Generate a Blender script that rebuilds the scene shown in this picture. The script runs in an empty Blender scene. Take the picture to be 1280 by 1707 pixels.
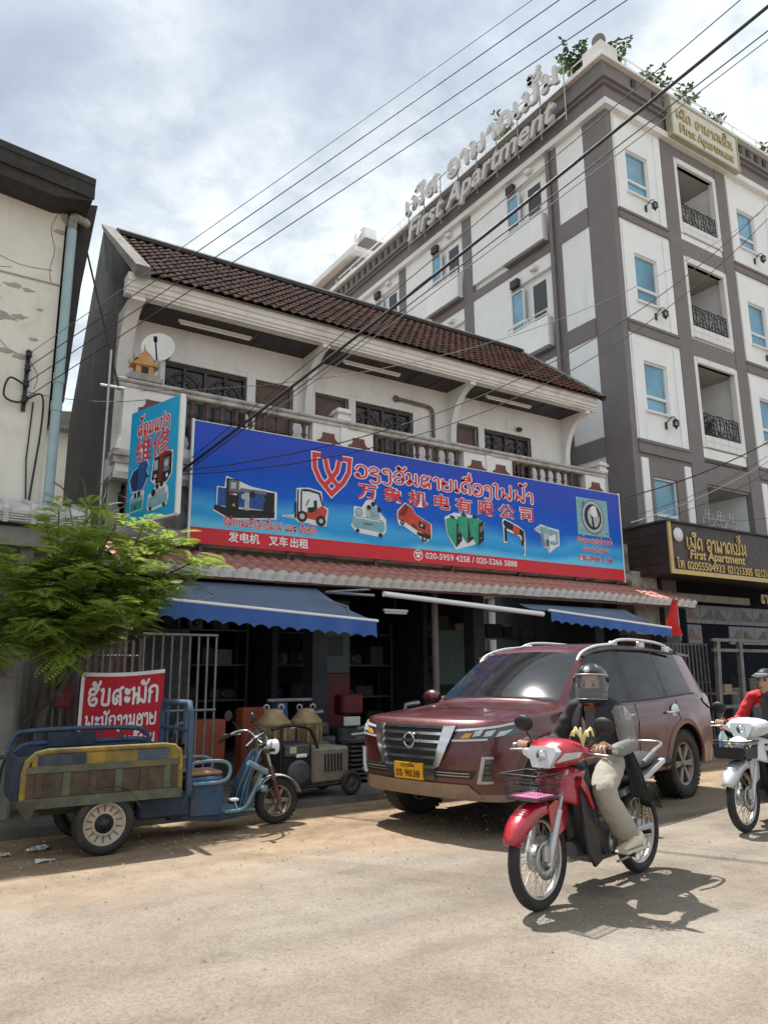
import bpy, math, random
from mathutils import Vector, Matrix
random.seed(7)
SC = bpy.context.scene
COL = SC.collection
PI = math.pi
R = math.radians

# ---------------------------------------------------------------- camera
def camera():
    h, p, r = R(32.669), R(12.3986), R(-0.5057)
    f = Vector((math.sin(h)*math.cos(p), math.cos(h)*math.cos(p), math.sin(p)))
    rt = Vector((math.cos(h), -math.sin(h), 0))
    up = rt.cross(f)
    r2 = rt*math.cos(r) + up*math.sin(r)
    u2 = -rt*math.sin(r) + up*math.cos(r)
    m = Matrix(((r2.x, u2.x, -f.x, 0), (r2.y, u2.y, -f.y, 0), (r2.z, u2.z, -f.z, 1.35), (0, 0, 0, 1)))
    cd = bpy.data.cameras.new('camera')
    cd.sensor_fit = 'HORIZONTAL'; cd.sensor_width = 36; cd.lens = 1260.6/1280*36
    cd.clip_start = 0.05; cd.clip_end = 3000
    o = bpy.data.objects.new('camera', cd); COL.objects.link(o)
    o.matrix_world = m
    SC.camera = o
camera()

# ---------------------------------------------------------------- sky, sun, exposure
SUN_EL, SUN_AZ = 65.0, 3.0           # azimuth measured from +Y (behind the houses) towards -X
def sky():
    w = bpy.data.worlds.new('World'); SC.world = w; w.use_nodes = True
    nt = w.node_tree; N = nt.nodes; L = nt.links
    for n in list(N): N.remove(n)
    out = N.new('ShaderNodeOutputWorld'); bg = N.new('ShaderNodeBackground')
    sk = N.new('ShaderNodeTexSky'); sk.sky_type = 'NISHITA'; sk.sun_disc = False
    sk.sun_elevation = R(SUN_EL); sk.sun_rotation = R(-SUN_AZ); sk.dust_density = 2.5
    bg.inputs[1].default_value = 0.11
    tc = N.new('ShaderNodeTexCoord')
    sep = N.new('ShaderNodeSeparateXYZ'); L.new(tc.outputs['Generated'], sep.inputs[0])
    zc = N.new('ShaderNodeMath'); zc.operation = 'MAXIMUM'; L.new(sep.outputs[2], zc.inputs[0]); zc.inputs[1].default_value = 0.0
    za = N.new('ShaderNodeMath'); za.operation = 'ADD'; L.new(zc.outputs[0], za.inputs[0]); za.inputs[1].default_value = 0.18
    cb = N.new('ShaderNodeCombineXYZ')
    for i in (0, 1):
        d = N.new('ShaderNodeMath'); d.operation = 'DIVIDE'
        L.new(sep.outputs[i], d.inputs[0]); L.new(za.outputs[0], d.inputs[1]); L.new(d.outputs[0], cb.inputs[i])
    def noise(scale, detail, rough, dist, off):
        mp = N.new('ShaderNodeMapping'); mp.inputs['Location'].default_value = off
        L.new(cb.outputs[0], mp.inputs[0])
        n = N.new('ShaderNodeTexNoise'); n.inputs['Scale'].default_value = scale; n.inputs['Detail'].default_value = detail
        n.inputs['Roughness'].default_value = rough; n.inputs['Distortion'].default_value = dist
        L.new(mp.outputs[0], n.inputs[0]); return n.outputs[0]
    big = noise(1.15, 4, .5, .3, (1.3, 8.4, 0)); mid = noise(4.2, 8, .6, .25, (0, 5, 2)); fine = noise(15, 6, .62, .2, (1, 2, 0))
    def ramp(src, stops):
        r = N.new('ShaderNodeValToRGB'); L.new(src, r.inputs[0])
        e = r.color_ramp.elements
        while len(e) < len(stops): e.new(.5)
        for el, (p, c) in zip(e, stops): el.position = p; el.color = (*c, 1)
        return r.outputs[0]
    def mix(a, b, f, mode='MIX'):
        m = N.new('ShaderNodeMix'); m.data_type = 'RGBA'; m.blend_type = mode
        if isinstance(f, float): m.inputs[0].default_value = f
        else: L.new(f, m.inputs[0])
        L.new(a, m.inputs[6]); L.new(b, m.inputs[7]); return m.outputs[2]
    K = 7.3
    bright = ramp(mid, [(.30, (.36*K, .42*K, .455*K)), (.46, (.56*K, .61*K, .64*K)), (.64, (.77*K, .80*K, .81*K))])
    grey = ramp(fine, [(.36, (.36*K, .415*K, .45*K)), (.64, (.76*K, .79*K, .80*K))])
    cloud = mix(bright, grey, .42)
    # blue-grey thinner patches where the big noise is low
    thin = ramp(big, [(.36, (1, 1, 1)), (.52, (0, 0, 0))])
    blue = ramp(mid, [(.3, (.20*K, .25*K, .34*K)), (.7, (.38*K, .44*K, .53*K))])
    c2 = mix(cloud, blue, thin)
    cover = ramp(mid, [(.1, (.78,)*3), (.5, (.96,)*3)])
    fin = mix(sk.outputs[0], c2, cover)
    L.new(fin, bg.inputs[0]); L.new(bg.outputs[0], out.inputs[0])
sky()
def sun():
    l = bpy.data.lights.new('sun', 'SUN'); l.energy = 3.9; l.angle = R(0.9); l.color = (1, .975, .945)
    o = bpy.data.objects.new('sun', l); COL.objects.link(o)
    d = Vector((math.sin(R(SUN_AZ))*math.cos(R(SUN_EL)), -math.cos(R(SUN_AZ))*math.cos(R(SUN_EL)), -math.sin(R(SUN_EL))))
    o.rotation_euler = d.to_track_quat('-Z', 'Y').to_euler(); o.location = (0, 20, 40)
sun()
vs = SC.view_settings
vs.view_transform = 'Standard'; vs.look = 'None'; vs.gamma = 1; vs.use_curve_mapping = False
vs.exposure = 1.0
SC.cycles.caustics_reflective = False; SC.cycles.caustics_refractive = False

# ---------------------------------------------------------------- materials
MATS = {}
def mat(name, col, rough=.7, metal=0., var=.12, scale=6., dirt=None, dirt_amt=0., dirt_scale=2., bump=0., bscale=60., coat=0., alpha=1., spec=.5, streak=None, trans=0.):
    """principled material: base colour with grain, optional dirt patches (own colour and shape) and fine relief"""
    if name in MATS: return MATS[name]
    m = bpy.data.materials.new(name); m.use_nodes = True; MATS[name] = m
    nt = m.node_tree; N = nt.nodes; L = nt.links
    b = N['Principled BSDF']
    b.inputs['Roughness'].default_value = rough; b.inputs['Metallic'].default_value = metal
    b.inputs['Specular IOR Level'].default_value = spec
    b.inputs['Coat Weight'].default_value = coat; b.inputs['Coat Roughness'].default_value = .06
    b.inputs['Alpha'].default_value = alpha
    b.inputs['Transmission Weight'].default_value = trans
    tc = N.new('ShaderNodeTexCoord')
    def noise(sc, det=5, off=0, stretch=None):
        n = N.new('ShaderNodeTexNoise'); n.inputs['Scale'].default_value = sc; n.inputs['Detail'].default_value = det
        n.inputs['Roughness'].default_value = .62
        mp = N.new('ShaderNodeMapping'); mp.inputs['Location'].default_value = (off, off*.7, off*.3)
        if stretch: mp.inputs['Scale'].default_value = stretch
        L.new(tc.outputs['Object'], mp.inputs[0]); L.new(mp.outputs[0], n.inputs[0])
        return n.outputs[0]
    def ramp(src, p0, c0, p1, c1):
        r = N.new('ShaderNodeValToRGB'); L.new(src, r.inputs[0]); e = r.color_ramp.elements
        e[0].position = p0; e[0].color = (*c0, 1); e[1].position = p1; e[1].color = (*c1, 1); return r.outputs[0]
    lo = tuple(max(0, c*(1-var)) for c in col); hi = tuple(min(1, c*(1+var)) for c in col)
    c = ramp(noise(scale), .3, lo, .7, hi)
    def mixc(a, colr, fac):
        mx = N.new('ShaderNodeMix'); mx.data_type = 'RGBA'; L.new(fac, mx.inputs[0]); L.new(a, mx.inputs[6]); mx.inputs[7].default_value = (*colr, 1); return mx.outputs[2]
    if dirt is not None:
        f = ramp(noise(dirt_scale, 7, 3.1), .62-.35*dirt_amt, (0,)*3, .9-.35*dirt_amt, (min(1, .25+dirt_amt),)*3)
        c = mixc(c, dirt, f)
    if streak is not None:
        sc_, amt, scol = streak
        f = ramp(noise(sc_, 6, 9.7, (1, 1, .10)), .60-.3*amt, (0,)*3, .85-.2*amt, (min(1, .3+amt),)*3)
        c = mixc(c, scol, f)
    L.new(c, b.inputs['Base Color'])
    if rough > .15 and metal < .95:
        rr = ramp(noise(scale*2.2, 4, 5), .3, (max(0, rough-.1),)*3, .7, (min(1, rough+.08),)*3); L.new(rr, b.inputs['Roughness'])
    if bump > 0:
        bp = N.new('ShaderNodeBump'); bp.inputs['Strength'].default_value = bump; bp.inputs['Distance'].default_value = .02
        L.new(noise(bscale, 6, 1.3), bp.inputs['Height']); L.new(bp.outputs[0], b.inputs['Normal'])
    return m
def flat(name, col, rough=.55, **k):
    k.setdefault('spec', .22)
    return mat(name, col, rough, var=k.pop('var', .05), **k)
def emit(name, col, s):
    m = bpy.data.materials.new(name); m.use_nodes = True; MATS[name] = m
    b = m.node_tree.nodes['Principled BSDF']; b.inputs['Base Color'].default_value = (*col, 1)
    b.inputs['Emission Color'].default_value = (*col, 1); b.inputs['Emission Strength'].default_value = s
    return m

# ---------------------------------------------------------------- mesh builder
class MB:
    def __init__(s): s.v = []; s.f = []; s.m = []; s.sm = []; s.mats = []
    def mi(s, m):
        if m is None: return 0
        if m not in s.mats: s.mats.append(m)
        return s.mats.index(m)
    def add(s, vs, fs, m=None, smooth=False):
        o = len(s.v); s.v += [tuple(v) for v in vs]; i = s.mi(m)
        for f in fs: s.f.append([o+k for k in f]); s.m.append(i); s.sm.append(smooth)
        return s
    def box(s, a, b, m=None, M=None):
        x0, y0, z0 = a; x1, y1, z1 = b
        if x0 > x1: x0, x1 = x1, x0
        if y0 > y1: y0, y1 = y1, y0
        if z0 > z1: z0, z1 = z1, z0
        vs = [(x0,y0,z0),(x1,y0,z0),(x1,y1,z0),(x0,y1,z0),(x0,y0,z1),(x1,y0,z1),(x1,y1,z1),(x0,y1,z1)]
        if M is not None: vs = [M @ Vector(v) for v in vs]
        return s.add(vs, [(0,3,2,1),(4,5,6,7),(0,1,5,4),(1,2,6,5),(2,3,7,6),(3,0,4,7)], m)
    def bbox(s, a, b, bev=.02, m=None, M=None):
        """box with chamfered edges"""
        lo = [min(a[i], b[i]) for i in range(3)]; hi = [max(a[i], b[i]) for i in range(3)]
        c = min(bev, .45*min(hi[i]-lo[i] for i in range(3)))
        import itertools
        vid = {}; vs = []
        for sgn in itertools.product((0, 1), repeat=3):
            for ax in range(3):
                p = [(lo, hi)[sgn[i]][i] + (0 if i == ax else (c if sgn[i] == 0 else -c)) for i in range(3)]
                # vertex lies on the face normal to ax
                vid[sgn, ax] = len(vs); vs.append(p)
        fs = []
        for ax in range(3):
            u, w = (ax+1) % 3, (ax+2) % 3
            for sg in (0, 1):
                q = []
                for (du, dw) in ((0,0),(1,0),(1,1),(0,1)):
                    k = [0,0,0]; k[ax] = sg; k[u] = du; k[w] = dw; q.append(vid[tuple(k), ax])
                fs.append(q if sg else q[::-1])
            for du in (0, 1):
                for dw in (0, 1):
                    k0 = [0,0,0]; k1 = [0,0,0]; k0[u] = k1[u] = du; k0[w] = k1[w] = dw; k1[ax] = 1
                    q = [vid[tuple(k0), u], vid[tuple(k1), u], vid[tuple(k1), w], vid[tuple(k0), w]]
                    fs.append(q if (du ^ dw) else q[::-1])
        for sgn in itertools.product((0, 1), repeat=3):
            q = [vid[sgn, 0], vid[sgn, 1], vid[sgn, 2]]
            fs.append(q if sum(sgn) % 2 else q[::-1])
        if M is not None: vs = [M @ Vector(v) for v in vs]
        return s.add(vs, fs, m)
    def tube(s, pts, r, n=8, m=None, caps=True, smooth=True):
        pts = [Vector(p) for p in pts]; k = len(pts)
        rs = r if isinstance(r, (list, tuple)) else [r]*k
        vs = []; prev = None
        for i, p in enumerate(pts):
            d = (pts[min(i+1, k-1)] - pts[max(i-1, 0)])
            if d.length < 1e-9: d = Vector((0, 0, 1))
            d.normalize()
            if prev is None:
                a = d.orthogonal().normalized()
            else:
                a = (prev - d*prev.dot(d))
                a = a.normalized() if a.length > 1e-6 else d.orthogonal().normalized()
            prev = a; b = d.cross(a)
            for j in range(n):
                t = 2*PI*j/n; vs.append(p + (a*math.cos(t) + b*math.sin(t))*rs[i])
        fs = [(i*n+j, i*n+(j+1) % n, (i+1)*n+(j+1) % n, (i+1)*n+j) for i in range(k-1) for j in range(n)]
        s.add(vs, fs, m, smooth)
        if caps: s.add(vs[:n], [list(range(n))[::-1]], m); s.add(vs[-n:], [list(range(n))], m)
        return s
    def lathe(s, prof, c=(0,0,0), axis='Z', n=20, m=None, smooth=True, M=None, closed=False):
        vs = []
        for (r, z) in prof:
            for j in range(n):
                t = 2*PI*j/n; x, y = r*math.cos(t), r*math.sin(t)
                p = {'Z': (x, y, z), 'Y': (x, z, y), 'X': (z, x, y)}[axis]
                p = Vector(p) + Vector(c)
                vs.append(M @ p if M is not None else p)
        k = len(prof)
        fs = []
        rng = range(k) if closed else range(k-1)
        for i in rng:
            for j in range(n):
                a, b, cc, d = i*n+j, i*n+(j+1) % n, ((i+1) % k)*n+(j+1) % n, ((i+1) % k)*n+j
                fs.append((a, b, cc, d) if axis != 'Y' else (d, cc, b, a))
        s.add(vs, fs, m, smooth)
        return s
    def prism(s, poly, f0, f1, m=None, mside=None):
        """poly: 2d list; f0,f1 map (u,v) -> 3d for the two faces"""
        n = len(poly); a = [f0(*p) for p in poly]; b = [f1(*p) for p in poly]
        s.add(a, [list(range(n))], m); s.add(b, [list(range(n))[::-1]], m)
        s.add(a+b, [(i, n+i, n+(i+1) % n, (i+1) % n) for i in range(n)], mside or m)
        return s
    def grid(s, rows, m=None, smooth=True, flip=False, close_u=False):
        nr = len(rows); nc = len(rows[0]); vs = [p for r in rows for p in r]
        fs = []
        for i in range(nr-1):
            for j in range(nc if close_u else nc-1):
                q = (i*nc+j, i*nc+(j+1) % nc, (i+1)*nc+(j+1) % nc, (i+1)*nc+j)
                fs.append(q[::-1] if flip else q)
        return s.add(vs, fs, m, smooth)
    def mesh(s, name):
        me = bpy.data.meshes.new(name); me.from_pydata(s.v, [], s.f)
        for x in s.mats: me.materials.append(x)
        me.polygons.foreach_set('material_index', s.m); me.polygons.foreach_set('use_smooth', s.sm)
        me.update(); return me

def prop(o, label=None, cat=None, group=None, kind=None):
    if label: o['label'] = label
    if cat: o['category'] = cat
    if group: o['group'] = group
    if kind: o['kind'] = kind
    return o
def link(name, data, parent=None, world=True):
    o = bpy.data.objects.new(name, data); COL.objects.link(o)
    if parent is not None:
        o.parent = parent
        if world: o.matrix_parent_inverse = pmat(parent).inverted()
    return o
def pmat(p):
    m = Matrix.LocRotScale(p.location, p.rotation_euler, p.scale)
    return (pmat(p.parent) @ p.matrix_parent_inverse @ m) if p.parent else m
def obj(name, mb, m=None, parent=None, world=True, kind=None, label=None, sub=0, auto=None):
    me = mb.mesh(name)
    if m is not None:
        if not me.materials: me.materials.append(m)
    o = link(name, me, parent, world)
    if kind: o['kind'] = kind
    if label: o['label'] = label
    if sub:
        md = o.modifiers.new('sub', 'SUBSURF'); md.levels = sub; md.render_levels = sub
    return o
def thing(name, label, cat, loc=(0,0,0), rz=0., group=None):
    o = bpy.data.objects.new(name, None); COL.objects.link(o)
    o.location = loc; o.rotation_euler = (0, 0, rz); o.empty_display_size = .1
    return prop(o, label, cat, group)
def kids(o): return list(o.children)
def copy_tree(o, parent=None):
    c = o.copy(); COL.objects.link(c)
    if parent is not None: c.parent = parent
    for ch in kids(o): copy_tree(ch, c)
    return c
def inst(name, me, parent, loc, rot=(0,0,0), scale=(1,1,1)):
    o = bpy.data.objects.new(name, me); COL.objects.link(o)
    if parent is not None:
        o.parent = parent; o.matrix_parent_inverse = pmat(parent).inverted()
    o.location = loc; o.rotation_euler = rot; o.scale = scale
    return o
def catmull(pts, n=6):
    pts = [Vector(p) for p in pts]
    if len(pts) < 3: return pts
    out = []
    P = [pts[0]*2-pts[1]] + pts + [pts[-1]*2-pts[-2]]
    for i in range(1, len(P)-2):
        a, b, c, d = P[i-1:i+3]
        for k in range(n):
            t = k/n
            out.append(.5*((2*b)+(-a+c)*t+(2*a-5*b+4*c-d)*t*t+(-a+3*b-3*c+d)*t**3))
    out.append(pts[-1]); return out
def frame_at(o, x, y, z):
    """matrix from origin and three axis vectors"""
    return Matrix(((x[0], y[0], z[0], o[0]), (x[1], y[1], z[1], o[1]), (x[2], y[2], z[2], o[2]), (0,0,0,1)))
# ---------------------------------------------------------------- lettering
def text_mesh(body, size=1., bold=0., shear=0., extrude=0., spacing=1., align='LEFT', width=None):
    c = bpy.data.curves.new('lettering', 'FONT'); c.body = body; c.size = size; c.offset = bold*size; c.shear = shear
    c.extrude = extrude; c.space_character = spacing; c.align_x = align; c.resolution_u = 3
    o = bpy.data.objects.new('lettering_tmp', c); COL.objects.link(o)
    bpy.context.view_layer.update()
    me = bpy.data.meshes.new_from_object(o.evaluated_get(bpy.context.evaluated_depsgraph_get()))
    bpy.data.objects.remove(o); bpy.data.curves.remove(c)
    me.materials.clear()
    if width is not None:
        xs = [v.co.x for v in me.vertices]; k = width/(max(xs)-min(xs)); x0 = min(xs)
        for v in me.vertices: v.co.x = (v.co.x-x0)*k
    return me
def put_text(name, body, M, m, parent, size, bold=0., shear=0., extrude=0., spacing=1., align='LEFT', outline=None, ow=.03, depth=.002, width=None):
    """lettering on the plane M (x right, y up, z out of the surface)"""
    for k, (b, mm, dz) in enumerate(([(bold+ow, outline, depth)] if outline else []) + [(bold, m, depth*2.2)]):
        me = text_mesh(body, size, b, shear, extrude, spacing, align, width)
        me.transform(M @ Matrix.Translation((0, 0, dz))); me.materials.append(mm)
        o = link(name if k or not outline else name+'_outline', me, parent, True)
    return o

# Lao letters drawn as pen strokes in a box about one unit high
LAO = {
 'ວ': (.82, [[(.10,.66),(.22,.93),(.48,1.0),(.70,.80),(.74,.45),(.66,.14),(.42,.0),(.16,.06),(.10,.24),(.24,.32),(.30,.18)]]),
 'ຽ': (.78, [[(.10,.86),(.30,1.0),(.55,.9),(.52,.68),(.25,.58),(.12,.44),(.28,.36),(.58,.36),(.66,.10),(.62,-.18),(.36,-.30),(.16,-.16)]]),
 'ງ': (.66, [[(.30,.66),(.12,.72),(.10,.92),(.34,1.0),(.52,.84),(.54,.4),(.52,-.08),(.34,-.26),(.10,-.14)]]),
 'ຈ': (.78, [[(.10,.70),(.24,.95),(.50,.98),(.66,.74),(.66,.3),(.52,.02),(.24,.02),(.10,.22),(.22,.42),(.46,.42),(.64,.34)]]),
 'ນ': (.86, [[(.08,.88),(.20,.98),(.26,.8),(.26,.2),(.2,.04),(.08,.1),(.14,.28),(.4,.3),(.68,.1)],[(.66,.98),(.66,.12),(.76,.02)]]),
 'ຂ': (.84, [[(.10,.70),(.28,.98),(.50,.84),(.40,.58),(.14,.5),(.12,.14),(.30,.02),(.46,.1)],[(.50,.6),(.66,.98)],[(.14,.12),(.40,.2),(.64,.4),(.66,.0)]]),
 'າ': (.52, [[(.06,.74),(.18,.97),(.36,.92),(.40,.6),(.40,.0)]]),
 'ຍ': (.84, [[(.10,.94),(.12,.62),(.34,.52),(.40,.62),(.26,.70),(.10,.44),(.12,.12),(.30,.0),(.56,.02),(.68,.2),(.68,.98)]]),
 'ເ': (.42, [[(.14,.98),(.14,.16),(.24,.02),(.34,.14),(.24,.22),(.15,.14)]]),
 'ແ': (.80, [[(.14,.98),(.14,.16),(.24,.02),(.34,.14),(.24,.22),(.15,.14)],[(.52,.98),(.52,.16),(.62,.02),(.72,.14),(.62,.22),(.53,.14)]]),
 'ຄ': (.82, [[(.28,.36),(.40,.28),(.38,.12),(.2,.08),(.10,.3),(.12,.72),(.34,.98),(.60,.86),(.68,.5),(.68,.0)]]),
 'ສ': (.86, [[(.28,.36),(.40,.28),(.38,.12),(.2,.08),(.10,.3),(.12,.70),(.34,.9),(.58,.8),(.64,.5),(.66,.0)],[(.52,.84),(.62,.98),(.80,1.06)],[(.4,.52),(.64,.5)]]),
 'ອ': (.80, [[(.12,.62),(.20,.92),(.46,1.0),(.68,.78),(.68,.24),(.46,.0),(.18,.06),(.12,.30),(.28,.44),(.40,.34),(.32,.24)]]),
 'ໄ': (.50, [[(.04,1.18),(.18,1.34),(.32,1.16),(.26,.9),(.24,.14),(.36,.0)]]),
 'ໂ': (.50, [[(.02,1.22),(.20,1.36),(.34,1.22),(.14,1.14),(.22,.98),(.24,.14),(.36,.02)]]),
 'ຟ': (1.0, [[(.08,.92),(.20,.98),(.22,.8),(.16,.1),(.34,.44),(.48,.44),(.64,.08),(.76,.06),(.80,.4),(.80,1.34)]]),
 'ພ': (1.0, [[(.08,.92),(.20,.98),(.22,.8),(.16,.06),(.30,.06),(.46,.5),(.60,.06),(.76,.06),(.80,.4),(.80,.98)]]),
 'ບ': (.84, [[(.08,.90),(.20,.98),(.22,.8),(.18,.16),(.30,.02),(.56,.02),(.66,.16),(.66,.98)]]),
 'ປ': (.84, [[(.08,.90),(.20,.98),(.22,.8),(.18,.16),(.30,.02),(.56,.02),(.66,.16),(.66,1.34)]]),
 'ມ': (.90, [[(.08,.90),(.20,.98),(.24,.8),(.24,.14),(.12,.02),(.06,.14),(.22,.22),(.54,.04),(.68,.14),(.68,.98)]]),
 'ລ': (.84, [[(.10,.6),(.18,.94),(.46,1.0),(.68,.8),(.68,.0)],[(.66,.4),(.42,.54),(.14,.36),(.12,.1),(.28,.0),(.40,.14),(.30,.24)]]),
 'ກ': (.82, [[(.10,.0),(.12,.6),(.06,.72),(.18,.94),(.42,1.0),(.66,.84),(.68,.0)],[(.12,.6),(.26,.62)]]),
 'ຊ': (.84, [[(.10,.70),(.28,.98),(.50,.84),(.40,.58),(.14,.5),(.12,.14),(.30,.02),(.60,.04),(.68,.2),(.66,.72),(.80,.98)]]),
 'ະ': (.50, [[(.10,.78),(.22,.70),(.26,.86),(.14,.92),(.12,.74),(.34,.66),(.42,.86)],[(.10,.28),(.22,.20),(.26,.36),(.14,.42),(.12,.24),(.34,.16),(.42,.36)]]),
 'ດ': (.80, [[(.30,.16),(.20,.02),(.08,.14),(.12,.6),(.24,.94),(.50,.98),(.66,.74),(.68,.0)],[(.30,.16),(.34,.3)]]),
 'ຮ': (.84, [[(.10,.72),(.22,.96),(.46,.98),(.62,.84),(.48,.66),(.20,.6),(.12,.3),(.26,.02),(.56,.02),(.68,.26),(.54,.42),(.36,.3)],[(.6,.86),(.76,1.04)]]),
 'ໝ': (1.3, [[(.08,.90),(.20,.98),(.22,.8),(.20,.0)],[(.20,.3),(.42,.6),(.56,.4),(.56,.0)],[(.60,.98),(.66,.14),(.8,.22),(1.0,.04),(1.12,.14),(1.12,.98)]]),
 'ຫ': (.94, [[(.08,.90),(.20,.98),(.24,.8),(.22,.0)],[(.22,.3),(.46,.66),(.62,.84),(.76,.96)],[(.46,.66),(.68,.5),(.70,.0)]]),
 'ທ': (.92, [[(.08,.90),(.20,.98),(.22,.8),(.20,.0)],[(.20,.1),(.46,.84),(.66,.9),(.72,.7),(.72,.0)]]),
 'ໃ': (.50, [[(.30,1.1),(.18,1.06),(.12,1.2),(.24,1.34),(.36,1.2),(.26,.9),(.24,.14),(.36,.0)]]),
 'ຕ': (.80, [[(.28,.36),(.40,.28),(.38,.12),(.2,.08),(.10,.3),(.12,.72),(.30,.98),(.40,.82),(.52,.98),(.66,.8),(.68,.0)]]),
 'ໜ': (1.3, [[(.08,.90),(.20,.98),(.22,.8),(.20,.0)],[(.20,.3),(.42,.6),(.56,.4),(.56,.0)],[(.64,.98),(.66,.14),(.8,.22),(1.0,.04),(1.12,.14),(1.12,.98)]]),
 ' ': (.5, []),
}
LAO_MARK = {
 'ັ': [[(-.52,1.30),(-.40,1.20),(-.34,1.34),(-.46,1.38),(-.36,1.18),(-.10,1.22),(.02,1.44)]],
 'ື': [[(-.62,1.18),(-.5,1.42),(-.2,1.42),(-.08,1.18),(-.62,1.18)],[(-.26,1.42),(-.24,1.24)],[(-.08,1.18),(-.06,1.46)]],
 'ີ': [[(-.62,1.18),(-.5,1.42),(-.2,1.42),(-.08,1.18),(-.62,1.18)],[(-.08,1.18),(-.06,1.46)]],
 'ິ': [[(-.62,1.18),(-.5,1.42),(-.2,1.42),(-.08,1.18),(-.62,1.18)]],
 '່': [[(-.14,1.56),(-.14,1.86)]],
 '້': [[(-.50,1.56),(-.36,1.52),(-.36,1.68),(-.50,1.70),(-.40,1.50),(-.10,1.58),(.0,1.84)]],
 'ົ': [[(-.56,1.2),(-.50,1.4),(-.34,1.42),(-.30,1.24),(-.42,1.2),(-.1,1.2),(-.02,1.44)]],
 'ໍ': [[(-.36,1.24),(-.26,1.36),(-.36,1.46),(-.46,1.36),(-.36,1.24)]],
 'ຸ': [[(-.20,-.12),(-.12,-.22),(-.12,-.42)]],
}
def lao_strokes(text, words=False):
    x = 0.; out = []; wi = 0; idx = []
    for ch in text:
        if ch == ' ': wi += 1
        if ch in LAO:
            w, st = LAO[ch]
            for s in st: out.append([(x+a, b) for a, b in s]); idx.append(wi)
            x += w + .06
        elif ch in LAO_MARK:
            for s in LAO_MARK[ch]: out.append([(x-.06+a, b) for a, b in s]); idx.append(wi)
    return (out, x, idx) if words else (out, x)
def ribbon(mb, pts, w, f, m=None, depth=0.):
    """flat pen stroke of width w through 2d pts; f maps (u,v,z) to 3d; depth>0 makes raised letters"""
    P = [Vector((p[0], p[1])) for p in (catmull([(a, b, 0) for a, b in pts], 4) if len(pts) > 2 else pts)]
    n = len(P); Lf = []; Rt = []
    for i in range(n):
        d = P[min(i+1, n-1)] - P[max(i-1, 0)]
        d = d.normalized() if d.length > 1e-9 else Vector((1, 0))
        nn = Vector((-d.y, d.x))*w/2; Lf.append(P[i]+nn); Rt.append(P[i]-nn)
    d0 = (P[0]-P[1]).normalized()*w*.42; d1 = (P[-1]-P[-2]).normalized()*w*.42
    poly = [Lf[0]*.75+Rt[0]*.25+d0, Lf[0]] ; 
    Lf = [Lf[0]*.8+Rt[0]*.2+d0] + Lf + [Lf[-1]*.8+Rt[-1]*.2+d1]
    Rt = [Rt[0]*.8+Lf[1]*.2+d0] + Rt + [Rt[-1]*.8+Lf[-2]*.2+d1]
    k = len(Lf)
    top = [f(p.x, p.y, depth) for p in Lf] + [f(p.x, p.y, depth) for p in Rt]
    mb.add(top, [(i, k+i, k+i+1, i+1) for i in range(k-1)], m)
    if depth > 0:
        bot = [f(p.x, p.y, 0) for p in Lf] + [f(p.x, p.y, 0) for p in Rt]
        lp = list(range(k)) + list(range(2*k-1, k-1, -1)); q = len(lp)
        mb.add([top[i] for i in lp]+[bot[i] for i in lp], [(i, (i+1) % q, q+(i+1) % q, q+i) for i in range(q)], m)
def put_lao(name, text, M, m, parent, height, width=None, stroke=.15, shear=0., outline=None, ow=.12, depth=0., dz=.002, squash=1.):
    st, w, widx = lao_strokes(text, True)
    kx = (width/w) if width else height*squash
    ang = {}
    o = None
    for lay, (sw, mm, z) in enumerate(([(stroke+ow, outline, dz)] if outline else []) + [(stroke, m, dz*2.2)]):
        for wd in sorted(set(widx)):
            mb = MB()
            for i, s in enumerate(st):
                if widx[i] != wd: continue
                jz = z + (i % 3)*dz*.12
                ribbon(mb, s, sw, lambda u, v, d, jz=jz: M @ Vector((kx*(u+shear*v), height*v, jz+d)), None, depth)
            o = obj(name if (lay or not outline) else name+'_outline', mb, mm, parent)
    return o
# ================================================================ materials used by the setting
M_plaster = mat('white_plaster', (.74,.725,.70), .85, var=.07, scale=3, dirt=(.33,.31,.28), dirt_amt=.12, dirt_scale=1.3, bump=.12, bscale=40, streak=(5, .12, (.36,.34,.31)))
M_cream = mat('cream_plaster', (.72,.69,.61), .9, var=.05, scale=2.5, dirt=(.36,.32,.27), dirt_amt=.22, dirt_scale=1.6, bump=.15, bscale=35, streak=(3.2, .2, (.42,.37,.30)))
M_peel = mat('bare_patch', (.36,.32,.29), .95, var=.2, scale=9, bump=.3, bscale=50)
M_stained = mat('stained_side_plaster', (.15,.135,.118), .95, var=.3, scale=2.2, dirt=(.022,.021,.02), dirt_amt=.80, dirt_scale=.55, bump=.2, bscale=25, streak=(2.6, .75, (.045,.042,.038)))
M_weath = mat('weathered_concrete', (.34,.315,.285), .95, var=.2, scale=7, dirt=(.05,.048,.044), dirt_amt=.5, dirt_scale=3.5, bump=.3, bscale=45)
M_railtop = mat('mossy_rail_plaster', (.50,.475,.44), .95, var=.15, scale=7, dirt=(.07,.066,.06), dirt_amt=.5, dirt_scale=4, bump=.25, bscale=45)
M_tile = mat('brown_roof_tile', (.046,.0165,.0120), .9, var=.35, scale=3.2, dirt=(.020,.018,.016), dirt_amt=.45, dirt_scale=1.4, bump=.25, bscale=70, spec=.03)
M_ridge = mat('mossy_ridge', (.028,.026,.023), .95, var=.3, scale=6, dirt=(.10,.09,.075), dirt_amt=.3, dirt_scale=5, bump=.3, bscale=40)
M_redtile = mat('faded_red_tile', (.43,.195,.155), .85, var=.25, scale=4, dirt=(.17,.10,.085), dirt_amt=.4, dirt_scale=2.3, bump=.2, bscale=60)
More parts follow.
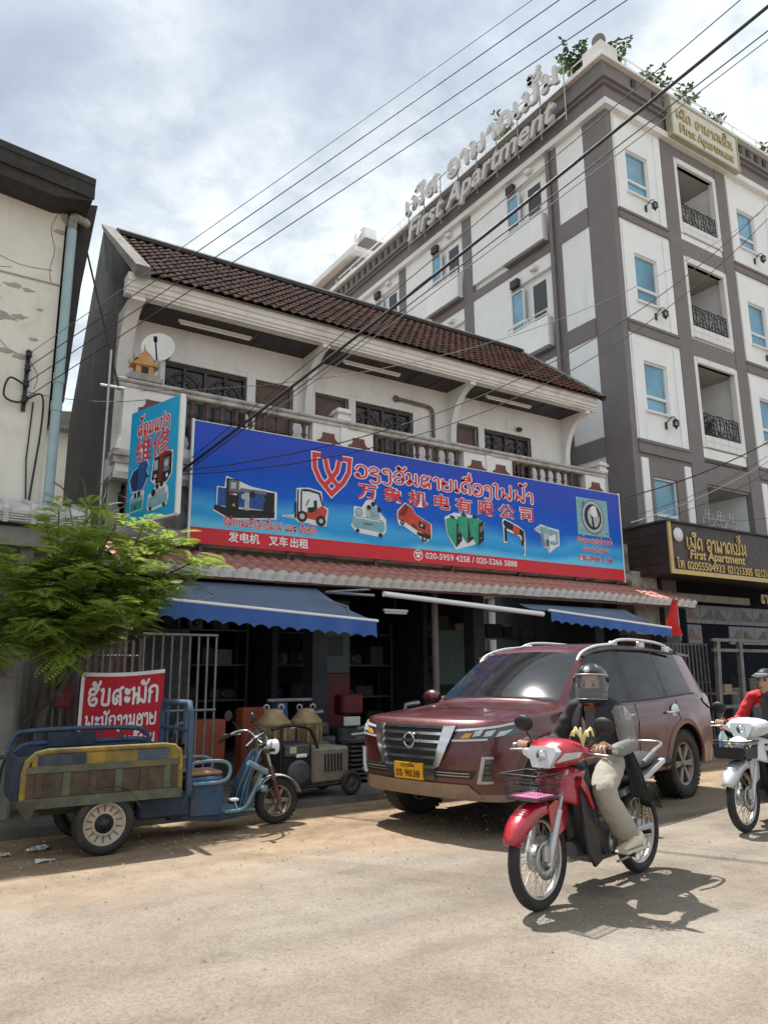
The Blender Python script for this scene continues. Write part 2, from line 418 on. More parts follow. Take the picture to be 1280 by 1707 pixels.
M_tileend = mat('lime_tile_end', (.80,.77,.72), .95, var=.2, scale=15, dirt=(.06,.055,.05), dirt_amt=.38, dirt_scale=7)
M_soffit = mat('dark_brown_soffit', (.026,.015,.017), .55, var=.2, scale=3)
M_baluster = mat('brown_baluster', (.105,.062,.055), .7, var=.25, scale=8, dirt=(.3,.28,.25), dirt_amt=.12, dirt_scale=8)
M_plaque = mat('maroon_plaque', (.155,.055,.05), .8, var=.2, scale=6, dirt=(.30,.25,.22), dirt_amt=.15, dirt_scale=6)
M_woodd = mat('brown_wood_door', (.105,.055,.042), .5, var=.25, scale=5, dirt=(.19,.13,.11), dirt_amt=.15)
M_grille = mat('window_grille', (.075,.058,.055), .6, var=.2)
M_wglass = mat('dark_window_glass', (.03,.028,.03), .18, var=.2, scale=2)
M_concrete = mat('grey_concrete', (.24,.225,.20), .95, var=.15, scale=5, dirt=(.08,.075,.07), dirt_amt=.4, dirt_scale=2, bump=.2)
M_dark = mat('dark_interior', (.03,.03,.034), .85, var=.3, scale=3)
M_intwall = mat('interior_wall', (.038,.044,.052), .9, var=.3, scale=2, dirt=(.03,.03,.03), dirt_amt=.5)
M_steel = mat('galvanised_steel', (.42,.42,.41), .45, .8, var=.15, scale=9)
M_black = mat('black_plastic', (.012,.012,.013), .5, var=.2)
M_rubber = mat('black_rubber', (.022,.021,.02), .8, var=.25, scale=12, dirt=(.13,.105,.08), dirt_amt=.3, dirt_scale=7)
M_white = mat('white_paint', (.74,.74,.72), .5, var=.05, dirt=(.5,.47,.42), dirt_amt=.15)
M_tubew = mat('white_tube', (.80,.80,.80), .35, var=.03)
M_cable = mat('black_cable', (.022,.022,.024), .6, var=.2)
M_cableg = mat('grey_cable', (.16,.16,.165), .6, var=.2)

# ================================================================ ground
def ground_material():
    m = bpy.data.materials.new('dusty_road'); m.use_nodes = True
    nt = m.node_tree; N = nt.nodes; L = nt.links; b = N['Principled BSDF']; b.inputs['Roughness'].default_value = .93
    b.inputs['Specular IOR Level'].default_value = .25
    tc = N.new('ShaderNodeTexCoord')
    def noise(sc, det, ro=.6, off=(0,0,0), st=(1,1,1)):
        mp = N.new('ShaderNodeMapping'); mp.inputs['Location'].default_value = off; mp.inputs['Scale'].default_value = st
        L.new(tc.outputs['Object'], mp.inputs[0])
        n = N.new('ShaderNodeTexNoise'); n.inputs['Scale'].default_value = sc; n.inputs['Detail'].default_value = det; n.inputs['Roughness'].default_value = ro
        L.new(mp.outputs[0], n.inputs[0]); return n.outputs[0]
    def ramp(src, st):
        r = N.new('ShaderNodeValToRGB'); L.new(src, r.inputs[0]); e = r.color_ramp.elements
        while len(e) < len(st): e.new(.5)
        for el, (p, c) in zip(e, st): el.position = p; el.color = (*c, 1)
        return r.outputs[0]
    def mix(a, bb, f, mode='MIX'):
        x = N.new('ShaderNodeMix'); x.data_type = 'RGBA'; x.blend_type = mode
        if isinstance(f, float): x.inputs[0].default_value = f
        else: L.new(f, x.inputs[0])
        L.new(a, x.inputs[6]); L.new(bb, x.inputs[7]); return x.outputs[2]
    base = ramp(noise(.55, 6), [(.3, (.225,.185,.145)), (.52, (.275,.235,.19)), (.72, (.31,.28,.24))])
    grit = ramp(noise(75, 5, .75), [(.32, (.42,.40,.38)), (.5, (1,1,1)), (.66, (1.0,1.0,1.0)), (.78, (1.35,1.33,1.28))])
    c = mix(base, grit, .8, 'MULTIPLY')
    vor = N.new('ShaderNodeTexVoronoi'); vor.inputs['Scale'].default_value = 55; L.new(tc.outputs['Object'], vor.inputs['Vector'])
    peb = ramp(vor.outputs['Color'], [(.15, (.74,.72,.7)), (.6, (1.06,1.05,1.03))])
    c = mix(c, peb, .55, 'MULTIPLY')
    # loose orange dirt drifted along the kerb side (a strip of soil with a ragged edge)
    sep = N.new('ShaderNodeSeparateXYZ'); L.new(tc.outputs['Object'], sep.inputs[0])
    ad = N.new('ShaderNodeMath'); ad.operation = 'MULTIPLY_ADD'; L.new(noise(.8, 6), ad.inputs[0]); ad.inputs[1].default_value = 3.2; L.new(sep.outputs[1], ad.inputs[2])
    mr = N.new('ShaderNodeMapRange'); L.new(ad.outputs[0], mr.inputs[0]); mr.inputs[1].default_value = 6.6; mr.inputs[2].default_value = 8.1
    soil = ramp(noise(5, 8, .7, (4,1,0)), [(.3, (.22,.145,.085)), (.7, (.37,.27,.175))])
    c = mix(c, soil, mr.outputs[0])
    # dark oil spots
    oil = ramp(noise(1.6, 6, .6, (7,3,0)), [(.68, (1,1,1)), (.80, (.62,.6,.58))])
    c = mix(c, oil, .7, 'MULTIPLY')
    tracks = ramp(noise(1.1, 5, .55, (2,9,0), (.12,1.6,1)), [(.35, (.74,.73,.72)), (.6, (1.06,1.06,1.05))])
    c = mix(c, tracks, .75, 'MULTIPLY')
    # fine cracks where the old surface has broken, and wear bands of passing wheels
    vd = N.new('ShaderNodeTexVoronoi'); vd.feature = 'DISTANCE_TO_EDGE'; vd.inputs['Scale'].default_value = .55
    wv = N.new('ShaderNodeMix'); wv.data_type = 'VECTOR'; wv.inputs[0].default_value = .22
    nn = N.new('ShaderNodeTexNoise'); nn.inputs['Scale'].default_value = 2.2; nn.inputs['Detail'].default_value = 6; L.new(tc.outputs['Object'], nn.inputs[0])
    L.new(tc.outputs['Object'], wv.inputs[4]); L.new(nn.outputs['Color'], wv.inputs[5]); L.new(wv.outputs[1], vd.inputs['Vector'])
    ck = ramp(vd.outputs[0], [(.0, (.72,.70,.68)), (.006, (1,1,1))])
    msk = ramp(noise(.7, 4, .6, (11,4,0)), [(.56, (0,0,0)), (.68, (.7,.7,.7))])
    cm = mix(c, ck, 1.0, 'MULTIPLY'); c = mix(c, cm, msk)
    blot = ramp(noise(2.6, 7, .65, (3,13,0)), [(.34, (.80,.79,.78)), (.5, (1,1,1)), (.68, (1.10,1.09,1.07))])
    c = mix(c, blot, .8, 'MULTIPLY')
    L.new(c, b.inputs['Base Color'])
    bp = N.new('ShaderNodeBump'); bp.inputs['Strength'].default_value = .9; bp.inputs['Distance'].default_value = .012
    hsum = mix(noise(85, 5, .75), noise(7, 4, .6), .35); L.new(hsum, bp.inputs['Height']); L.new(bp.outputs[0], b.inputs['Normal'])
    return m
M_road = ground_material()
g = MB(); xs = [-400, -60, -12, -4, 0, 4, 8, 12, 20, 60, 400]; ys = [-400, -60, -12, -4, 0, 3, 5, 7, 9, 20, 60, 400]
g.grid([[(x, y, 0) for x in xs] for y in ys], None, False)
obj('road', g, M_road, kind='structure')
M_pave = mat('dirty_pavement', (.135,.12,.10), .95, var=.3, scale=4, dirt=(.045,.042,.04), dirt_amt=.5, dirt_scale=1.1, bump=.35, bscale=30)
p = MB()
ky = [(-30, 7.70), (-4, 7.68), (1.2, 7.66), (4.0, 7.67), (8.0, 7.72), (14., 7.75), (60, 7.8)]
for (xa, ya), (xb, yb) in zip(ky[:-1], ky[1:]):
    p.add([(xa, ya, 0), (xb, yb, 0), (xb, yb+.03, .075), (xa, ya+.03, .075), (xb, 40, .08), (xa, 40, .08)], [(0,1,2,3), (3,2,4,5)])
obj('pavement', p, M_pave, kind='structure')

# loose stones and litter of the ground
st = MB(); rng = random.Random(3)
for k in range(2600):
    x = rng.uniform(.2, 9.5); y = rng.uniform(1.6, 7.6)
    if rng.random() < .5: y = rng.uniform(5.6, 7.6)
    s_ = rng.uniform(.004, .012)*(1 if rng.random() < .93 else 2.0)
    a = rng.uniform(0, PI); c_, n_ = math.cos(a)*s_, math.sin(a)*s_
    st.add([(x+c_, y+n_, 0), (x-n_*.7, y+c_*.7, 0), (x-c_, y-n_, 0), (x+n_*.8, y-c_*.8, 0), (x+c_*.2, y, s_*.8)], [(0,1,4),(1,2,4),(2,3,4),(3,0,4)])
obj('gravel', st, mat('loose_gravel', (.30,.25,.20), .95, var=.4, scale=20), kind='stuff', label='small loose stones scattered over the dusty road')
def paper(name, x, y, z, w, h, a, label, m, cat, n=6, seed=1):
    rg = random.Random(seed); mb = MB(); rows = []
    for i in range(n):
        rows.append([(x + (u-.5)*w*math.cos(a) - (v-.5)*h*math.sin(a) + rg.uniform(-.01,.01), y + (u-.5)*w*math.sin(a) + (v-.5)*h*math.cos(a) + rg.uniform(-.01,.01), z + rg.uniform(.003, .035)) for u in [j/(n-1) for j in range(n)] for v in [i/(n-1)]])
    mb.grid(rows, None, False)
    o = obj(name, mb, m); prop(o, label, cat); return o
M_paper = mat('litter_paper', (.55,.54,.52), .8, var=.25, scale=25)
paper('crumpled_bag', 1.17, 7.1, 0, .17, .11, .3, 'crumpled white plastic bag lying on the dark ground behind the cargo tricycle', M_paper, 'litter', 7, 4)
paper('paper_scrap', 1.15, 6.62, 0, .13, .05, .1, 'small flat white paper scrap on the road beside the tricycle rear wheel', M_paper, 'litter', 5, 9)
paper('paper_cup', .92, 7.0, 0, .06, .08, .3, 'white torn cup lying at the foot of the grey gate post', M_paper, 'litter', 5, 12)
# ================================================================ shophouse
YB, YW, YF = 10.7, 11.5, 10.6     # balcony front, window wall, fascia front
HX0, HX1 = 2.35, 12.42
EZ, RZ, RY = 7.215, 9.44, 13.25    # eave height, ridge height, ridge depth
house = thing('shophouse', 'two-storey white shophouse with brown tiled roof and long balustraded balcony', 'building', (7.4, 12, 0))
H = house
w = MB()   # upper wall with openings
WX0, WX1 = 2.6, 12.0
k_ = YW/12.0
def zz(z): return 1.35 + (z-1.35)*k_
opens = [(3.34*k_, 4.80*k_, 'window'), (4.97*k_, 5.71*k_, 'door'), (6.17*k_, 6.89*k_, 'door'), (7.05*k_, 8.40*k_, 'window'), (9.43*k_, 10.11*k_, 'door'), (10.28*k_, 11.64*k_, 'window')]
TOP = zz(6.62); FL = 4.55; SILL = FL+.62
cuts = [WX0] + [v for o_ in opens for v in o_[:2]] + [WX1]
for i in range(0, len(cuts), 2): w.box((cuts[i], YW, FL), (cuts[i+1], YW+.2, TOP))
w.box((WX0, YW, TOP), (WX1, YW+.2, 7.0))
for a, b, kd in opens:
    if kd == 'window': w.box((a, YW, FL), (b, YW+.2, SILL))
obj('upper_wall', w, M_plaster, H)
fr = M_plaster
for a, b, kd in opens:
    zb = FL if kd == 'door' else SILL
    f = MB()
    for (p, q) in (((a-.09, YW-.035, zb), (a, YW+.05, TOP+.09)), ((b, YW-.035, zb), (b+.09, YW+.05, TOP+.09)), ((a, YW-.035, TOP), (b, YW+.05, TOP+.09))): f.bbox(p, q, .012)
    if kd == 'door':
        d = MB(); d.box((a, YW+.09, zb), (b, YW+.13, TOP)); D = obj('door', d, M_woodd, H)
        obj('door_frame', f, fr, D)
        n = 1; pw = (b-a)
        for (z0, z1) in ((zb+.15, zb+.85), (zb+1.0, TOP-.16)):
            pl = []
            x0, x1 = a+.12*pw, b-.12*pw
            pl = [(x0, z0), (x1, z0), (x1, z1-.12)]
            for t in range(1, 8):
                u = t/8; pl.append((x1+(x0-x1)*u, z1-.12+.12*math.sin(PI*u)))
            pl.append((x0, z1-.12))
            e = MB(); e.prism(pl, lambda u, v: (u, YW+.072, v), lambda u, v: (u, YW+.09, v)); obj('door_panel', e, M_woodd, D)
    else:
        d = MB(); d.box((a, YW+.11, zb), (b, YW+.12, TOP)); W_ = obj('window', d, M_wglass, H)
        obj('window_frame', f, fr, W_)
        gm = MB(); n = 4; ww = (b-a)/n
        for i in range(n+1): gm.box((a+i*ww-.022, YW+.06, zb), (a+i*ww+.022, YW+.1, TOP))
        gm.box((a, YW+.062, zb), (b, YW+.098, zb+.05)); gm.box((a, YW+.062, TOP-.05), (b, YW+.098, TOP)); 
        obj('window_sash', gm, M_grille, W_)
        for i in range(2):
            gg = MB(); cx = a + (i+.5)*(b-a)/2; rr = (b-a)/4*.86
            for kk in (1., .55):
                pts = [(cx-rr*kk, YW+.05, zb+.05)] + [(cx+rr*kk*math.cos(PI-PI*t/10), YW+.05, TOP-.12-rr+ rr*kk*math.sin(PI*t/10)) for t in range(11)] + [(cx+rr*kk, YW+.05, zb+.05)]
                gg.tube(pts, .014, 5)
            for t in range(1, 6):
                an = PI*t/6; gg.tube([(cx+rr*.55*math.cos(an), YW+.05, TOP-.12-rr+rr*.55*math.sin(an)), (cx+rr*math.cos(an), YW+.05, TOP-.12-rr+rr*math.sin(an))], .01, 4)
            for t in range(3):
                zt = zb+.2+.22*t; gg.tube([(cx-rr, YW+.048, zt), (cx+rr, YW+.048, zt)], .009, 4)
            obj('window_grille', gg, M_grille, W_)
# side gable wall (left), stained
GX = 2.43
gw = MB()
poly = [(11.46, .08), (11.46, 6.2), (11.36, 6.62), (11.18, 6.85), (10.95, 6.98), (10.74, 7.04), (10.74, 7.32), (RY, RZ+.08), (15.2, 6.3), (15.2, .08)]
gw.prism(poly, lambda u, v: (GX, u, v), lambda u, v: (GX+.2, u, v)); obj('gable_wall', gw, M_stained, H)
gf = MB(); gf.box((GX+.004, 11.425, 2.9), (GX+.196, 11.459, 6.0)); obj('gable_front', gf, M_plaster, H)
gp = MB()   # rake coping
gp.prism([(10.45, 7.16), (RY, RZ+.03), (RY+.1, RZ+.19), (10.45, 7.36)], lambda u, v: (GX-.03, u, v), lambda u, v: (GX+.19, u, v))
obj('rake_coping', gp, mat('mouldy_coping', (.15,.135,.115), .95, var=.3, scale=6, dirt=(.04,.038,.034), dirt_amt=.5, dirt_scale=3, bump=.3), H)
rw = MB(); rw.prism([(YW, 4.15), (YW, 7.2), (RY, RZ-.1), (15.2, 7.2), (15.2, 4.15)], lambda u, v: (WX1, u, v), lambda u, v: (WX1+.2, u, v)); obj('end_wall', rw, M_plaster, H)
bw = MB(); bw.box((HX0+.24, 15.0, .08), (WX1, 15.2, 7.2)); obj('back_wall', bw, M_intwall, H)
# fascia with stepped mouldings
fa = MB()
prof = [(10.60, 7.29), (10.60, 7.17), (10.635, 7.155), (10.635, 7.085), (10.665, 7.07), (10.665, 7.035), (10.70, 7.02), (10.70, 6.995), (10.86, 6.995), (10.86, 7.29)]
fa.prism(prof[::-1], lambda u, v: (2.34, u, v), lambda u, v: (12.36, u, v)); obj('fascia', fa, mat('fascia_plaster', (.76,.745,.72), .85, var=.06, dirt=(.25,.23,.21), dirt_amt=.3, dirt_scale=2.2, bump=.1), H)
bays = [(2.62, 5.66), (5.80, 8.90), (9.04, 12.1)]
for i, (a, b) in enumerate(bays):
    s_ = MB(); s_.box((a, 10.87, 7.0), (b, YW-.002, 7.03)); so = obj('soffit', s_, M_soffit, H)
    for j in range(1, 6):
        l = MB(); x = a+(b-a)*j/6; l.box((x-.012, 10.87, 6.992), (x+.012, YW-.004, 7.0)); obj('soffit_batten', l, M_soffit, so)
    t = MB(); cx = a+(b-a)*(.42, .36, .40)[i]
    t.box((cx-.62, 11.12, 6.955), (cx+.62, 11.17, 6.992)); T = obj('tube_light', t, M_white, H)
    t2 = MB(); t2.tube([(cx-.59, 11.145, 6.935), (cx+.59, 11.145, 6.935)], .016, 8); obj('tube', t2, M_tubew, T)
# curved brackets
def bracket(x, hw=.065):
    pl = [(YW, 7.0), (10.72, 7.0), (10.72, 6.93)]
    for t in range(1, 12):
        a = PI/2*t/12; pl.append((10.72+(YW-.12-10.72)*math.sin(a), 6.05+(6.93-6.05)*math.cos(a)))
    pl += [(YW-.12, 6.05), (YW-.12, 5.9), (YW, 5.9)]
    b = MB(); b.prism(pl, lambda u, v: (x-hw, u, v), lambda u, v: (x+hw, u, v)); obj('bracket', b, M_plaster, H)
bracket(2.53, .105)
for x in (5.73, 8.97, 12.16): bracket(x)
# main roof deck + tiles
ang = math.atan2(RZ-EZ, RY-10.50); SL = math.hypot(RZ-EZ, RY-10.50)
rd = MB(); rd.add([(2.6, 10.56, EZ+.03), (12.4, 10.56, EZ+.03), (12.4, RY, RZ-.07), (2.6, RY, RZ-.07), (2.6, 15.3, 6.6), (12.4, 15.3, 6.6)], [(0,1,2,3), (3,2,5,4)]); roof = obj('roof', rd, M_ridge, H)
TW, TR_ = .166, .265; ncol = int((12.44-2.62)/TW); nrow = 14
tm = MB(); prof = []
NS = 7
for j in range(NS):
    u = j/(NS-1); prof.append((u*TW*1.06, .012 + .034*max(0, math.sin((u-.08)*PI*1.0))**1.4 if u > .0 else .008))
L_ = TR_+.03
lowz, hiz = .022, 0.0
rows = [[(x, 0, z+lowz-.02) for x, z in prof], [(x, 0, z+lowz) for x, z in prof], [(x, L_, z+hiz) for x, z in prof]]
tm.grid(rows, None, False); tile_me = tm.mesh('roof_tile'); tile_me.materials.append(M_tile)
tilem2 = tile_me.copy(); tilem2.materials.clear(); tilem2.materials.append(mat('darker_roof_tile', (.022,.0115,.0100), .9, var=.3, scale=4, dirt=(.016,.015,.014), dirt_amt=.5, bump=.2, spec=.03))
cand = []
for r_ in range(nrow):
    for c_ in range(ncol):
        s_ = r_*TR_; y = 10.50+s_*math.cos(ang); z = EZ+.02+s_*math.sin(ang); x = 2.62+c_*TW
        cand.append(((x**2+y**2+z**2), x, y, z))
cand.sort(); rg = random.Random(5); rest = MB()
for i, (_, x, y, z) in enumerate(cand):
    jx, jz, ja = rg.uniform(-.008, .008), rg.uniform(0, .008), rg.uniform(-.015, .015)
    if i < 300: inst('roof_tile', tile_me if rg.random() < .72 else tilem2, roof, (x+jx, y, z+jz), (ang, 0, ja))
    else:
        Mx = Matrix.Translation((x+jx, y, z+jz)) @ Matrix.Rotation(ang, 4, 'X')
        rest.add([Mx @ Vector(v) for v in tm.v], tm.f, M_tile if rg.random() < .72 else tilem2.materials[0])
obj('roof_tile_field', rest, None, roof, kind='stuff')
rc = MB(); rc.prism([(RY-.34, RZ-.16), (RY-.30, RZ-.06), (RY-.08, RZ+.10), (RY+.08, RZ+.10), (RY+.3, RZ-.1)], lambda u, v: (2.64, u, v), lambda u, v: (12.5, u, v)); obj('ridge_cap', rc, M_ridge, roof)
vc = MB(); vc.tube([(12.46, RY-.05, RZ), (12.46, 11.9, EZ+.06+(11.9-10.5)*math.tan(ang)), (12.46, 10.52, EZ+.06)], .075, 8); obj('verge_cap', vc, M_ridge, roof)

# balcony
SLT, SLB = 4.55, 4.14
bs = MB(); bs.box((HX0, YB-.02, SLB+.1), (HX1+.05, YW, SLT)); obj('balcony_slab', bs, M_plaster, H)
for (z0, z1, d) in ((4.14, 4.24, .0), (4.46, 4.55, .07), (4.36, 4.46, .035)):
    b = MB(); b.box((HX0-.02-d*.5, YB-.03-d, z0), (HX1+.06+d*.5, YB+.2, z1)); obj('cornice_band', b, M_railtop, H)
RT = 5.60
rl = MB(); 
rl.bbox((HX0-.03, YB-.07, RT-.10), (HX1+.08, YB+.16, RT-.03), .015); rl.bbox((HX0-.06, YB-.10, RT-.03), (HX1+.11, YB+.19, RT+.03), .02); obj('hand_rail', rl, M_railtop, H)
bl = MB(); bl.box((HX0, YB-.05, 4.55), (HX1+.05, YB+.14, 4.70)); obj('bottom_rail', bl, M_plaster, H)
prof = [(.05,0),(.05,.06),(.032,.08),(.028,.12),(.056,.22),(.060,.30),(.045,.40),(.028,.52),(.026,.56),(.045,.58),(.045,.61),(.030,.63),(.036,.72),(.052,.76),(.052,.80)]
bm_ = MB(); bm_.lathe(prof, n=8, m=None); bal_me = bm_.mesh('baluster'); bal_me.materials.append(M_baluster)
kb = YB/10.7
peds = [(2.38, 3.12, 1), (5.33, 6.30, 2), (8.55, 9.55, 2), (11.72, 12.46, 1)]
# pixel-derived pedestal places along the balcony
peds = [(2.40, 3.32, 1), (5.45, 6.62, 2), (8.62, 9.82, 2), (11.86, 12.46, 1)]
for (a, b, n) in peds:
    pm = MB(); pm.box((a, YB-.045, 4.70), (b, YB+.135, RT-.10)); P_ = obj('pedestal', pm, M_plaster, H)
    wd = (b-a)/n
    for i in range(n):
        cx = a+wd*(i+.5); hw = min(.24, wd*.36); z0, z1 = 4.80, 5.36
        q = [(cx-hw, z0), (cx+hw, z0), (cx+hw, z1-.14)]
        for t in range(5): 
            an = -PI/2 + 0 ; u = t/4; q.append((cx+hw-.10*math.sin(u*PI/2), z1-.14+.10*(1-math.cos(u*PI/2))))
        q += [(cx+hw-.10, z1), (cx-hw+.10, z1)]
        for t in range(5):
            u = 1-t/4; q.append((cx-hw+.10*math.sin(u*PI/2), z1-.14+.10*(1-math.cos(u*PI/2))))
        q.append((cx-hw, z1-.14))
        e = MB(); e.prism(q, lambda u, v: (u, YB-.062, v), lambda u, v: (u, YB-.045, v)); obj('plaque', e, M_plaque, P_)
    if n == 2:
        c = MB(); x = a+wd; c.box((x-.07, YB-.075, 4.70), (x+.07, YB-.045, RT-.1)); obj('pilaster_strip', c, M_plaster, P_)
for x in (6.03, 12.42):
    c = MB()
    for (h0, h1, s_) in ((.03, .09, .13), (.09, .16, .10), (.16, .20, .15), (.20, .25, .12)): c.bbox((x-s_, YB+.045-s_, RT+h0), (x+s_, YB+.045+s_, RT+h1), .01)
    obj('finial', c, M_plaster, H)
for (a, b) in ((3.32, 5.45), (6.62, 8.62), (9.82, 11.86)):
    n = 9; 
    for i in range(n): inst('baluster', bal_me, H, (a+(b-a)*(i+.5)/n, YB+.045, 4.70))
# left return of the balcony (side parapet)
sr = MB(); sr.box((GX+.21, YB+.17, 4.56), (GX+.30, YW-.01, RT-.04)); obj('side_parapet', sr, M_plaster, H)
# drain pipe on upper wall
dp = MB(); dp.tube(catmull([(7.66, YW-.05, 6.62), (8.2, YW-.06, 6.60), (8.42, YW-.06, 6.58), (8.5, YW-.06, 6.48), (8.51, YW-.06, 6.1), (8.51, YW-.06, 4.6)], 4), .035, 8); dp.lathe([(0,0),(.07,0),(.07,-.02),(0,-.02)], (7.66, YW-.02, 6.62), 'Y', 10); obj('wall_pipe', dp, mat('rusty_pipe', (.17,.125,.10), .8, var=.3, scale=9), H)
dp = MB(); dp.bbox((10.75, YW-.1, 6.50), (10.87, YW, 6.58), .02); dp.tube([(10.81, YW-.1, 6.54), (10.72, YW-.16, 6.50)], .03, 8); obj('wall_lamp', dp, M_grille, H)

# lower beam, gutter and wall above the awning
lb = MB(); lb.box((HX0+.24, 10.80, 3.05), (13.2, 11.0, 4.14)); obj('lintel', lb, M_weath, H)
gt = MB(); gt.tube([(2.4, 10.66, 3.36), (13.0, 10.66, 3.36)], .12, 12); obj('gutter', gt, M_weath, H)
pr = MB(); pr.box((12.95, 10.55, 2.2), (13.75, 11.0, 3.52)); obj('end_pier', pr, M_weath, H)
for x in (2.62, 5.75, 9.05, 12.25):
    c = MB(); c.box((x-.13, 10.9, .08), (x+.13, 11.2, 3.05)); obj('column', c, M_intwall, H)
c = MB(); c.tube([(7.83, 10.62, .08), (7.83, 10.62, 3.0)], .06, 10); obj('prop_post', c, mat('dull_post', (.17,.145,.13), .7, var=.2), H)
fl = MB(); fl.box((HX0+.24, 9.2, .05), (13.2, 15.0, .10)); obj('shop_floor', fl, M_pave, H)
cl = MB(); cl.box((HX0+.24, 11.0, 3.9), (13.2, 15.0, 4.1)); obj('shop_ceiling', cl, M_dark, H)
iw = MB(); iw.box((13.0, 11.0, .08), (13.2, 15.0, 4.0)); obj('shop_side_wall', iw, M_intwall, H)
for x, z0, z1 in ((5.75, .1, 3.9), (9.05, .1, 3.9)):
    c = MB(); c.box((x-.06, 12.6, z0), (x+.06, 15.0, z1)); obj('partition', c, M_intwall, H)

# red tiled awning over the shop front
aw = thing('tile_awning', 'long faded red tiled awning over the dark shop front below the banner', 'awning', (8, 10.3, 2.9))
AZ0, AZ1, AY0, AY1 = 2.81, 3.16, 9.86, 10.72
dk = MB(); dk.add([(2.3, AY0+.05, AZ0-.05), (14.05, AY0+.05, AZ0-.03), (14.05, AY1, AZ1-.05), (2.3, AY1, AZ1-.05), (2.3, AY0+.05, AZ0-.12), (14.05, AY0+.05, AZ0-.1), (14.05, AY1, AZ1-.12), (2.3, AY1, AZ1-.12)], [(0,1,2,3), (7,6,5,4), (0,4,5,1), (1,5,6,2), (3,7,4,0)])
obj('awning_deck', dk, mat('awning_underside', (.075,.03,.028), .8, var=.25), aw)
aa = math.atan2(AZ1-AZ0, AY1-AY0); al = math.hypot(AZ1-AZ0, AY1-AY0)
tw = .2; tr_ = al/3
t_ = MB(); prof = [(j/8*tw*1.05, .015+.05*math.sin(PI*min(1, max(0, (j/8-.02)/.96)))) for j in range(9)]
t_.grid([[(x, 0, z+.02) for x, z in prof], [(x, tr_+.03, z) for x, z in prof]], M_redtile, True)
t_.grid([[(x, 0, z-.045) for x, z in prof], [(x, -.001, z+.02) for x, z in prof]], M_redtile, False)
at_me = t_.mesh('awning_tile')
t_ = MB(); t_.grid([[(x, 0, z+.02) for x, z in prof], [(x, tr_+.03, z) for x, z in prof]], M_redtile, True)
t_.grid([[(x, .02, -.09) for x, z in prof], [(x, -.002, z+.02) for x, z in prof]], M_tileend, False)
ae_me = t_.mesh('awning_tile_end')
n = int((14.1-2.28)/tw)
for r_ in range(3):
    for i in range(n):
        s_ = r_*tr_
        inst('awning_tile' if r_ else 'awning_edge_tile', at_me if r_ else ae_me, aw, (2.28+i*tw+rg.uniform(-.006, .006), AY0+s_*math.cos(aa), AZ0+s_*math.sin(aa)+rg.uniform(0, .01)-.02*math.sin(i*.11)), (aa, 0, rg.uniform(-.02, .02)))
# short posts that carry the banner
pb = [3.6, 5.0, 6.6, 8.2, 9.8, 11.3, 12.5]

# ---------------------------------------------------------------- spirit house and dish on the balcony corner
sp = thing('spirit_house', 'small gilded spirit house shrine on the balcony corner pedestal', 'shrine', (2.68, YB+.05, RT+.03))
M_gold = mat('faded_gilt', (.50,.27,.10), .6, var=.3, scale=14, dirt=(.22,.09,.06), dirt_amt=.3, dirt_scale=12)
b = MB(); b.bbox((-.26,-.16,0), (.26,.16,.07), .01); b.bbox((-.22,-.13,.07), (.22,.13,.12), .01); obj('plinth', b, M_weath, sp, False)
b = MB(); b.box((-.13,-.08,.12), (.13,.08,.28)); obj('shrine_body', b, M_gold, sp, False)
b = MB(); b.box((-.05,-.09,.13), (.05,-.075,.24)); obj('shrine_door', b, M_dark, sp, False)
for i, (hw, z0, z1) in enumerate(((.20, .26, .42), (.14, .36, .50))):
    b = MB(); b.prism([(-hw, z0), (hw, z0), (hw*.45, z0+(z1-z0)*.6), (0, z1), (-hw*.45, z0+(z1-z0)*.6)], lambda u, v, i=i: (u, -.11+.02*i, v), lambda u, v, i=i: (u, .11-.02*i, v)); obj('roof_tier', b, M_gold, sp, False)
for x, z, h in ((-.2,.26,.1),(.2,.26,.1),(-.14,.36,.09),(.14,.36,.09),(0,.48,.16)):
    b = MB(); b.tube([(x, 0, z), (x*1.08, 0, z+h*.5), (x*1.02, 0, z+h)], [.018,.012,.003], 6); obj('roof_horn', b, M_gold, sp, False)
ds = thing('satellite_dish', 'round white satellite dish with dark feed arm above the balcony corner', 'dish', (2.84, YB+.12, RT+.03))
b = MB(); b.tube([(0,0,0), (0,0,.60)], .02, 8); obj('mast', b, M_weath, ds, False)
Md = Matrix.Translation((.03,-.08,.62)) @ Matrix.Rotation(R(-24), 4, 'Z') @ Matrix.Rotation(R(80), 4, 'X')
b = MB(); b.lathe([(0,-.04),(.08,-.035),(.16,-.018),(.24,.01),(.25,.014),(.245,.004),(.16,-.026),(.08,-.045),(0,-.05)], n=28, M=Md); obj('reflector', b, M_white, ds, False)
b = MB(); b.tube([Md @ Vector((0,-.24,0)), Md @ Vector((0,-.05,.26))], .012, 6); b.tube([Md @ Vector((0,-.06,.24)), Md @ Vector((0,-.02,.30))], .03, 8); obj('feed_arm', b, M_black, ds, False)
bp_ = MB(); bp_.bbox((3.12, YW-.16, 6.38), (3.24, YW-.04, 6.46), .02); bp_.tube([(3.12, YW-.1, 6.41), (2.98, YW-.12, 6.37)], .02, 6); bp_.box((3.16, YW-.05, 6.39), (3.20, YW, 6.44))
prop(obj('wall_bracket_lamp', bp_, mat('rusty_lamp', (.20,.09,.06), .8, var=.3)), 'small rusty lamp bracket on the upper wall beside the satellite dish', 'lamp')
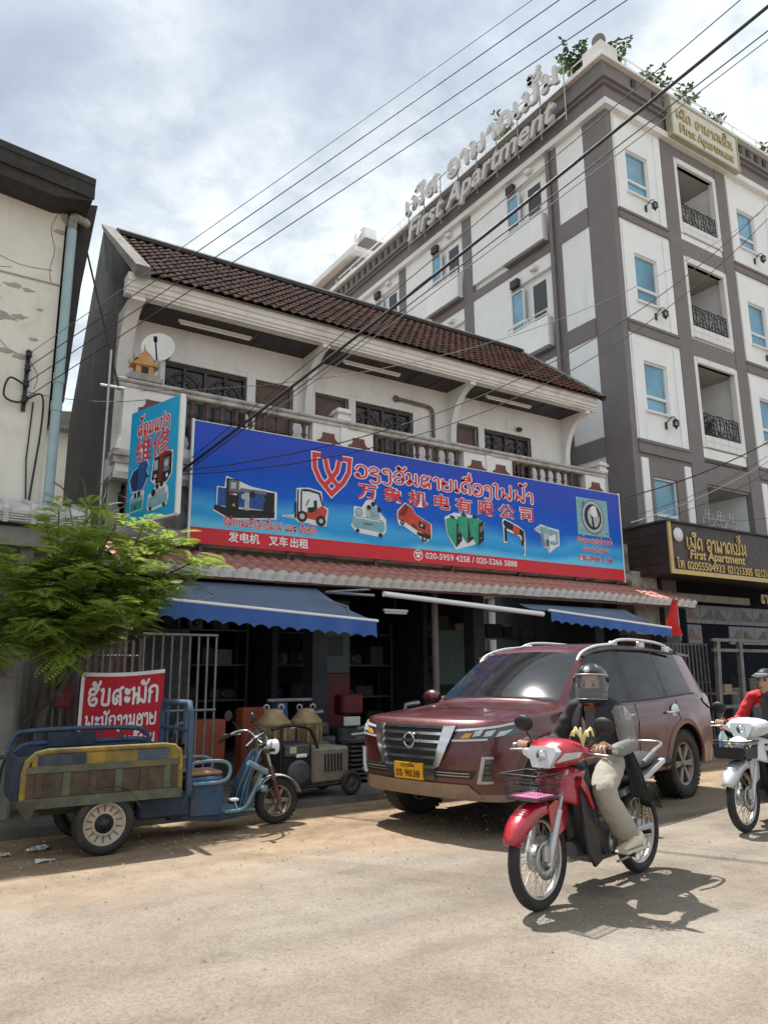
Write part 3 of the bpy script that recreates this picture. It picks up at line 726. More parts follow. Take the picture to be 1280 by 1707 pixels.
# ================================================================ big blue banner
def banner_material():
    m = bpy.data.materials.new('blue_banner_print'); m.use_nodes = True
    nt = m.node_tree; N = nt.nodes; L = nt.links; b = N['Principled BSDF']; b.inputs['Roughness'].default_value = .5; b.inputs['Specular IOR Level'].default_value = .18
    tc = N.new('ShaderNodeTexCoord'); sep = N.new('ShaderNodeSeparateXYZ'); L.new(tc.outputs['Generated'], sep.inputs[0])
    n = N.new('ShaderNodeTexNoise'); n.inputs['Scale'].default_value = 2.0; n.inputs['Detail'].default_value = 3
    mp = N.new('ShaderNodeMapping'); mp.inputs['Scale'].default_value = (2.2, 1, .9); L.new(tc.outputs['Generated'], mp.inputs[0]); L.new(mp.outputs[0], n.inputs[0])
    # printed sweep: lighter cyan towards the lower edge with a wavy boundary
    a = N.new('ShaderNodeMath'); a.operation = 'MULTIPLY_ADD'; L.new(n.outputs[0], a.inputs[0]); a.inputs[1].default_value = .42; L.new(sep.outputs[2], a.inputs[2])
    r = N.new('ShaderNodeValToRGB'); L.new(a.outputs[0], r.inputs[0]); e = r.color_ramp.elements
    st = [(.20, (.05,.40,.66)), (.36, (.16,.58,.80)), (.44, (.03,.33,.72)), (.54, (.06,.38,.74)), (.66, (.010,.12,.58)), (.90, (.012,.085,.52)), (1.0, (.035,.08,.48))]
    while len(e) < len(st): e.new(.5)
    for el, (p, c) in zip(e, st): el.position = p; el.color = (*c, 1)
    L.new(r.outputs[0], b.inputs['Base Color'])
    nb = N.new('ShaderNodeTexNoise'); nb.inputs['Scale'].default_value = 1.1; nb.inputs['Detail'].default_value = 2; L.new(tc.outputs['Object'], nb.inputs[0])
    bp = N.new('ShaderNodeBump'); bp.inputs['Strength'].default_value = .35; bp.inputs['Distance'].default_value = .15; L.new(nb.outputs[0], bp.inputs['Height']); L.new(bp.outputs[0], b.inputs['Normal']); return m
BY = 10.5
BX0, BX1, BZ0, BZ1 = 3.41, 12.66, 3.28, 5.12
ban = thing('shop_banner', 'long blue and red shop banner with Chinese lettering and machine pictures below the balcony', 'banner', ((BX0+BX1)/2, BY, BZ0))
b = MB(); b.box((BX0, BY, BZ0), (BX1, BY+.04, BZ1)); board = obj('board', b, banner_material(), ban)
M_bred = flat('banner_red', (.62,.035,.05), .45); M_lred = flat('letter_red', (.66,.05,.06), .45); M_lwhite = flat('letter_white', (.85,.83,.83), .45)
b = MB(); b.box((BX0-.002, BY-.004, BZ0-.002), (BX1+.002, BY, BZ0+.235)); obj('red_strip', b, M_bred, ban)
b = MB()
for a_, c_ in (((BX0-.03, BY-.006, BZ0-.03), (BX0, BY+.05, BZ1+.03)), ((BX1, BY-.006, BZ0-.03), (BX1+.03, BY+.05, BZ1+.03)), ((BX0, BY-.006, BZ1), (BX1, BY+.05, BZ1+.012))): b.box(a_, c_)
obj('frame', b, M_white, ban)
for x in pb:
    c = MB(); c.box((x-.025, BY+.05, 2.95), (x+.025, BY+.09, 5.0)); obj('support_post', c, M_grille, ban)
# pixel-derived positions: u = metres from the left edge, v = metres up from the lower edge
def BMs(x, z, s): return BM(x, z) @ Matrix.Diagonal((s, s, 1, 1))
def BM(x, z): return frame_at((x, BY-.004, z), (1,0,0), (0,0,1), (0,-1,0))
put_lao('lao_title', 'ວຽງຈັນຂາຍເຄື່ອງໄຟຟ້າ', BM(6.15, 4.63), M_lred, ban, .21, width=4.05, stroke=.145, outline=M_lwhite, ow=.13)
put_text('chinese_title', '万 象 机 电 有 限 公 司', BM(6.20, 4.30), M_lred, ban, .285, bold=.022, outline=M_lwhite, ow=.03, width=3.96)
put_lao('lao_line', 'ບໍລິການເຊົ່າຈັກປັ່ນໄຟ ແລະ ລົດຍົກ', BM(3.91, 3.585), M_lred, ban, .095, width=1.55, stroke=.17, outline=M_lwhite, ow=.12)
for t_w, x_w, w_w in (('发电机', 3.99, .50), ('叉车', 4.64, .32), ('出租', 5.00, .31)): put_text('chinese_line', t_w, BM(x_w, 3.355), M_lwhite, ban, .16, bold=.02, width=w_w)
for t_w, x_w, w_w in (('020-5959 4258', 7.57, .98), ('/', 8.60, .05), ('020-5266 5888', 8.70, .98)): put_text('phone_numbers', t_w, BM(x_w, 3.365), M_lwhite, ban, .15, bold=.012, width=w_w)
pm_ = BM(7.42, 3.41)
b = MB(); n_ = 24
ring = [(.095*math.cos(2*PI*i/n_), .095*math.sin(2*PI*i/n_)) for i in range(n_)]; inn = [(.08*math.cos(2*PI*i/n_), .08*math.sin(2*PI*i/n_)) for i in range(n_)]
b.add([pm_ @ Vector((u, v, .003)) for u, v in ring+inn], [(i, (i+1) % n_, n_+(i+1) % n_, n_+i) for i in range(n_)])
def pol(mb, pts, M, z, m=None): mb.add([M @ Vector((u, v, z)) for u, v in pts], [list(range(len(pts)))], m)
pol(b, [(-.045,-.045),(.045,-.045),(.03,.01),(-.03,.01)], pm_, .003); pol(b, [(-.06,.015),(-.03,.015),(-.02,.03),(.02,.03),(.03,.015),(.06,.015),(.05,.05),(-.05,.05)], pm_, .003)
obj('telephone_mark', b, M_lwhite, ban)
put_lao('lao_small_line', 'ຮັບສ້ອມແປງຈັກປັ່ນໄຟຟ້າ', BM(11.33, 4.00), M_lred, ban, .075, width=1.04, stroke=.16, outline=M_lwhite, ow=.14)
put_lao('lao_small_line', 'ສ້ອມແປງເຄື່ອງໄຟຟ້າ', BM(11.48, 3.82), M_lred, ban, .07, width=.76, stroke=.16, outline=M_lwhite, ow=.14)
put_text('chinese_small_line', '维修各类电机、水泵', BM(11.33, 3.64), M_lred, ban, .115, bold=.02, outline=M_lwhite, ow=.03, width=1.0)
# shield-like emblem drawn as one thick line
EM = BM(5.36, 4.28)
b = MB(); c_ = MB()
strokes = [[(.16,.62),(.04,.62),(.05,.40),(.14,.22),(.36,.0),(.58,.22),(.68,.40),(.70,.62),(.56,.62)], [(.24,.58),(.28,.40),(.36,.26),(.50,.13)], [(.50,.58),(.46,.40),(.36,.26),(.24,.13)]]
def poly_stroke(mb, pts, w, M, z):
    P = [Vector(q) for q in pts]; n = len(P); A = []; B = []
    for i in range(n):
        d0 = (P[i]-P[i-1]).normalized() if i else (P[1]-P[0]).normalized(); d1 = (P[i+1]-P[i]).normalized() if i < n-1 else d0
        t = (d0+d1).normalized(); nn = Vector((-t.y, t.x)); k = 1/max(.5, nn.dot(Vector((-d0.y, d0.x)))); A.append(P[i]+nn*w/2*k); B.append(P[i]-nn*w/2*k)
    mb.add([M @ Vector((p.x, p.y, z)) for p in A+B], [(i, n+i, n+i+1, i+1) for i in range(n-1)])
for i, s_ in enumerate(strokes):
    poly_stroke(b, s_, .115, EM, .003+.0002*i); poly_stroke(c_, s_, .08, EM, .006+.0002*i)
obj('emblem_outline', b, M_lwhite, ban); obj('emblem', c_, M_lred, ban)

# pictures of machines printed on the banner: flat coloured shapes with a pale cut-out edge
PC = dict(k=flat('print_black', (.02,.022,.025), .45), g=flat('print_grey', (.16,.17,.18), .45), b=flat('print_blue', (.03,.09,.28), .45, var=.35, scale=25), r=flat('print_red', (.55,.075,.045), .45, var=.2, scale=9), t=flat('print_teal', (.22,.42,.46), .45, var=.15, scale=9), w=flat('print_white', (.72,.75,.76), .45), n=flat('print_green', (.04,.33,.20), .45, var=.2, scale=9), y=flat('print_yellow', (.55,.42,.05), .45), s=flat('print_silver', (.42,.46,.48), .45, var=.3, scale=18), d=flat('print_darkred', (.22,.03,.025), .45))
def circ(cx, cy, r, n=14, sx=1.): return [(cx+r*sx*math.cos(2*PI*i/n), cy+r*math.sin(2*PI*i/n)) for i in range(n)]
def rect(a, b, c, d): return [(a, b), (c, b), (c, d), (a, d)]
def picture(M, halo, shapes, parent, label=None):
    mb = MB(); pol(mb, halo, M, .002, PC['w'])
    for i, (c, pts) in enumerate(shapes): pol(mb, pts, M, .004+.0012*i, PC[c])
    return obj('printed_picture', mb, None, parent, label=label)
def halo_of(pts, k=1.07):
    cx = sum(p[0] for p in pts)/len(pts); cy = sum(p[1] for p in pts)/len(pts)
    return [(cx+(x-cx)*k, cy+(y-cy)*k) for x, y in pts]
# generator set
o = [(0,.06),(.26,-.06),(1.06,.02),(1.06,.46),(.62,.50),(.36,.58),(.20,.62),(.18,.44),(.06,.44),(.06,.12)]
picture(BMs(3.75, 3.75, .92), halo_of(o, 1.06), [('k', [(0,.06),(.26,-.06),(1.06,.02),(1.06,.14),(.26,.10),(.02,.14)]), ('b', rect(.06,.13,.22,.43)), ('k', rect(.20,.10,.42,.60)), ('g', rect(.24,.38,.42,.58)), ('b', rect(.42,.14,.86,.42)), ('s', rect(.52,.10,.60,.40)), ('k', rect(.86,.08,1.05,.45)), ('g', rect(.44,.40,.90,.46)), ('b', circ(.78,.30,.10)), ('s', rect(.27,.43,.36,.54)), ('r', rect(.25,.32,.30,.36)), ('w', rect(.31,.33,.38,.355)), ('y', [(.30,.14),(.36,.14),(.33,.20)]), ('s', circ(.50,.32,.05)), ('k', circ(.65,.38,.05))], ban, 'printed picture of a dark blue and black diesel generator set')
# forklift
o = [(-.24,.05),(.0,.03),(.06,-.02),(.24,-.02),(.48,-.06),(.62,-.04),(.66,.28),(.56,.32),(.52,.58),(.28,.62),(.10,.60),(.02,.58),(.02,.32),(-.02,.10),(-.24,.08)]
picture(BMs(5.08, 3.78, .86), halo_of(o, 1.05), [('k', rect(.03,.05,.06,.58)), ('k', rect(.10,.05,.13,.58)), ('s', [(-.24,.06),(.02,.03),(.02,.05),(-.24,.08)]), ('k', rect(-.02,.04,.02,.34)), ('r', [(.20,.06),(.60,.02),(.65,.26),(.54,.32),(.30,.16),(.20,.18)]), ('k', [(.12,.60),(.28,.61),(.50,.57),(.58,.32),(.55,.32),(.47,.54),(.28,.57),(.14,.56)]), ('k', [(.26,.16),(.40,.20),(.38,.28),(.24,.26)]), ('k', [(.38,.24),(.44,.24),(.43,.42),(.37,.40)]), ('k', circ(.13,.08,.105)), ('s', circ(.13,.08,.055)), ('k', circ(.52,.03,.10)), ('s', circ(.52,.03,.045)), ('g', [(.20,.30),(.26,.42),(.28,.41),(.22,.29)])], ban, 'printed picture of an orange forklift')
# air compressor
o = [(0,.08),(.10,-.02),(.56,-.06),(.66,.04),(.66,.24),(.56,.34),(.42,.54),(.28,.52),(.20,.40),(.05,.40),(.05,.26)]
picture(BMs(6.11, 3.73, .96), halo_of(o, 1.08), [('t', [(.0,.10),(.04,.04),(.62,.0),(.66,.06),(.65,.18),(.60,.22),(.05,.25),(0,.20)]), ('t', [(.02,.12),(.64,.05),(.64,.08),(.02,.15)]), ('w', [(.06,.21),(.58,.18),(.58,.20),(.06,.235)]), ('t', circ(.13,.32,.08)), ('s', circ(.13,.32,.05)), ('s', rect(.28,.24,.55,.40)), ('k', circ(.33,.42,.045)), ('k', circ(.42,.49,.045)), ('k', circ(.53,.40,.05)), ('t', rect(.38,.28,.50,.44)), ('t', circ(.46,.32,.06)), ('k', circ(.10,-.01,.035)), ('k', circ(.56,-.05,.04)), ('g', rect(.22,.12,.27,.145)), ('g', rect(.28,.115,.40,.14))], ban, 'printed picture of a pale air compressor with tank')
# red portable generator
o = [(0,.22),(.0,.36),(.16,.52),(.30,.46),(.38,.34),(.70,.20),(.70,-.04),(.54,-.14),(.44,-.04),(.12,.12),(.04,.12)]
picture(BMs(7.01, 3.78, .98), halo_of(o, 1.06), [('r', [(0,.22),(.0,.36),(.16,.52),(.30,.46),(.38,.34),(.70,.20),(.70,0),(.40,.06),(.12,.20)]), ('d', [(.28,.12),(.70,-.04),(.70,.02),(.30,.18)]), ('r', [(.38,.10),(.68,-.0),(.68,.18),(.38,.30)]), ('k', [(.44,.12),(.58,.08),(.58,.18),(.44,.24)]), ('s', circ(.50,.16,.03)), ('k', circ(.09,.17,.045)), ('s', circ(.09,.17,.02)), ('k', [(.40,-.02),(.68,-.08),(.70,-.02),(.40,.04)]), ('k', circ(.55,-.08,.055)), ('s', circ(.55,-.08,.025)), ('d', [(.02,.30),(.14,.30),(.22,.44),(.16,.50)])], ban, 'printed picture of a red wheeled generator')
# green welding machines
o = [(.0,.42),(.20,.52),(.60,.52),(.86,.42),(.84,.12),(.62,.0),(.22,-.12),(.04,.14)]
sh = []
for dx, dy in ((.0, 0.), (.26, .06), (.50, .05)):
    sh += [('n', [(dx, .40+dy), (dx+.12, .44+dy), (dx+.36, .40+dy), (dx+.24, .33+dy)]), ('n', [(dx, .40+dy), (dx+.24, .33+dy), (dx+.22, -.10+dy*1.6), (dx+.03, .14+dy)]), ('k', [(dx+.24, .33+dy), (dx+.36, .40+dy), (dx+.355, .04+dy), (dx+.22, -.10+dy*1.6)]), ('g', [(dx+.26,.27+dy),(dx+.34,.32+dy),(dx+.34,.22+dy),(dx+.26,.16+dy)]), ('y', [(dx+.28,.08+dy),(dx+.30,.095+dy),(dx+.30,.07+dy),(dx+.28,.055+dy)]), ('k', [(dx+.10,.44+dy),(dx+.20,.42+dy),(dx+.20,.46+dy),(dx+.10,.48+dy)])]
picture(BMs(8.03, 3.71, 1.), halo_of(o, 1.06), sh, ban, 'printed picture of three green welding machines')
# hammer drills
o = [(0,.48),(.04,.54),(.36,.44),(.52,.36),(.54,.18),(.52,-.10),(.48,-.10),(.46,.12),(.40,.24),(.10,.32),(.10,.10),(.02,.10),(.02,.36)]
picture(BMs(9.37, 3.71, 1.), halo_of(o, 1.07), [('k', [(0,.47),(.05,.53),(.30,.45),(.28,.32),(.06,.38)]), ('r', [(.26,.46),(.44,.40),(.46,.28),(.30,.26),(.24,.32)]), ('k', [(.42,.40),(.52,.36),(.53,.16),(.48,.06),(.45,.10),(.46,.24),(.40,.30)]), ('r', [(.49,.28),(.53,.26),(.53,.18),(.49,.16)]), ('k', rect(.03,.12,.085,.38)), ('k', rect(.495,-.08,.51,.10))], ban, 'printed picture of a red and black hammer drill')
o = [(0,.34),(.16,.44),(.40,.40),(.60,.38),(.60,.10),(.48,.04),(.34,-.06),(.28,.02),(.20,.04),(.16,.26)]
picture(BMs(10.18, 3.77, 1.05), halo_of(o, 1.06), [('s', [(.0,.36),(.14,.40),(.14,.32),(.02,.30)]), ('t', [(.12,.42),(.44,.38),(.44,.26),(.14,.28)]), ('s', [(.22,.30),(.34,.28),(.36,-.03),(.26,.0)]), ('g', [(.16,.28),(.20,.28),(.24,.04),(.20,.04)]), ('t', [(.44,.38),(.58,.36),(.58,.12),(.46,.08),(.46,.14),(.53,.16),(.53,.30),(.44,.30)]), ('t', rect(.36,.10,.48,.16)), ('b', rect(.27,.06,.33,.18)), ('s', circ(.30,.40,.04))], ban, 'printed picture of a pale green rotary hammer')
# photograph of a copper coil at the right
M5 = BM(11.36, 4.15); b = MB()
pol(b, rect(0,0,.92,.78), M5, .003, PC['t']); rg = random.Random(8)
for i in range(26):
    x, y = rg.uniform(.02,.84), rg.uniform(.02,.7); pol(b, rect(x, y, x+rg.uniform(.02,.08), y+rg.uniform(.02,.07)), M5, .004+.0001*i, PC[rg.choice('gstwk')])
pol(b, circ(.46,.40,.36,28,.92), M5, .0075, PC['g']); pol(b, circ(.46,.40,.33,28,.92), M5, .0085, PC['s']); pol(b, circ(.46,.40,.27,28,.92), M5, .0095, PC['k']); pol(b, circ(.48,.40,.22,28,.8), M5, .0105, PC['s']); pol(b, circ(.50,.52,.12,20,.9), M5, .0115, PC['w']); pol(b, [(.44,.14),(.50,.16),(.46,.40),(.40,.44)], M5, .0125, PC['k']); pol(b, [(.56,.60),(.66,.52),(.64,.40),(.60,.48)], M5, .0128, PC['d'])
obj('printed_photo', b, None, ban, label='printed photo of a motor coil in pale blue and grey')

# ================================================================ blue repair sign set across the pavement
A_, B_ = Vector((2.45, 10.30, 0)), Vector((2.79, 9.22, 0)); ux = (B_-A_).normalized(); nz = Vector((-abs(ux.y), -ux.x if ux.y > 0 else -abs(ux.x), 0)); nz = ux.cross(Vector((0,0,1))); SW = (B_-A_).length/.94
rs = thing('repair_sign', 'upright sky-blue repair signboard with red Chinese characters, projecting above the tree', 'sign', (2.8, 10.4, 3.5))
RM = frame_at((A_.x, A_.y, 3.40), ux, (0,0,1), nz) @ Matrix.Diagonal((.94, .94, 1, 1))
M_sky = flat('sign_blue', (.02,.36,.64), .4, var=.08)
b = MB(); b.box((0,0,-.04), (SW,1.68,0), None, RM); obj('board', b, M_sky, rs)
b = MB(); b.box((SW,-.01,-.06), (SW+.035,1.69,.004), None, RM); b.box((0,-.03,-.06), (SW,-.001,.002), None, RM); obj('frame', b, M_white, rs)
def RMo(x, y): return RM @ Matrix.Translation((x, y, 0))
put_lao('lao_title', 'ສ້ອມແປງ', RMo(.20, 1.27), M_lred, rs, .17, width=.80, stroke=.2, outline=M_lwhite, ow=.14)
put_text('chinese_title', '维修', RMo(.17, .90), M_lred, rs, .42, bold=.010, outline=M_lwhite, ow=.014, width=.84)
o = [(.08,.44),(.12,.36),(.38,.36),(.44,.44),(.50,.56),(.46,.62),(.50,.70),(.44,.78),(.26,.76),(.24,.70),(.12,.66),(.04,.54)]
picture(RMo(.02, .10), halo_of(o, 1.08), [('b', o), ('b', rect(.26,.68,.44,.77)), ('k', rect(.44,.52,.52,.55)), ('b', circ(.36,.54,.10)), ('k', rect(.12,.40,.14,.64)), ('k', rect(.17,.38,.19,.67)), ('k', rect(.22,.37,.24,.68))], rs, 'printed picture of a blue electric motor')
o = [(.0,.04),(.1,-.03),(.36,-.04),(.46,.06),(.46,.36),(.30,.40),(.04,.34)]
picture(RMo(.62, .52), halo_of(o, 1.1), [('k', o), ('d', [(.16,-.02),(.24,-.02),(.26,.37),(.18,.36)]), ('d', [(.18,.34),(.44,.34),(.42,.39),(.28,.40)]), ('s', rect(.05,.16,.14,.30)), ('s', rect(.06,.05,.13,.10)), ('g', rect(.28,.10,.42,.30)), ('s', circ(.35,.22,.05)), ('w', circ(.08,.0,.03)), ('w', circ(.38,.04,.03))], rs, 'printed picture of a black and red portable generator')
o = [(.0,.0),(.30,.02),(.32,.26),(.22,.32),(.10,.30),(.0,.2)]
picture(RMo(.12, .16), halo_of(o, 1.08), [('n', [(0,0),(.30,.02),(.30,.14),(0,.12)]), ('t', [(0,.12),(.30,.14),(.30,.22),(.02,.2)]), ('k', rect(.08,.20,.14,.27)), ('k', rect(.17,.2,.24,.28)), ('b', circ(.12,.06,.03))], rs, 'printed picture of a small pump')
o = [(.0,.04),(.06,-.02),(.44,.02),(.48,.12),(.46,.24),(.34,.38),(.22,.36),(.14,.26),(.02,.2)]
picture(RMo(.55, .14), halo_of(o, 1.08), [('t', [(0,.06),(.04,.0),(.46,.05),(.46,.18),(.02,.17)]), ('s', rect(.16,.17,.40,.26)), ('k', circ(.22,.30,.04)), ('k', circ(.32,.32,.04)), ('k', circ(.08,.0,.03)), ('k', circ(.40,.02,.03)), ('k', circ(.14,.22,.05))], rs, 'printed picture of a pale air compressor')
b = MB()
for z in (4.35, 3.75): b.tube([RM @ Vector((SW*.85, z-3.52, -.05)), (3.05, 10.75, z+.25)], .022, 6)
obj('stay', b, M_grille, rs)
# ================================================================ apartment block
AX, AY = 13.9, 11.0
M_agrey = mat('taupe_grey_paint', (.20,.18,.178), .85, var=.07, scale=2, dirt=(.27,.25,.24), dirt_amt=.12, dirt_scale=1.5, bump=.08)
M_aw = mat('apartment_white', (.84,.855,.85), .85, var=.04, scale=2, dirt=(.5,.49,.47), dirt_amt=.08, dirt_scale=.8, streak=(2.4, .12, (.52,.51,.49)))
M_trim = mat('apartment_trim_white', (.76,.755,.745), .8, var=.06, scale=3, dirt=(.38,.36,.34), dirt_amt=.15)
M_bglass = mat('sky_reflection_glass', (.11,.29,.41), .06, var=.5, scale=.8, spec=.9)  # blue base and its mottling stand in for reflected sky
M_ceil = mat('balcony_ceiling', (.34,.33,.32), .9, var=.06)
M_iron = mat('wrought_iron', (.035,.030,.028), .6, var=.2)
M_lamp = mat('lantern_glass', (.30,.30,.28), .2, var=.1)
apt = thing('apartment_block', 'tall white and taupe-grey apartment block with rooftop lettering and corner pilaster', 'building', (18, 15, 0))
A = apt
floors = [(3.62, 6.58), (6.66, 9.64), (9.72, 12.70), (12.78, 15.6)]
core = MB()
core.box((AX+.12, AY+.12, 0), (16.55, 25.5, 15.9)); core.box((18.45, AY+.12, 0), (24, 25.5, 15.9)); core.box((16.55, AY+1.7, 0), (18.45, 25.5, 15.9)); obj('core_wall', core, M_aw, A)
# ---- front face pilasters / bands / white panels
def bx(name, a, b, m, parent=A, bev=0.):
    o_ = MB()
    (o_.bbox(a, b, bev) if bev else o_.box(a, b)); return obj(name, o_, m, parent)
bx('pilaster', (AX, AY, 0), (14.10, AY+.8, 15.62), M_agrey)
bx('pilaster', (16.02, AY-.02, 0), (16.56, AY+.14, 15.62), M_agrey)
bx('pilaster', (18.44, AY-.02, 0), (18.92, AY+.14, 15.62), M_agrey)
bx('pilaster', (21.2, AY-.02, 0), (21.8, AY+.14, 15.62), M_agrey)
for z0, z1 in ((12.56, 12.84), (9.48, 9.80), (6.44, 6.77)):
    for xa, xb in ((14.10, 16.02), (18.92, 21.2)):
        B_ = bx('floor_band', (xa, AY-.03, z0), (xb, AY+.12, z1), M_agrey)
        bx('band_moulding', (xa, AY-.06, z1-.07), (xb, AY-.03, z1), M_agrey, B_); bx('band_moulding', (xa, AY-.05, z0), (xb, AY-.03, z0+.05), M_agrey, B_)
# wall skins with window openings (proud panels)
for xa, xb in ((14.10, 16.02), (18.92, 21.2)):
    wx0 = xa+.46; wx1 = wx0+.86
    for fi, (z0, z1) in enumerate(((3.6, 6.44), (6.77, 9.48), (9.80, 12.56), (12.84, 15.62))):
        wz0, wz1 = ((4.62, 5.92), (7.55, 8.84), (10.42, 11.74), (13.46, 14.72))[fi]
        m_ = M_aw if fi else M_agrey
        s_ = MB()
        s_.box((xa, AY, z0), (wx0, AY+.12, z1)); s_.box((wx1, AY, z0), (xb, AY+.12, z1)); s_.box((wx0, AY, z0), (wx1, AY+.12, wz0)); s_.box((wx0, AY, wz1), (wx1, AY+.12, z1))
        P_ = obj('wall_panel', s_, m_, A)
        for x in (xa+.04, xb-.30): bx('raised_strip', (x, AY-.035, z0), (x+.24, AY, z1-.12), M_aw, P_)
        W_ = bx('window', (wx0, AY+.095, wz0), (wx1, AY+.11, wz1), M_bglass)
        f = MB()
        for (a, b) in (((wx0, wz0), (wx0+.05, wz1)), ((wx1-.05, wz0), (wx1, wz1)), ((wx0+.05, wz0), (wx1-.05, wz0+.05)), ((wx0+.05, wz1-.05), (wx1-.05, wz1)), ((wx0+.05, wz0+.36), (wx1-.05, wz0+.43))): f.box((a[0], AY+.05, a[1]), (b[0], AY+.095, b[1]))
        obj('window_frame', f, M_white, W_)
        bx('window_sill', (wx0-.06, AY-.06, wz0-.06), (wx1+.06, AY, wz0), M_trim, W_)
        if fi:
            l = MB(); lx, lz = wx1-.12, wz0-.26
            l.tube([(lx-.12, AY-.01, lz-.02), (lx-.12, AY-.05, lz+.05), (lx-.06, AY-.14, lz+.17), (lx, AY-.2, lz+.16)], .014, 6); l.bbox((lx-.16, AY-.03, lz-.12), (lx-.08, AY, lz+.06), .01); L_o = obj('wall_lantern', l, M_iron, A)
            g = MB(); g.lathe([(0,-.16),(.02,-.14),(.035,-.10),(.055,-.09),(.075,.04),(.085,.05),(.05,.09),(.02,.12),(0,.14)], (lx, AY-.2, lz), n=8); obj('lantern_cage', g, M_iron, L_o)
            g = MB(); g.lathe([(.050,-.08),(.068,.03)], (lx, AY-.2, lz), n=8); g2 = MB()
            for t in range(4):
                an = PI/4+t*PI/2; u = .062; g2.box((lx+u*math.cos(an)-.018, AY-.2+u*math.sin(an)-.018, lz-.075), (lx+u*math.cos(an)+.018, AY-.2+u*math.sin(an)+.018, lz+.02))
            obj('lantern_pane', g2, M_lamp, L_o)
# ---- recessed balconies
def iron_panel(x0, x1, z0, z1, y, seed):
    mb = MB(); rg = random.Random(seed)
    for z in (z0, z1, z0+.06): mb.tube([(x0, y, z), (x1, y, z)], .016, 5)
    n = 6; wd = (x1-x0)/n
    for i in range(n+1): mb.tube([(x0+i*wd, y, z0), (x0+i*wd, y, z1)], .012, 5)
    for i in range(n):
        cx = x0+(i+.5)*wd; cz = (z0+z1)/2; s = 1 if i % 2 else -1
        for (dx, dz, sg) in ((-.22*wd, .18, 1), (.22*wd, -.14, -1)):
            pts = [(cx+s*dx+s*sg*(.05+.10*wd*t/10)*math.cos(t*.62), y, cz+dz+(.03+.016*t*.6)*math.sin(t*.62)) for t in range(16)]
            mb.tube(pts, .0115, 4)
        mb.tube(catmull([(cx-.4*wd*s, y, z0+.08), (cx, y, cz-.05), (cx+.36*wd*s, y, z1-.06)], 4), .012, 4)
    return mb
for fi, (z0, ztop, rail0, rail1) in enumerate(((6.95, 9.25, 7.32, 7.90), (9.95, 12.12, 10.32, 10.90), (12.98, 15.12, 13.35, 13.94))):
    R_ = MB(); R_.box((16.56, AY+.02, z0-.25), (18.44, AY+1.7, z0)); obj('balcony_floor', R_, M_aw, A)
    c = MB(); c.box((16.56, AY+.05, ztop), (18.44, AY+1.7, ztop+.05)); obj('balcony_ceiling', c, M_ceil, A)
    for (a, b) in (((16.56, AY-.01, rail0-.36), (16.70, AY+.14, ztop+.16)), ((18.30, AY-.01, rail0-.36), (18.44, AY+.14, ztop+.16))): bx('jamb', a, b, M_trim)
    bx('lintel_moulding', (16.70, AY-.03, ztop), (18.30, AY+.14, ztop+.16), M_trim)
    bx('balcony_apron', (16.70, AY-.01, rail0-.34), (18.30, AY+.14, rail0-.02), M_trim)
    for r_ in range(2):
        for c_ in range(5):
            x0 = 16.71+c_*.318+(.0 if r_ else .0); bx('apron_block', (x0, AY-.025, rail0-.335+.16*r_), (x0+.30, AY-.01, rail0-.19+.16*r_), M_trim)
    bx('spandrel', (16.56, AY-.005, ztop+.162), (18.44, AY+.12, ztop+.66 if fi < 2 else 15.62), mat('grey_stone_cladding', (.21,.195,.19), .9, var=.25, scale=14, dirt=(.40,.39,.38), dirt_amt=.08+.14*(fi == 1), dirt_scale=7))
    obj('iron_railing', iron_panel(16.70, 18.30, rail0, rail1, AY+.05, fi), M_iron, A)
    d = MB(); d.box((16.9, AY+1.66, z0), (17.9, AY+1.70, z0+2.0)); Dd = obj('balcony_door', d, M_wglass, A)
    bx('ceiling_lamp', (17.2, AY+.5, ztop-.06), (17.4, AY+.7, ztop-.001), M_iron)
bx('ground_spandrel', (16.56, AY-.005, 6.0), (18.44, AY+.12, 6.55), M_agrey)
c = MB(); c.box((16.56, AY+.05, 5.95), (18.44, AY+1.7, 6.0)); obj('balcony_ceiling', c, M_ceil, A)
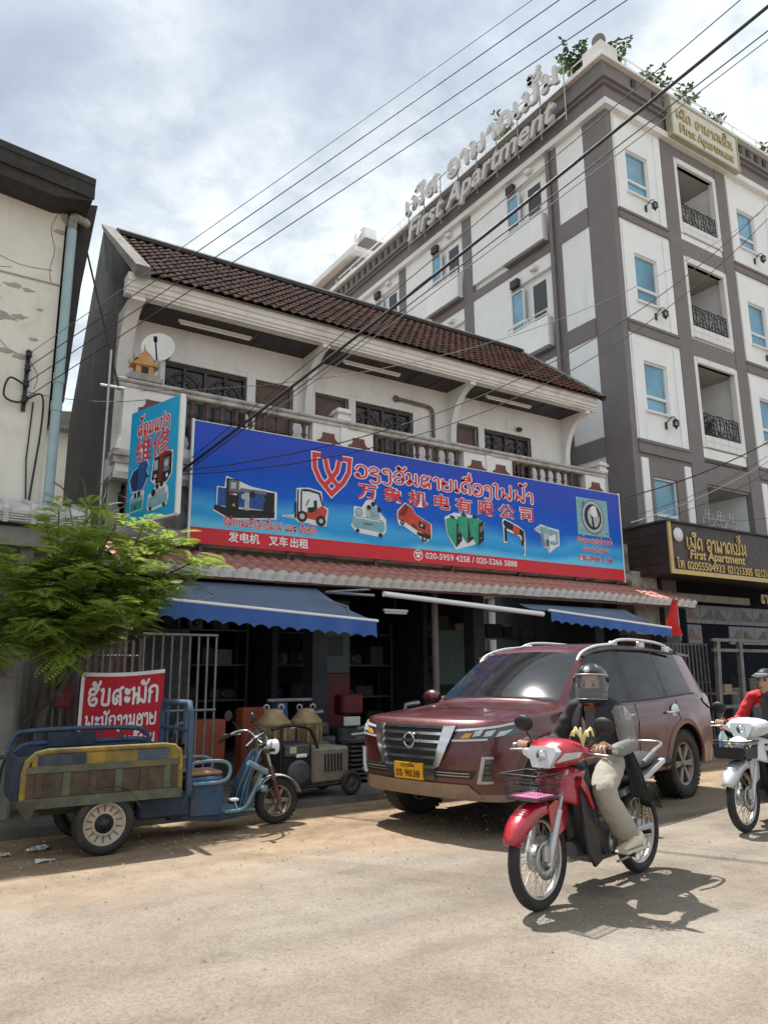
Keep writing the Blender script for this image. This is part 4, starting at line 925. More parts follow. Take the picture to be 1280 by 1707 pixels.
# ---- left face
for y0, y1 in ((12.75, 13.16), (16.46, 16.9), (20.1, 20.52), (23.6, 24.1)): bx('pilaster', (AX-.02, y0, 0), (AX+.14, y1, 15.7), M_agrey)
dpipe = MB(); dpipe.tube([(AX-.1, 13.0, .5), (AX-.1, 13.0, 15.6)], .055, 8); obj('downpipe', dpipe, M_agrey, A)
bays_l = [(11.8, 12.75, 0), (13.16, 16.46, 1), (16.9, 20.1, 1), (20.52, 23.6, 1)]
for (y0, y1, kd) in bays_l:
    for fi, (z0, z1) in enumerate(((3.9, 6.5), (6.98, 9.62), (10.1, 12.66), (13.2, 15.7))):
        pn = MB()
        if kd == 0: pn.box((AX, y0, z0), (AX+.12, y1, z1)); obj('wall_panel', pn, M_aw, A)
        else:
            yb0, yb1 = y0+.06, y0+1.62
            pn.box((AX, yb1, z0), (AX+.12, y1, z1)); pn.box((AX, y0, z1-.42), (AX+.12, yb1, z1)); obj('wall_panel', pn, M_aw, A)
            # recess of the small balcony
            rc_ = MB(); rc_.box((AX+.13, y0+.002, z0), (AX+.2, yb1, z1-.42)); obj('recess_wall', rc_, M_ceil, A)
            zr = z0+.85
            bp = MB(); bp.bbox((AX-.22, yb0, z0-.18), (AX-.14, yb1+.06, zr-.2), .01); bp.box((AX-.14, yb0, z0-.18), (AX, yb0+.08, zr-.2)); bp.box((AX-.14, yb1-.02, z0-.18), (AX, yb1+.06, zr-.2)); BP = obj('balcony_parapet', bp, M_aw, A)
            rl_ = MB()
            for zt in (zr, zr-.13): rl_.tube([(AX-.18, yb0, zt), (AX-.18, yb1+.02, zt)], .022, 6)
            for yy in (yb0+.02, (yb0+yb1)/2, yb1): rl_.tube([(AX-.18, yy, zr-.24), (AX-.18, yy, zr)], .018, 6)
            obj('hand_rail', rl_, M_trim, BP)
            bx('balcony_slab', (AX-.2, yb0+.01, z0-.26), (AX+.1, yb1+.04, z0-.182), M_agrey)
            wy0, wy1 = yb1-.50, yb1-.06; wz0, wz1 = z0+.55, z1-.62
            W_ = bx('window', (AX-.01, wy0, wz0), (AX+.02, wy1, wz1), M_bglass)
            f = MB()
            for a, b in (((wy0-.04, wz0-.04), (wy0, wz1+.04)), ((wy1, wz0-.04), (wy1+.04, wz1+.04)), ((wy0, wz0-.04), (wy1, wz0)), ((wy0, wz1), (wy1, wz1+.04)), ((wy0, wz0+.42), (wy1, wz0+.47))): f.box((AX-.05, a[0], a[1]), (AX+.02, b[0], b[1]))
            obj('window_frame', f, M_white, W_)
            d = MB(); d.box((AX+.11, y0+.35, z0), (AX+.128, y0+.85, z1-.62)); obj('balcony_door', d, M_wglass, A)
            v = MB(); v.bbox((AX-.14, wy0+.1, wz1+.14), (AX, wy0+.42, wz1+.40), .02); V_ = obj('vent_hood', v, M_iron, A)
            v = MB(); v.bbox((AX-.16, y0+.5, z1-.3), (AX, y0+.72, z1-.16), .02); obj('cctv_box', v, M_trim, A)
    for z0, z1 in ((3.5, 3.9), (6.5, 6.98), (9.62, 10.1), (12.66, 13.2)):
        bx('floor_band', (AX-.03, y0, z0), (AX+.12, y1, z1-.27 if kd else z1), M_agrey)
# ---- cornice and parapet
for i, (z0, z1, d) in enumerate(((15.62, 15.80, .16), (15.80, 16.28, .06), (16.28, 16.38, .14), (16.38, 16.48, .22), (16.48, 16.98, .10), (16.98, 17.06, .24))):
    m_ = M_trim if i == 0 else (M_trim if i == 5 else M_agrey)
    c = MB(); c.box((AX-d, AY-d, z0), (24, AY+.3, z1)); c.box((AX-d, AY+.3, z0), (AX+.3, 25.5, z1)); obj('cornice', c, m_, A)
for i in range(14):
    y = 19.3+i*.42; bx('parapet_slot', (AX-.14, y, 16.56), (AX-.105, y+.14, 16.88), M_iron)
for i in range(9):
    x = 14.9+i*.85 if i < 2 else 18.0+i*.42
    bx('parapet_slot', (x, AY-.14, 16.56), (x+.16, AY-.105, 16.88), M_iron)
bx('corner_post', (AX-.2, AY-.2, 17.06), (AX+.45, AY+.45, 17.5), M_trim, bev=.03)
c = MB(); c.lathe([(0,.0),(.16,.0),(.10,.07),(.08,.12),(.16,.2),(.19,.3),(.16,.41),(.08,.48),(0,.5)], (AX+.1, AY+.1, 17.5), n=16); obj('ball_finial', c, M_agrey, A)
rl_ = MB()
for z in (17.35, 17.6): rl_.tube([(AX, AY+.5, z), (AX, 25, z)], .025, 6); rl_.tube([(AX+.5, AY, z), (24, AY, z)], .025, 6)
for i in range(12): rl_.tube([(AX, AY+1+i*1.2, 17.06), (AX, AY+1+i*1.2, 17.6)], .02, 6)
for i in range(8): rl_.tube([(AX+1+i*1.2, AY, 17.06), (AX+1+i*1.2, AY, 17.6)], .02, 6)
obj('roof_railing', rl_, M_trim, A)
ph = MB(); ph.box((AX+.3, 24.0, 16.0), (18, 28, 18.2)); PH = obj('stair_tower', ph, M_agrey, A)
for z0, z1, d in ((17.3, 17.5, .25), (18.2, 18.45, .35)): bx('tower_cornice', (AX+.3-d, 24-d, z0), (18+d, 28+d, z1), M_trim, PH)
ac = MB(); ac.bbox((AX+.1, 23.1, 18.45), (AX+.7, 23.9, 19.0), .03); ac.lathe([(0,0),(.2,0),(.2,-.01),(0,-.01)], (AX+.095, 23.5, 18.73), 'X', 14); obj('air_conditioner', ac, M_white, A)
bx('ac_shelf', (AX+.1, 23.0, 18.40), (AX+.9, 24.05, 18.448), M_agrey)

# ---- rooftop letters on the left face: a frame with two rows of raised letters
rt = thing('rooftop_letters', 'large white rooftop letters on a steel frame along the apartment parapet', 'sign', (AX-.4, 15.5, 16.4))
LX = AX-.42
f = MB()
for z in (16.06, 16.92, 17.55): f.tube([(LX+.1, 12.0, z), (LX+.1, 19.4, z)], .025, 6)
for i in range(9): f.tube([(LX+.1, 12.0+i*.925, 15.85), (LX+.1, 12.0+i*.925, 17.7)], .02, 6); f.tube([(LX+.1, 12.0+i*.925, 16.9), (AX+.05, 12.0+i*.925, 16.9)], .016, 6)
obj('frame', f, M_steel, rt)
M_let = flat('letter_face', (.58,.58,.575), .5)
LM = frame_at((LX, 19.25, 16.05), (0,-1,0), (0,0,1), (-1,0,0))
put_text('english_lettering', 'First Apartment', LM, M_let, rt, .95, bold=.02, shear=.25, extrude=.05, width=7.0, depth=.01)
put_lao('lao_lettering', 'ເຟີສ ອາພາດເມັ້ນ', LM @ Matrix.Translation((-.1, .95, 0)), M_let, rt, .54, width=7.4, stroke=.17, depth=.1, dz=.004)
# ---- board on the front parapet
sb = thing('parapet_sign', 'pale board with faded gilt First Apartment lettering on the roof parapet', 'sign', (17.85, AY-.35, 15.8))
FY = AY-.30
M_board = mat('aged_cream_board', (.66,.64,.56), .7, var=.06, dirt=(.35,.31,.22), dirt_amt=.2, dirt_scale=1.6); M_gilt = mat('gilt_letters', (.46,.36,.14), .35, .6, var=.2, scale=9)
b = MB(); b.box((16.28, FY, 15.72), (19.25, FY+.16, 16.80)); obj('board', b, M_board, sb)
b = MB()
for a_, c_ in (((16.22, FY-.02, 15.66), (16.28, FY+.17, 16.86)), ((19.25, FY-.02, 15.66), (19.31, FY+.17, 16.86)), ((16.28, FY-.02, 15.66), (19.25, FY+.17, 15.72)), ((16.28, FY-.02, 16.80), (19.25, FY+.17, 16.86))): b.box(a_, c_)
obj('frame', b, mat('olive_frame', (.40,.38,.26), .6), sb)
SM = frame_at((16.45, FY, 15.84), (1,0,0), (0,0,1), (0,-1,0))
put_text('english_lettering', 'First Apartment', SM @ Matrix.Translation((.12,.03,0)), M_gilt, sb, .38, bold=.02, extrude=.015, width=2.45, depth=.008)
put_lao('lao_lettering', 'ເຟີດ ອາພາດເມັ້ນ', SM @ Matrix.Translation((0,.44,0)), M_gilt, sb, .24, width=2.6, stroke=.17, depth=.02, dz=.003)
b = MB()
for x in (16.8, 18.7): b.box((x-.04, FY+.17, 16.0), (x+.04, AY-.1, 16.08))
obj('mount', b, M_iron, sb)
# ---- lower dark sign box
ls = thing('apartment_sign_box', 'dark brown sign box with gold First Apartment lettering and phone numbers above the shoe shop', 'sign', (15.6, 10.2, 3.4))
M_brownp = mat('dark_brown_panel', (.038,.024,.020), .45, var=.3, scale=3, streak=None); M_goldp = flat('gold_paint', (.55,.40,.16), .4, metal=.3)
SX0, SX1, SY, SZ0, SZ1 = 13.24, 18.6, 9.8, 3.40, 4.48
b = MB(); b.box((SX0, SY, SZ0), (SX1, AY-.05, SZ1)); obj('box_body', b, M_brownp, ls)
for i in range(5):
    b = MB(); z = SZ0+.02+i*(SZ1-SZ0-.04)/5; b.box((SX0-.012, SY+.02, z), (SX0-.001, AY-.06, z+(SZ1-SZ0-.04)/5-.012)); obj('cladding_plank', b, M_brownp, ls)
b = MB(); b.box((SX0-.002, SY-.04, SZ0-.002), (SX0+.09, SY, SZ1+.002)); b.box((SX0+.09, SY-.04, SZ0-.002), (SX1, SY, SZ0+.09)); obj('gold_frame', b, M_goldp, ls)
b = MB(); b.box((SX0-.05, SY-.06, SZ1+.003), (SX1, AY-.1, SZ1+.04)); obj('cap', b, M_iron, ls)
TM = frame_at((SX0, SY-.001, SZ0), (1,0,0), (0,0,1), (0,-1,0))
b = MB(); b.lathe([(0,-.03),(.15,-.03),(.15,0),(0,0)], (SX0+.33, SY-.001, SZ0+.83), 'Y', 24); obj('round_lamp', b, M_white, ls)
put_lao('lao_lettering', 'ເຟີດ ອາພາດເມັ້ນ', TM @ Matrix.Translation((.58,.56,0)), M_goldp, ls, .24, width=2.15, stroke=.17, depth=.02, dz=.003)
put_text('english_lettering', 'First Apartment', TM @ Matrix.Translation((.66,.355,0)), M_goldp, ls, .27, bold=.022, shear=.15, extrude=.012, width=1.95, depth=.008)
put_lao('lao_telephone', 'ໂທ', TM @ Matrix.Translation((.22,.13,0)), M_goldp, ls, .16, stroke=.18, depth=.02, dz=.003)
for t_w, x_w, w_w in (('02055504933', .55, 1.28), ('021213305', 1.94, .92), ('021213304', 2.96, .92)): put_text('phone_numbers', t_w, TM @ Matrix.Translation((x_w,.125,0)), M_goldp, ls, .235, bold=.016, extrude=.01, width=w_w, depth=.006)
# wrought iron ornament on top of the sign
b = iron_panel(14.95, 16.3, 4.56, 4.80, 10.1, 9); prop(obj('iron_ornament', b, M_steel), 'pale scrolled ironwork lying on top of the dark sign box', 'ironwork')
# ================================================================ cream building at the left
lbx = thing('cream_building', 'cream plastered building with peeling wall, dark eaves and pale blue downpipe', 'building', (-2, 12, 0))
CX = 1.42; CY = 10.6
M_eave = mat('dark_eave_timber', (.032,.028,.026), .8, var=.35, scale=5, dirt=(.12,.11,.10), dirt_amt=.15, dirt_scale=6, bump=.2)  # near-black base with random paler patches
b = MB(); b.box((-8, CY, 0), (CX, 18, 8.05)); obj('wall', b, M_cream, lbx)
for z in (7.95, 6.78):
    b = MB(); b.box((-8, CY-.012, z-.012), (CX+.004, CY, z+.012)); obj('wall_groove', b, mat('groove_shadow_line', (.34,.31,.27), .9), lbx)
# peeled patches and cracks: thin irregular flakes of bare render
rg = random.Random(11)
def flake(cx, cz, r, n=13, sx=1.6):
    ph = rg.uniform(0, 6); return [(cx+sx*r*(1+.35*math.sin(3*t+ph)+rg.uniform(-.25,.25))*math.cos(t), cz+r*.6*(1+rg.uniform(-.3,.3))*math.sin(t)) for t in [2*PI*i/n for i in range(n)]]
for fk, (cx, cz, r) in enumerate(((.55,6.2,.13),(.72,6.15,.10),(.95,6.18,.06),(.62,6.55,.05),(.85,6.62,.06),(1.02,6.60,.04),(.8,5.66,.05),(1.0,5.62,.06),(.62,6.38,.04),(1.15,5.9,.03),(.7,5.72,.03),(1.2,6.35,.025),(1.36,7.6,.05))):
    b = MB(); b.prism(flake(cx, cz, r), lambda u, v: (min(u, CX-.005), CY-.005-.0009*fk, v), lambda u, v: (min(u, CX-.005), CY+.001+.0005*fk, v)); obj('peeled_patch', b, M_peel, lbx)
for pts in ([(1.30,7.85),(1.24,7.6),(1.31,7.3),(1.27,7.0),(1.3,6.8)], [(.5,5.95),(.7,5.85),(.85,5.7),(1.1,5.6),(1.24,5.4),(1.22,5.2)], [(.3,6.95),(.6,6.85),(.8,6.88)], [(.5,7.05),(.9,6.95),(1.3,6.98)]):
    b = MB(); ribbon(b, pts, .008, lambda u, v, d: (u, CY-.003, v)); obj('crack', b, mat('crack_dark', (.12,.10,.09), .9), lbx)
# roof verge and eave
b = MB(); b.prism([(-8, 9.32), (1.68, 8.27), (1.68, 7.95), (1.22, 7.86), (-8, 8.85)], lambda u, v: (u, CY-.45, v), lambda u, v: (u, 18, v)); RO = obj('roof', b, M_eave, lbx)
for i, (z, d) in enumerate(((0, .47), (-.10, .455), (-.21, .465))):
    b = MB(); b.prism([(-8, 9.34+z), (1.70, 8.285+z), (1.70, 8.18+z), (-8, 9.24+z)], lambda u, v, d=d: (u, CY-d-.02, v), lambda u, v, d=d: (u, CY-.451, v)); obj('verge_board', b, M_eave, RO)
b = MB(); b.box((-8, CY-.46, 8.05), (1.2, CY-.40, 8.06)); 
b = MB(); b.prism([(1.44, 8.2), (1.86, 8.3), (1.72, 6.9), (1.63, 5.15), (1.50, 5.05)], lambda u, v: (u, CY+.16, v), lambda u, v: (u, CY+2.2, v)); obj('side_eave', b, M_eave, lbx)
b = MB(); b.prism([(1.30, 8.12), (1.44, 8.1), (1.44, 7.72), (1.36, 7.8)], lambda u, v: (u, CY-.02, v), lambda u, v: (u, CY+.2, v)); obj('broken_corner', b, M_peel, lbx)
M_pipe = mat('pale_blue_pipe', (.30,.42,.44), .5, var=.08, scale=4, dirt=(.42,.42,.40), dirt_amt=.2, dirt_scale=3)
b = MB(); b.tube([(1.50, CY-.1, 2.2), (1.50, CY-.1, 7.62)], .065, 12); D_ = obj('downpipe', b, M_pipe, lbx)
b = MB(); b.tube(catmull([(1.50, CY-.1, 7.6), (1.50, CY-.1, 7.78), (1.54, CY-.08, 7.85), (1.72, CY+.08, 7.9)], 5), .06, 12); obj('pipe_elbow', b, M_weath, D_)
for z in (4.9, 5.3):
    b = MB(); b.tube([(1.50, CY-.1, z), (1.50, CY-.1, z+.14)], .074, 12); obj('pipe_collar', b, M_pipe, D_)
# cable rack on the wall
cr = thing('cable_bracket', 'black cable bracket with insulators fixed to the cream wall', 'bracket', (1.1, CY-.06, 5.3))
b = MB(); b.box((1.08, CY-.05, 4.85), (1.13, CY-.01, 5.72)); obj('back_bar', b, M_black, cr)
for z in (5.0, 5.22, 5.44, 5.64):
    b = MB(); b.lathe([(0,-.05),(.03,-.05),(.045,-.02),(.03,0),(.045,.03),(.02,.05),(0,.05)], (1.105, CY-.09, z), n=10); obj('insulator', b, M_black, cr)
b = MB(); b.tube(catmull([(1.1, CY-.08, 5.2), (.9, CY-.12, 5.25), (.86, CY-.1, 5.0), (1.05, CY-.08, 4.95), (1.3, CY-.1, 5.1), (1.34, CY-.08, 4.7), (1.30, CY-.05, 4.0), (1.27, CY-.04, 3.5)], 6), .014, 6); obj('cable_loop', b, M_cable, cr)
b = MB(); b.tube([(1.22, CY-.03, 5.0), (1.2, CY-.03, 4.2), (1.25, CY-.03, 3.5)], .010, 6); obj('cable', b, M_cable, cr)
# ribbed white canopy
wc = thing('ribbed_canopy', 'weathered white ribbed metal canopy on the cream building', 'canopy', (.6, 9.9, 3.2))
M_wmetal = mat('weathered_white_metal', (.55,.54,.52), .6, var=.1, scale=5, dirt=(.16,.15,.14), dirt_amt=.35, dirt_scale=5)
for i in range(8):
    x0 = 1.84-.3*(i+1); b = MB()
    b.prism([(9.55,3.16),(9.53,3.30),(9.62,3.38),(10.55,3.62),(10.55,3.58),(9.64,3.34),(9.57,3.28),(9.58,3.16)], lambda u, v: (x0, u, v), lambda u, v: (x0+.293, u, v)); S_ = obj('canopy_panel', b, M_wmetal, wc)
    b = MB(); b.prism([(9.52,3.15),(9.49,3.31),(9.60,3.41),(10.55,3.66),(10.55,3.63),(9.62,3.37),(9.55,3.29)], lambda u, v: (x0+.255, u, v), lambda u, v: (x0+.315, u, v)); obj('canopy_rib', b, M_wmetal, S_)
    for k in range(4):
        b = MB(); b.box((x0+.01, 9.512, 3.17+.03*k), (x0+.25, 9.528, 3.185+.03*k)); obj('pressed_line', b, M_wmetal, S_)
b = MB(); b.box((-.7, 9.62, 2.9), (1.75, 9.72, 3.12)); obj('canopy_beam', b, M_concrete, wc)
for x in (1.15, .2):
    b = MB(); b.box((x, 9.75, .08), (x+.14, 9.95, 3.0)); obj('canopy_post', b, M_concrete, wc)
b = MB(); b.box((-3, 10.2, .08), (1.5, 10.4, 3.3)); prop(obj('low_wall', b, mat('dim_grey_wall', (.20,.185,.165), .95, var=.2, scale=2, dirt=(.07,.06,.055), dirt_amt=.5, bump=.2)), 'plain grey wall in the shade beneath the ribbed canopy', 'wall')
# concrete gate post at the left edge
gp = thing('gate_post', 'rough grey concrete gate post with two stacked blocks behind the cargo tricycle', 'post', (1.0, 8.5, 0))
for z0, z1, d in ((.0, .62, .02), (.63, 1.40, 0)):
    b = MB(); b.bbox((.55-d, 8.35-d, z0), (1.08+d, 8.75+d, z1), .03); obj('post_block', b, M_concrete, gp)
b = MB(); b.tube(catmull([(.96, 8.3, .2), (1.0, 8.28, .6), (1.15, 8.26, .95), (1.42, 8.25, 1.2)], 5), .013, 6); prop(obj('loose_cable', b, M_cable), 'black cable sagging from the gate post to the bar gate', 'cable')

# ================================================================ folding bar gate at the left of the shop
M_bar = mat('grey_gate_bar', (.22,.215,.205), .6, .3, var=.2, scale=8, dirt=(.14,.10,.075), dirt_amt=.35, dirt_scale=5)
fg = thing('bar_gate', 'tall grey folding bar gate standing open beside the shop front', 'gate', (2.4, 8.9, .08))
GY = 8.9
def bar(p0, p1, r=.014): 
    b = MB(); b.tube([p0, p1], r, 6); return b
for x in [2.42+i*.108 for i in range(9)]: obj('bar', bar((x, GY, .12), (x, GY, 1.86)), M_bar, fg)
for z in (.12, 1.0, 1.87):
    obj('rail', bar((2.40, GY-.01, z), (3.30, GY-.01, z), .016), M_bar, fg)
rg = random.Random(4)
for i in range(26):
    x = 1.42+i*.040; y = GY+.02+.10*(i % 2)+rg.uniform(-.015, .015)
    obj('folded_slat', MB().box((x-.011, y-.012, .1), (x+.011, y+.012, 1.80+rg.uniform(-.02, .04))), M_bar if i % 3 else mat('brown_rust_bar', (.15,.105,.085), .8, var=.3, scale=6), fg)
for z in (.5, 1.15, 1.62):
    obj('cross_rail', bar((1.4, GY+.07, z), (2.45, GY+.07, z), .014), M_bar, fg)
# sheet screen behind the folded slats
b = MB(); b.box((1.3, GY+.45, .1), (2.35, GY+.47, 2.1)); prop(obj('screen_sheet', b, mat('grey_brown_sheet', (.13,.105,.09), .9, var=.3, scale=3, streak=(9, .5, (.22,.20,.18)))), 'stained grey sheet behind the folded slats of the gate', 'sheet')
# red job banner on the gate
jb = thing('job_banner', 'red cloth banner with white Lao lettering tied to the bar gate above the tricycle', 'banner', (2.05, 8.3, .9))
JY = 8.62
def jmap(u, v, d=0.): return Vector((1.72+.86*u+.01*v, JY - d + .012*math.sin(9*u+2*v), .62+.80*v + .035*u - .02*math.sin(PI*u)))
M_jred = flat('banner_cloth_red', (.52,.025,.045), .7, var=.12, scale=5)
b = MB(); b.grid([[jmap(i/16, j/8) for i in range(17)] for j in range(9)], None, True); obj('cloth', b, M_jred, jb)
b = MB(); b.grid([[jmap(i/16, .97+j*.05, .003) for i in range(17)] for j in range(2)], None, True); b.grid([[jmap(-.02+j*.04, i/8, .003) for i in range(9)] for j in range(2)], None, True); obj('white_hem', b, M_lwhite, jb)
def put_job(text, u0, v0, wu, hv):
    st, w = lao_strokes(text); mb = MB()
    for i, s_ in enumerate(st): ribbon(mb, s_, .19, lambda a, c, d: jmap(u0+wu*a/w, v0+hv*c, .006+.0003*(i % 3)))
    obj('lao_line', mb, M_lwhite, jb)
put_job('ຮັບສະໝັກ', .07, .60, .88, .21); put_job('ພະນັກງານຊາຍ', .06, .30, .88, .155); put_job('ເຫລົ່າໄນ', .48, .05, .46, .13)
b = MB(); b.bbox((1.50, 8.80, 1.08), (1.66, 8.83, 1.30), .01); nb = obj('notice', b, mat('old_red_notice', (.26,.05,.055), .8, var=.2, scale=8)); prop(nb, 'small faded red notice fixed to the folded slats of the gate', 'notice')
# bars leaning against the gate bear the banner
for x in (1.74, 2.56): obj('banner_tie', bar((x, JY-.004, 1.40), (x, GY-.02, 1.46), .006), M_cable, jb)

# ================================================================ blue retractable awnings
M_blueaw = mat('blue_awning_cloth', (.035,.105,.34), .75, var=.12, scale=3, dirt=(.12,.14,.2), dirt_amt=.2, dirt_scale=3)
M_bluetop = mat('blue_grey_awning_top', (.11,.15,.23), .8, var=.15, scale=2, dirt=(.2,.2,.2), dirt_amt=.2)
def awning(name, label, xf0, xf1, xb0, xb1, zf0, zf1, zb, drop, n, yf=8.9, yb=10.0):
    t = thing(name, label, 'awning', ((xf0+xf1)/2, 9.4, 2))
    b = MB(); rows = []
    for j in range(7):
        v = j/6; rows.append([( (xf0+(xf1-xf0)*u)*(1-v)+(xb0+(xb1-xb0)*u)*v, yf*(1-v)+yb*v, (zf0+(zf1-zf0)*u)*(1-v)+zb*v-.05*math.sin(PI*v)) for u in [i/20 for i in range(21)]])
    b.grid(rows, None, True); obj('canopy_cloth', b, M_bluetop, t)
    b = MB(); N_ = n*8; top = []; bot = []
    for i in range(N_+1):
        u = i/N_; x = xf0+(xf1-xf0)*u; z = zf0+(zf1-zf0)*u
        top.append((x, yf-.012, z)); bot.append((x, yf-.02-.008*math.sin(u*40), z-drop+.045*abs(math.sin(PI*u*n))**.8))
    b.grid([bot, top], None, True); obj('valance', b, M_blueaw, t)
    b = MB(); b.tube([(xf0-.03, yf, zf0), (xf1+.03, yf, zf1)], .022, 8); obj('front_bar', b, M_tubew, t)
    for u in (.12, .88):
        x = xf0+(xf1-xf0)*u; xb_ = xb0+(xb1-xb0)*u; z = zf0+(zf1-zf0)*u
        b = MB(); b.tube([(x, yf+.03, z-.03), ((x+xb_)/2+.35, 9.45, (z+zb)/2-.05), (xb_, yb, zb-.05)], .018, 6); obj('folding_arm', b, M_steel, t)
    return t
awning('blue_awning', 'long blue scalloped awning beside the tree and the bar gate', 2.56, 5.56, 3.05, 5.2, 2.29, 2.12, 2.66, .24, 15)
awning('blue_awning', 'shorter blue scalloped awning above the parked car', 8.88, 11.86, 9.2, 12.0, 2.40, 2.20, 2.62, .20, 13)
ap = thing('awning_roller', 'rolled white awning tube hanging between the two blue awnings', 'awning', (7.2, 8.9, 2.4))
b = MB(); b.tube([(5.69, 8.9, 2.50), (8.72, 8.9, 2.33)], .04, 10); obj('roller_tube', b, M_tubew, ap)
for x0, x1, z in ((5.55, 6.1, 2.47), (8.5, 8.3, 2.33)):
    b = MB(); b.tube([(x0, 8.92, z), (x0-.5, 9.4, z+.07), (x1, 9.95, z+.22)], .02, 6); obj('folding_arm', b, M_steel, ap)

# ================================================================ things inside and before the dark shop
M_olive = mat('dusty_ochre_metal', (.34,.24,.12), .75, var=.25, scale=8, dirt=(.12,.085,.05), dirt_amt=.45, dirt_scale=6)
M_grn = mat('pale_green_board', (.10,.15,.14), .7, var=.15); M_orange = mat('orange_panel', (.30,.065,.03), .6, var=.15); M_redp = mat('dark_red_panel', (.13,.014,.018), .55, var=.2)
M_mach = mat('machine_grey', (.10,.105,.11), .5, .4, var=.3, scale=9, dirt=(.05,.04,.03), dirt_amt=.4); M_mblue = mat('machine_blue', (.035,.08,.19), .5, var=.25, scale=6); M_cart = mat('dusty_steel_box', (.22,.19,.155), .7, var=.2, scale=5, dirt=(.10,.07,.05), dirt_amt=.35, dirt_scale=5)
def pump(x, y, z, s, label, top=M_olive):
    t = thing('submersible_pump', label, 'pump', (x, y, z), 0, 'submersible pumps before the shop')
    b = MB(); b.lathe([(0,0),(.17,0),(.19,.05),(.19,.12),(.13,.2),(.13,.26),(.15,.28),(.155,.60),(.17,.61),(.17,.64),(.10,.72),(.09,.76),(.0,.77)], n=18); b.v = [(a*s, c*s, d*s) for a, c, d in b.v]; obj('casing', b, M_olive, t, False)
    for i in range(10):
        a = 2*PI*i/10; b = MB(); b.box((.145*s,-.012*s,.29*s), (.175*s,.012*s,.60*s), None, Matrix.Rotation(a, 4, 'Z')); obj('cooling_fin', b, M_olive, t, False)
    b = MB(); b.tube([(.12*s,0,.30*s), (.24*s,0,.28*s), (.30*s,0,.28*s)], [.06*s,.06*s,.075*s], 10); obj('outlet', b, M_olive, t, False)
    for sg in (-1, 1):
        b = MB(); b.tube([(.08*s*sg,0,.74*s)] + [(.08*s*sg+.03*s*math.cos(q), 0, .78*s+.03*s*math.sin(q)) for q in (3.6,2.6,1.6,.6,-.4)], .01*s, 5); obj('lifting_eye', b, M_steel, t, False)
    return t
pump(3.90, 8.55, .08, 1.20, 'ochre submersible pump standing behind the tricycle front wheel')
pump(4.48, 8.85, .08, 1.18, 'ribbed ochre submersible pump standing behind the generator cart')
# generator cart
gc = thing('generator_cart', 'dusty portable generator cart with black engine and small wheels at the pavement edge', 'generator', (4.02, 7.98, .08), R(6))
b = MB(); b.bbox((-.02,-.24,.16), (.56,.24,.60), .03); HB = obj('alternator_box', b, M_cart, gc, False)
for i in range(6):
    b = MB(); b.box((.16+.05*i,-.252,.30), (.18+.05*i,-.241,.52)); obj('vent_slot', b, M_black, HB, False)
b = MB(); b.bbox((-.50,-.26,.12), (-.03,.26,.68), .04); obj('engine_housing', b, M_black, gc, False)
b = MB(); b.bbox((-.46,-.29,.52), (-.10,-.261,.66), .02); EP = obj('control_panel', b, M_mach, gc, False)
b = MB(); b.bbox((-.40,-.30,.56), (-.30,-.289,.64), .005); obj('gauge', b, mat('yellowed_label', (.45,.42,.28), .6), EP, False)
b = MB(); b.lathe([(0,-.06),(.05,-.06),(.10,-.045),(.155,-.05),(.165,-.02),(.165,0),(0,0)], (-.26,-.262,.32), 'Y', 22); obj('recoil_cover', b, M_mach, gc, False)
b = MB(); b.bbox((-.30,-.3,.505), (-.14,-.27,.55), .01); obj('name_plate', b, M_tubew, gc, False)
b = MB(); b.tube(catmull([(-.62,-.22,.86), (-.40,-.24,.90), (-.10,-.22,.86), (.02,-.2,.74), (.08,-.2,.58)], 5), .022, 8); obj('handle', b, M_black, gc, False)
b = MB(); b.tube([(-.55,-.25,.14), (.62,-.25,.14)], .02, 6); b.tube([(-.55,.25,.14), (.62,.25,.14)], .02, 6); b.tube([(-.5,-.25,.14), (-.5,-.25,.86)], .018, 6); obj('chassis', b, M_black, gc, False)
gc.scale = (.86,.86,.86)
def small_wheel(p, r, w, parent, world=False, axis='Y'):
    b = MB(); b.lathe([(r*.62,-w/2),(r*.92,-w/2),(r,-w*.25),(r,w*.25),(r*.92,w/2),(r*.62,w/2)], p, axis, 22, closed=True); W_ = obj('wheel', b, M_rubber, parent, world)
    b = MB(); b.lathe([(0,-w*.35),(r*.2,-w*.4),(r*.25,-w*.2),(r*.58,-w*.25),(r*.63,-w*.45),(r*.63,w*.45),(0,w*.35)], p, axis, 18); obj('rim', b, M_mach, W_, world); return W_
small_wheel((.52,-.33,.15), .15, .07, gc); small_wheel((.52,.33,.15), .15, .07, gc); small_wheel((-.42,-.30,.09), .09, .05, gc); small_wheel((-.42,.30,.09), .09, .05, gc)
small = []
def crate(name, label, cat, a, b_, m, bev=.02):
    o_ = obj(name, MB().bbox(a, b_, bev), m); prop(o_, label, cat); return o_
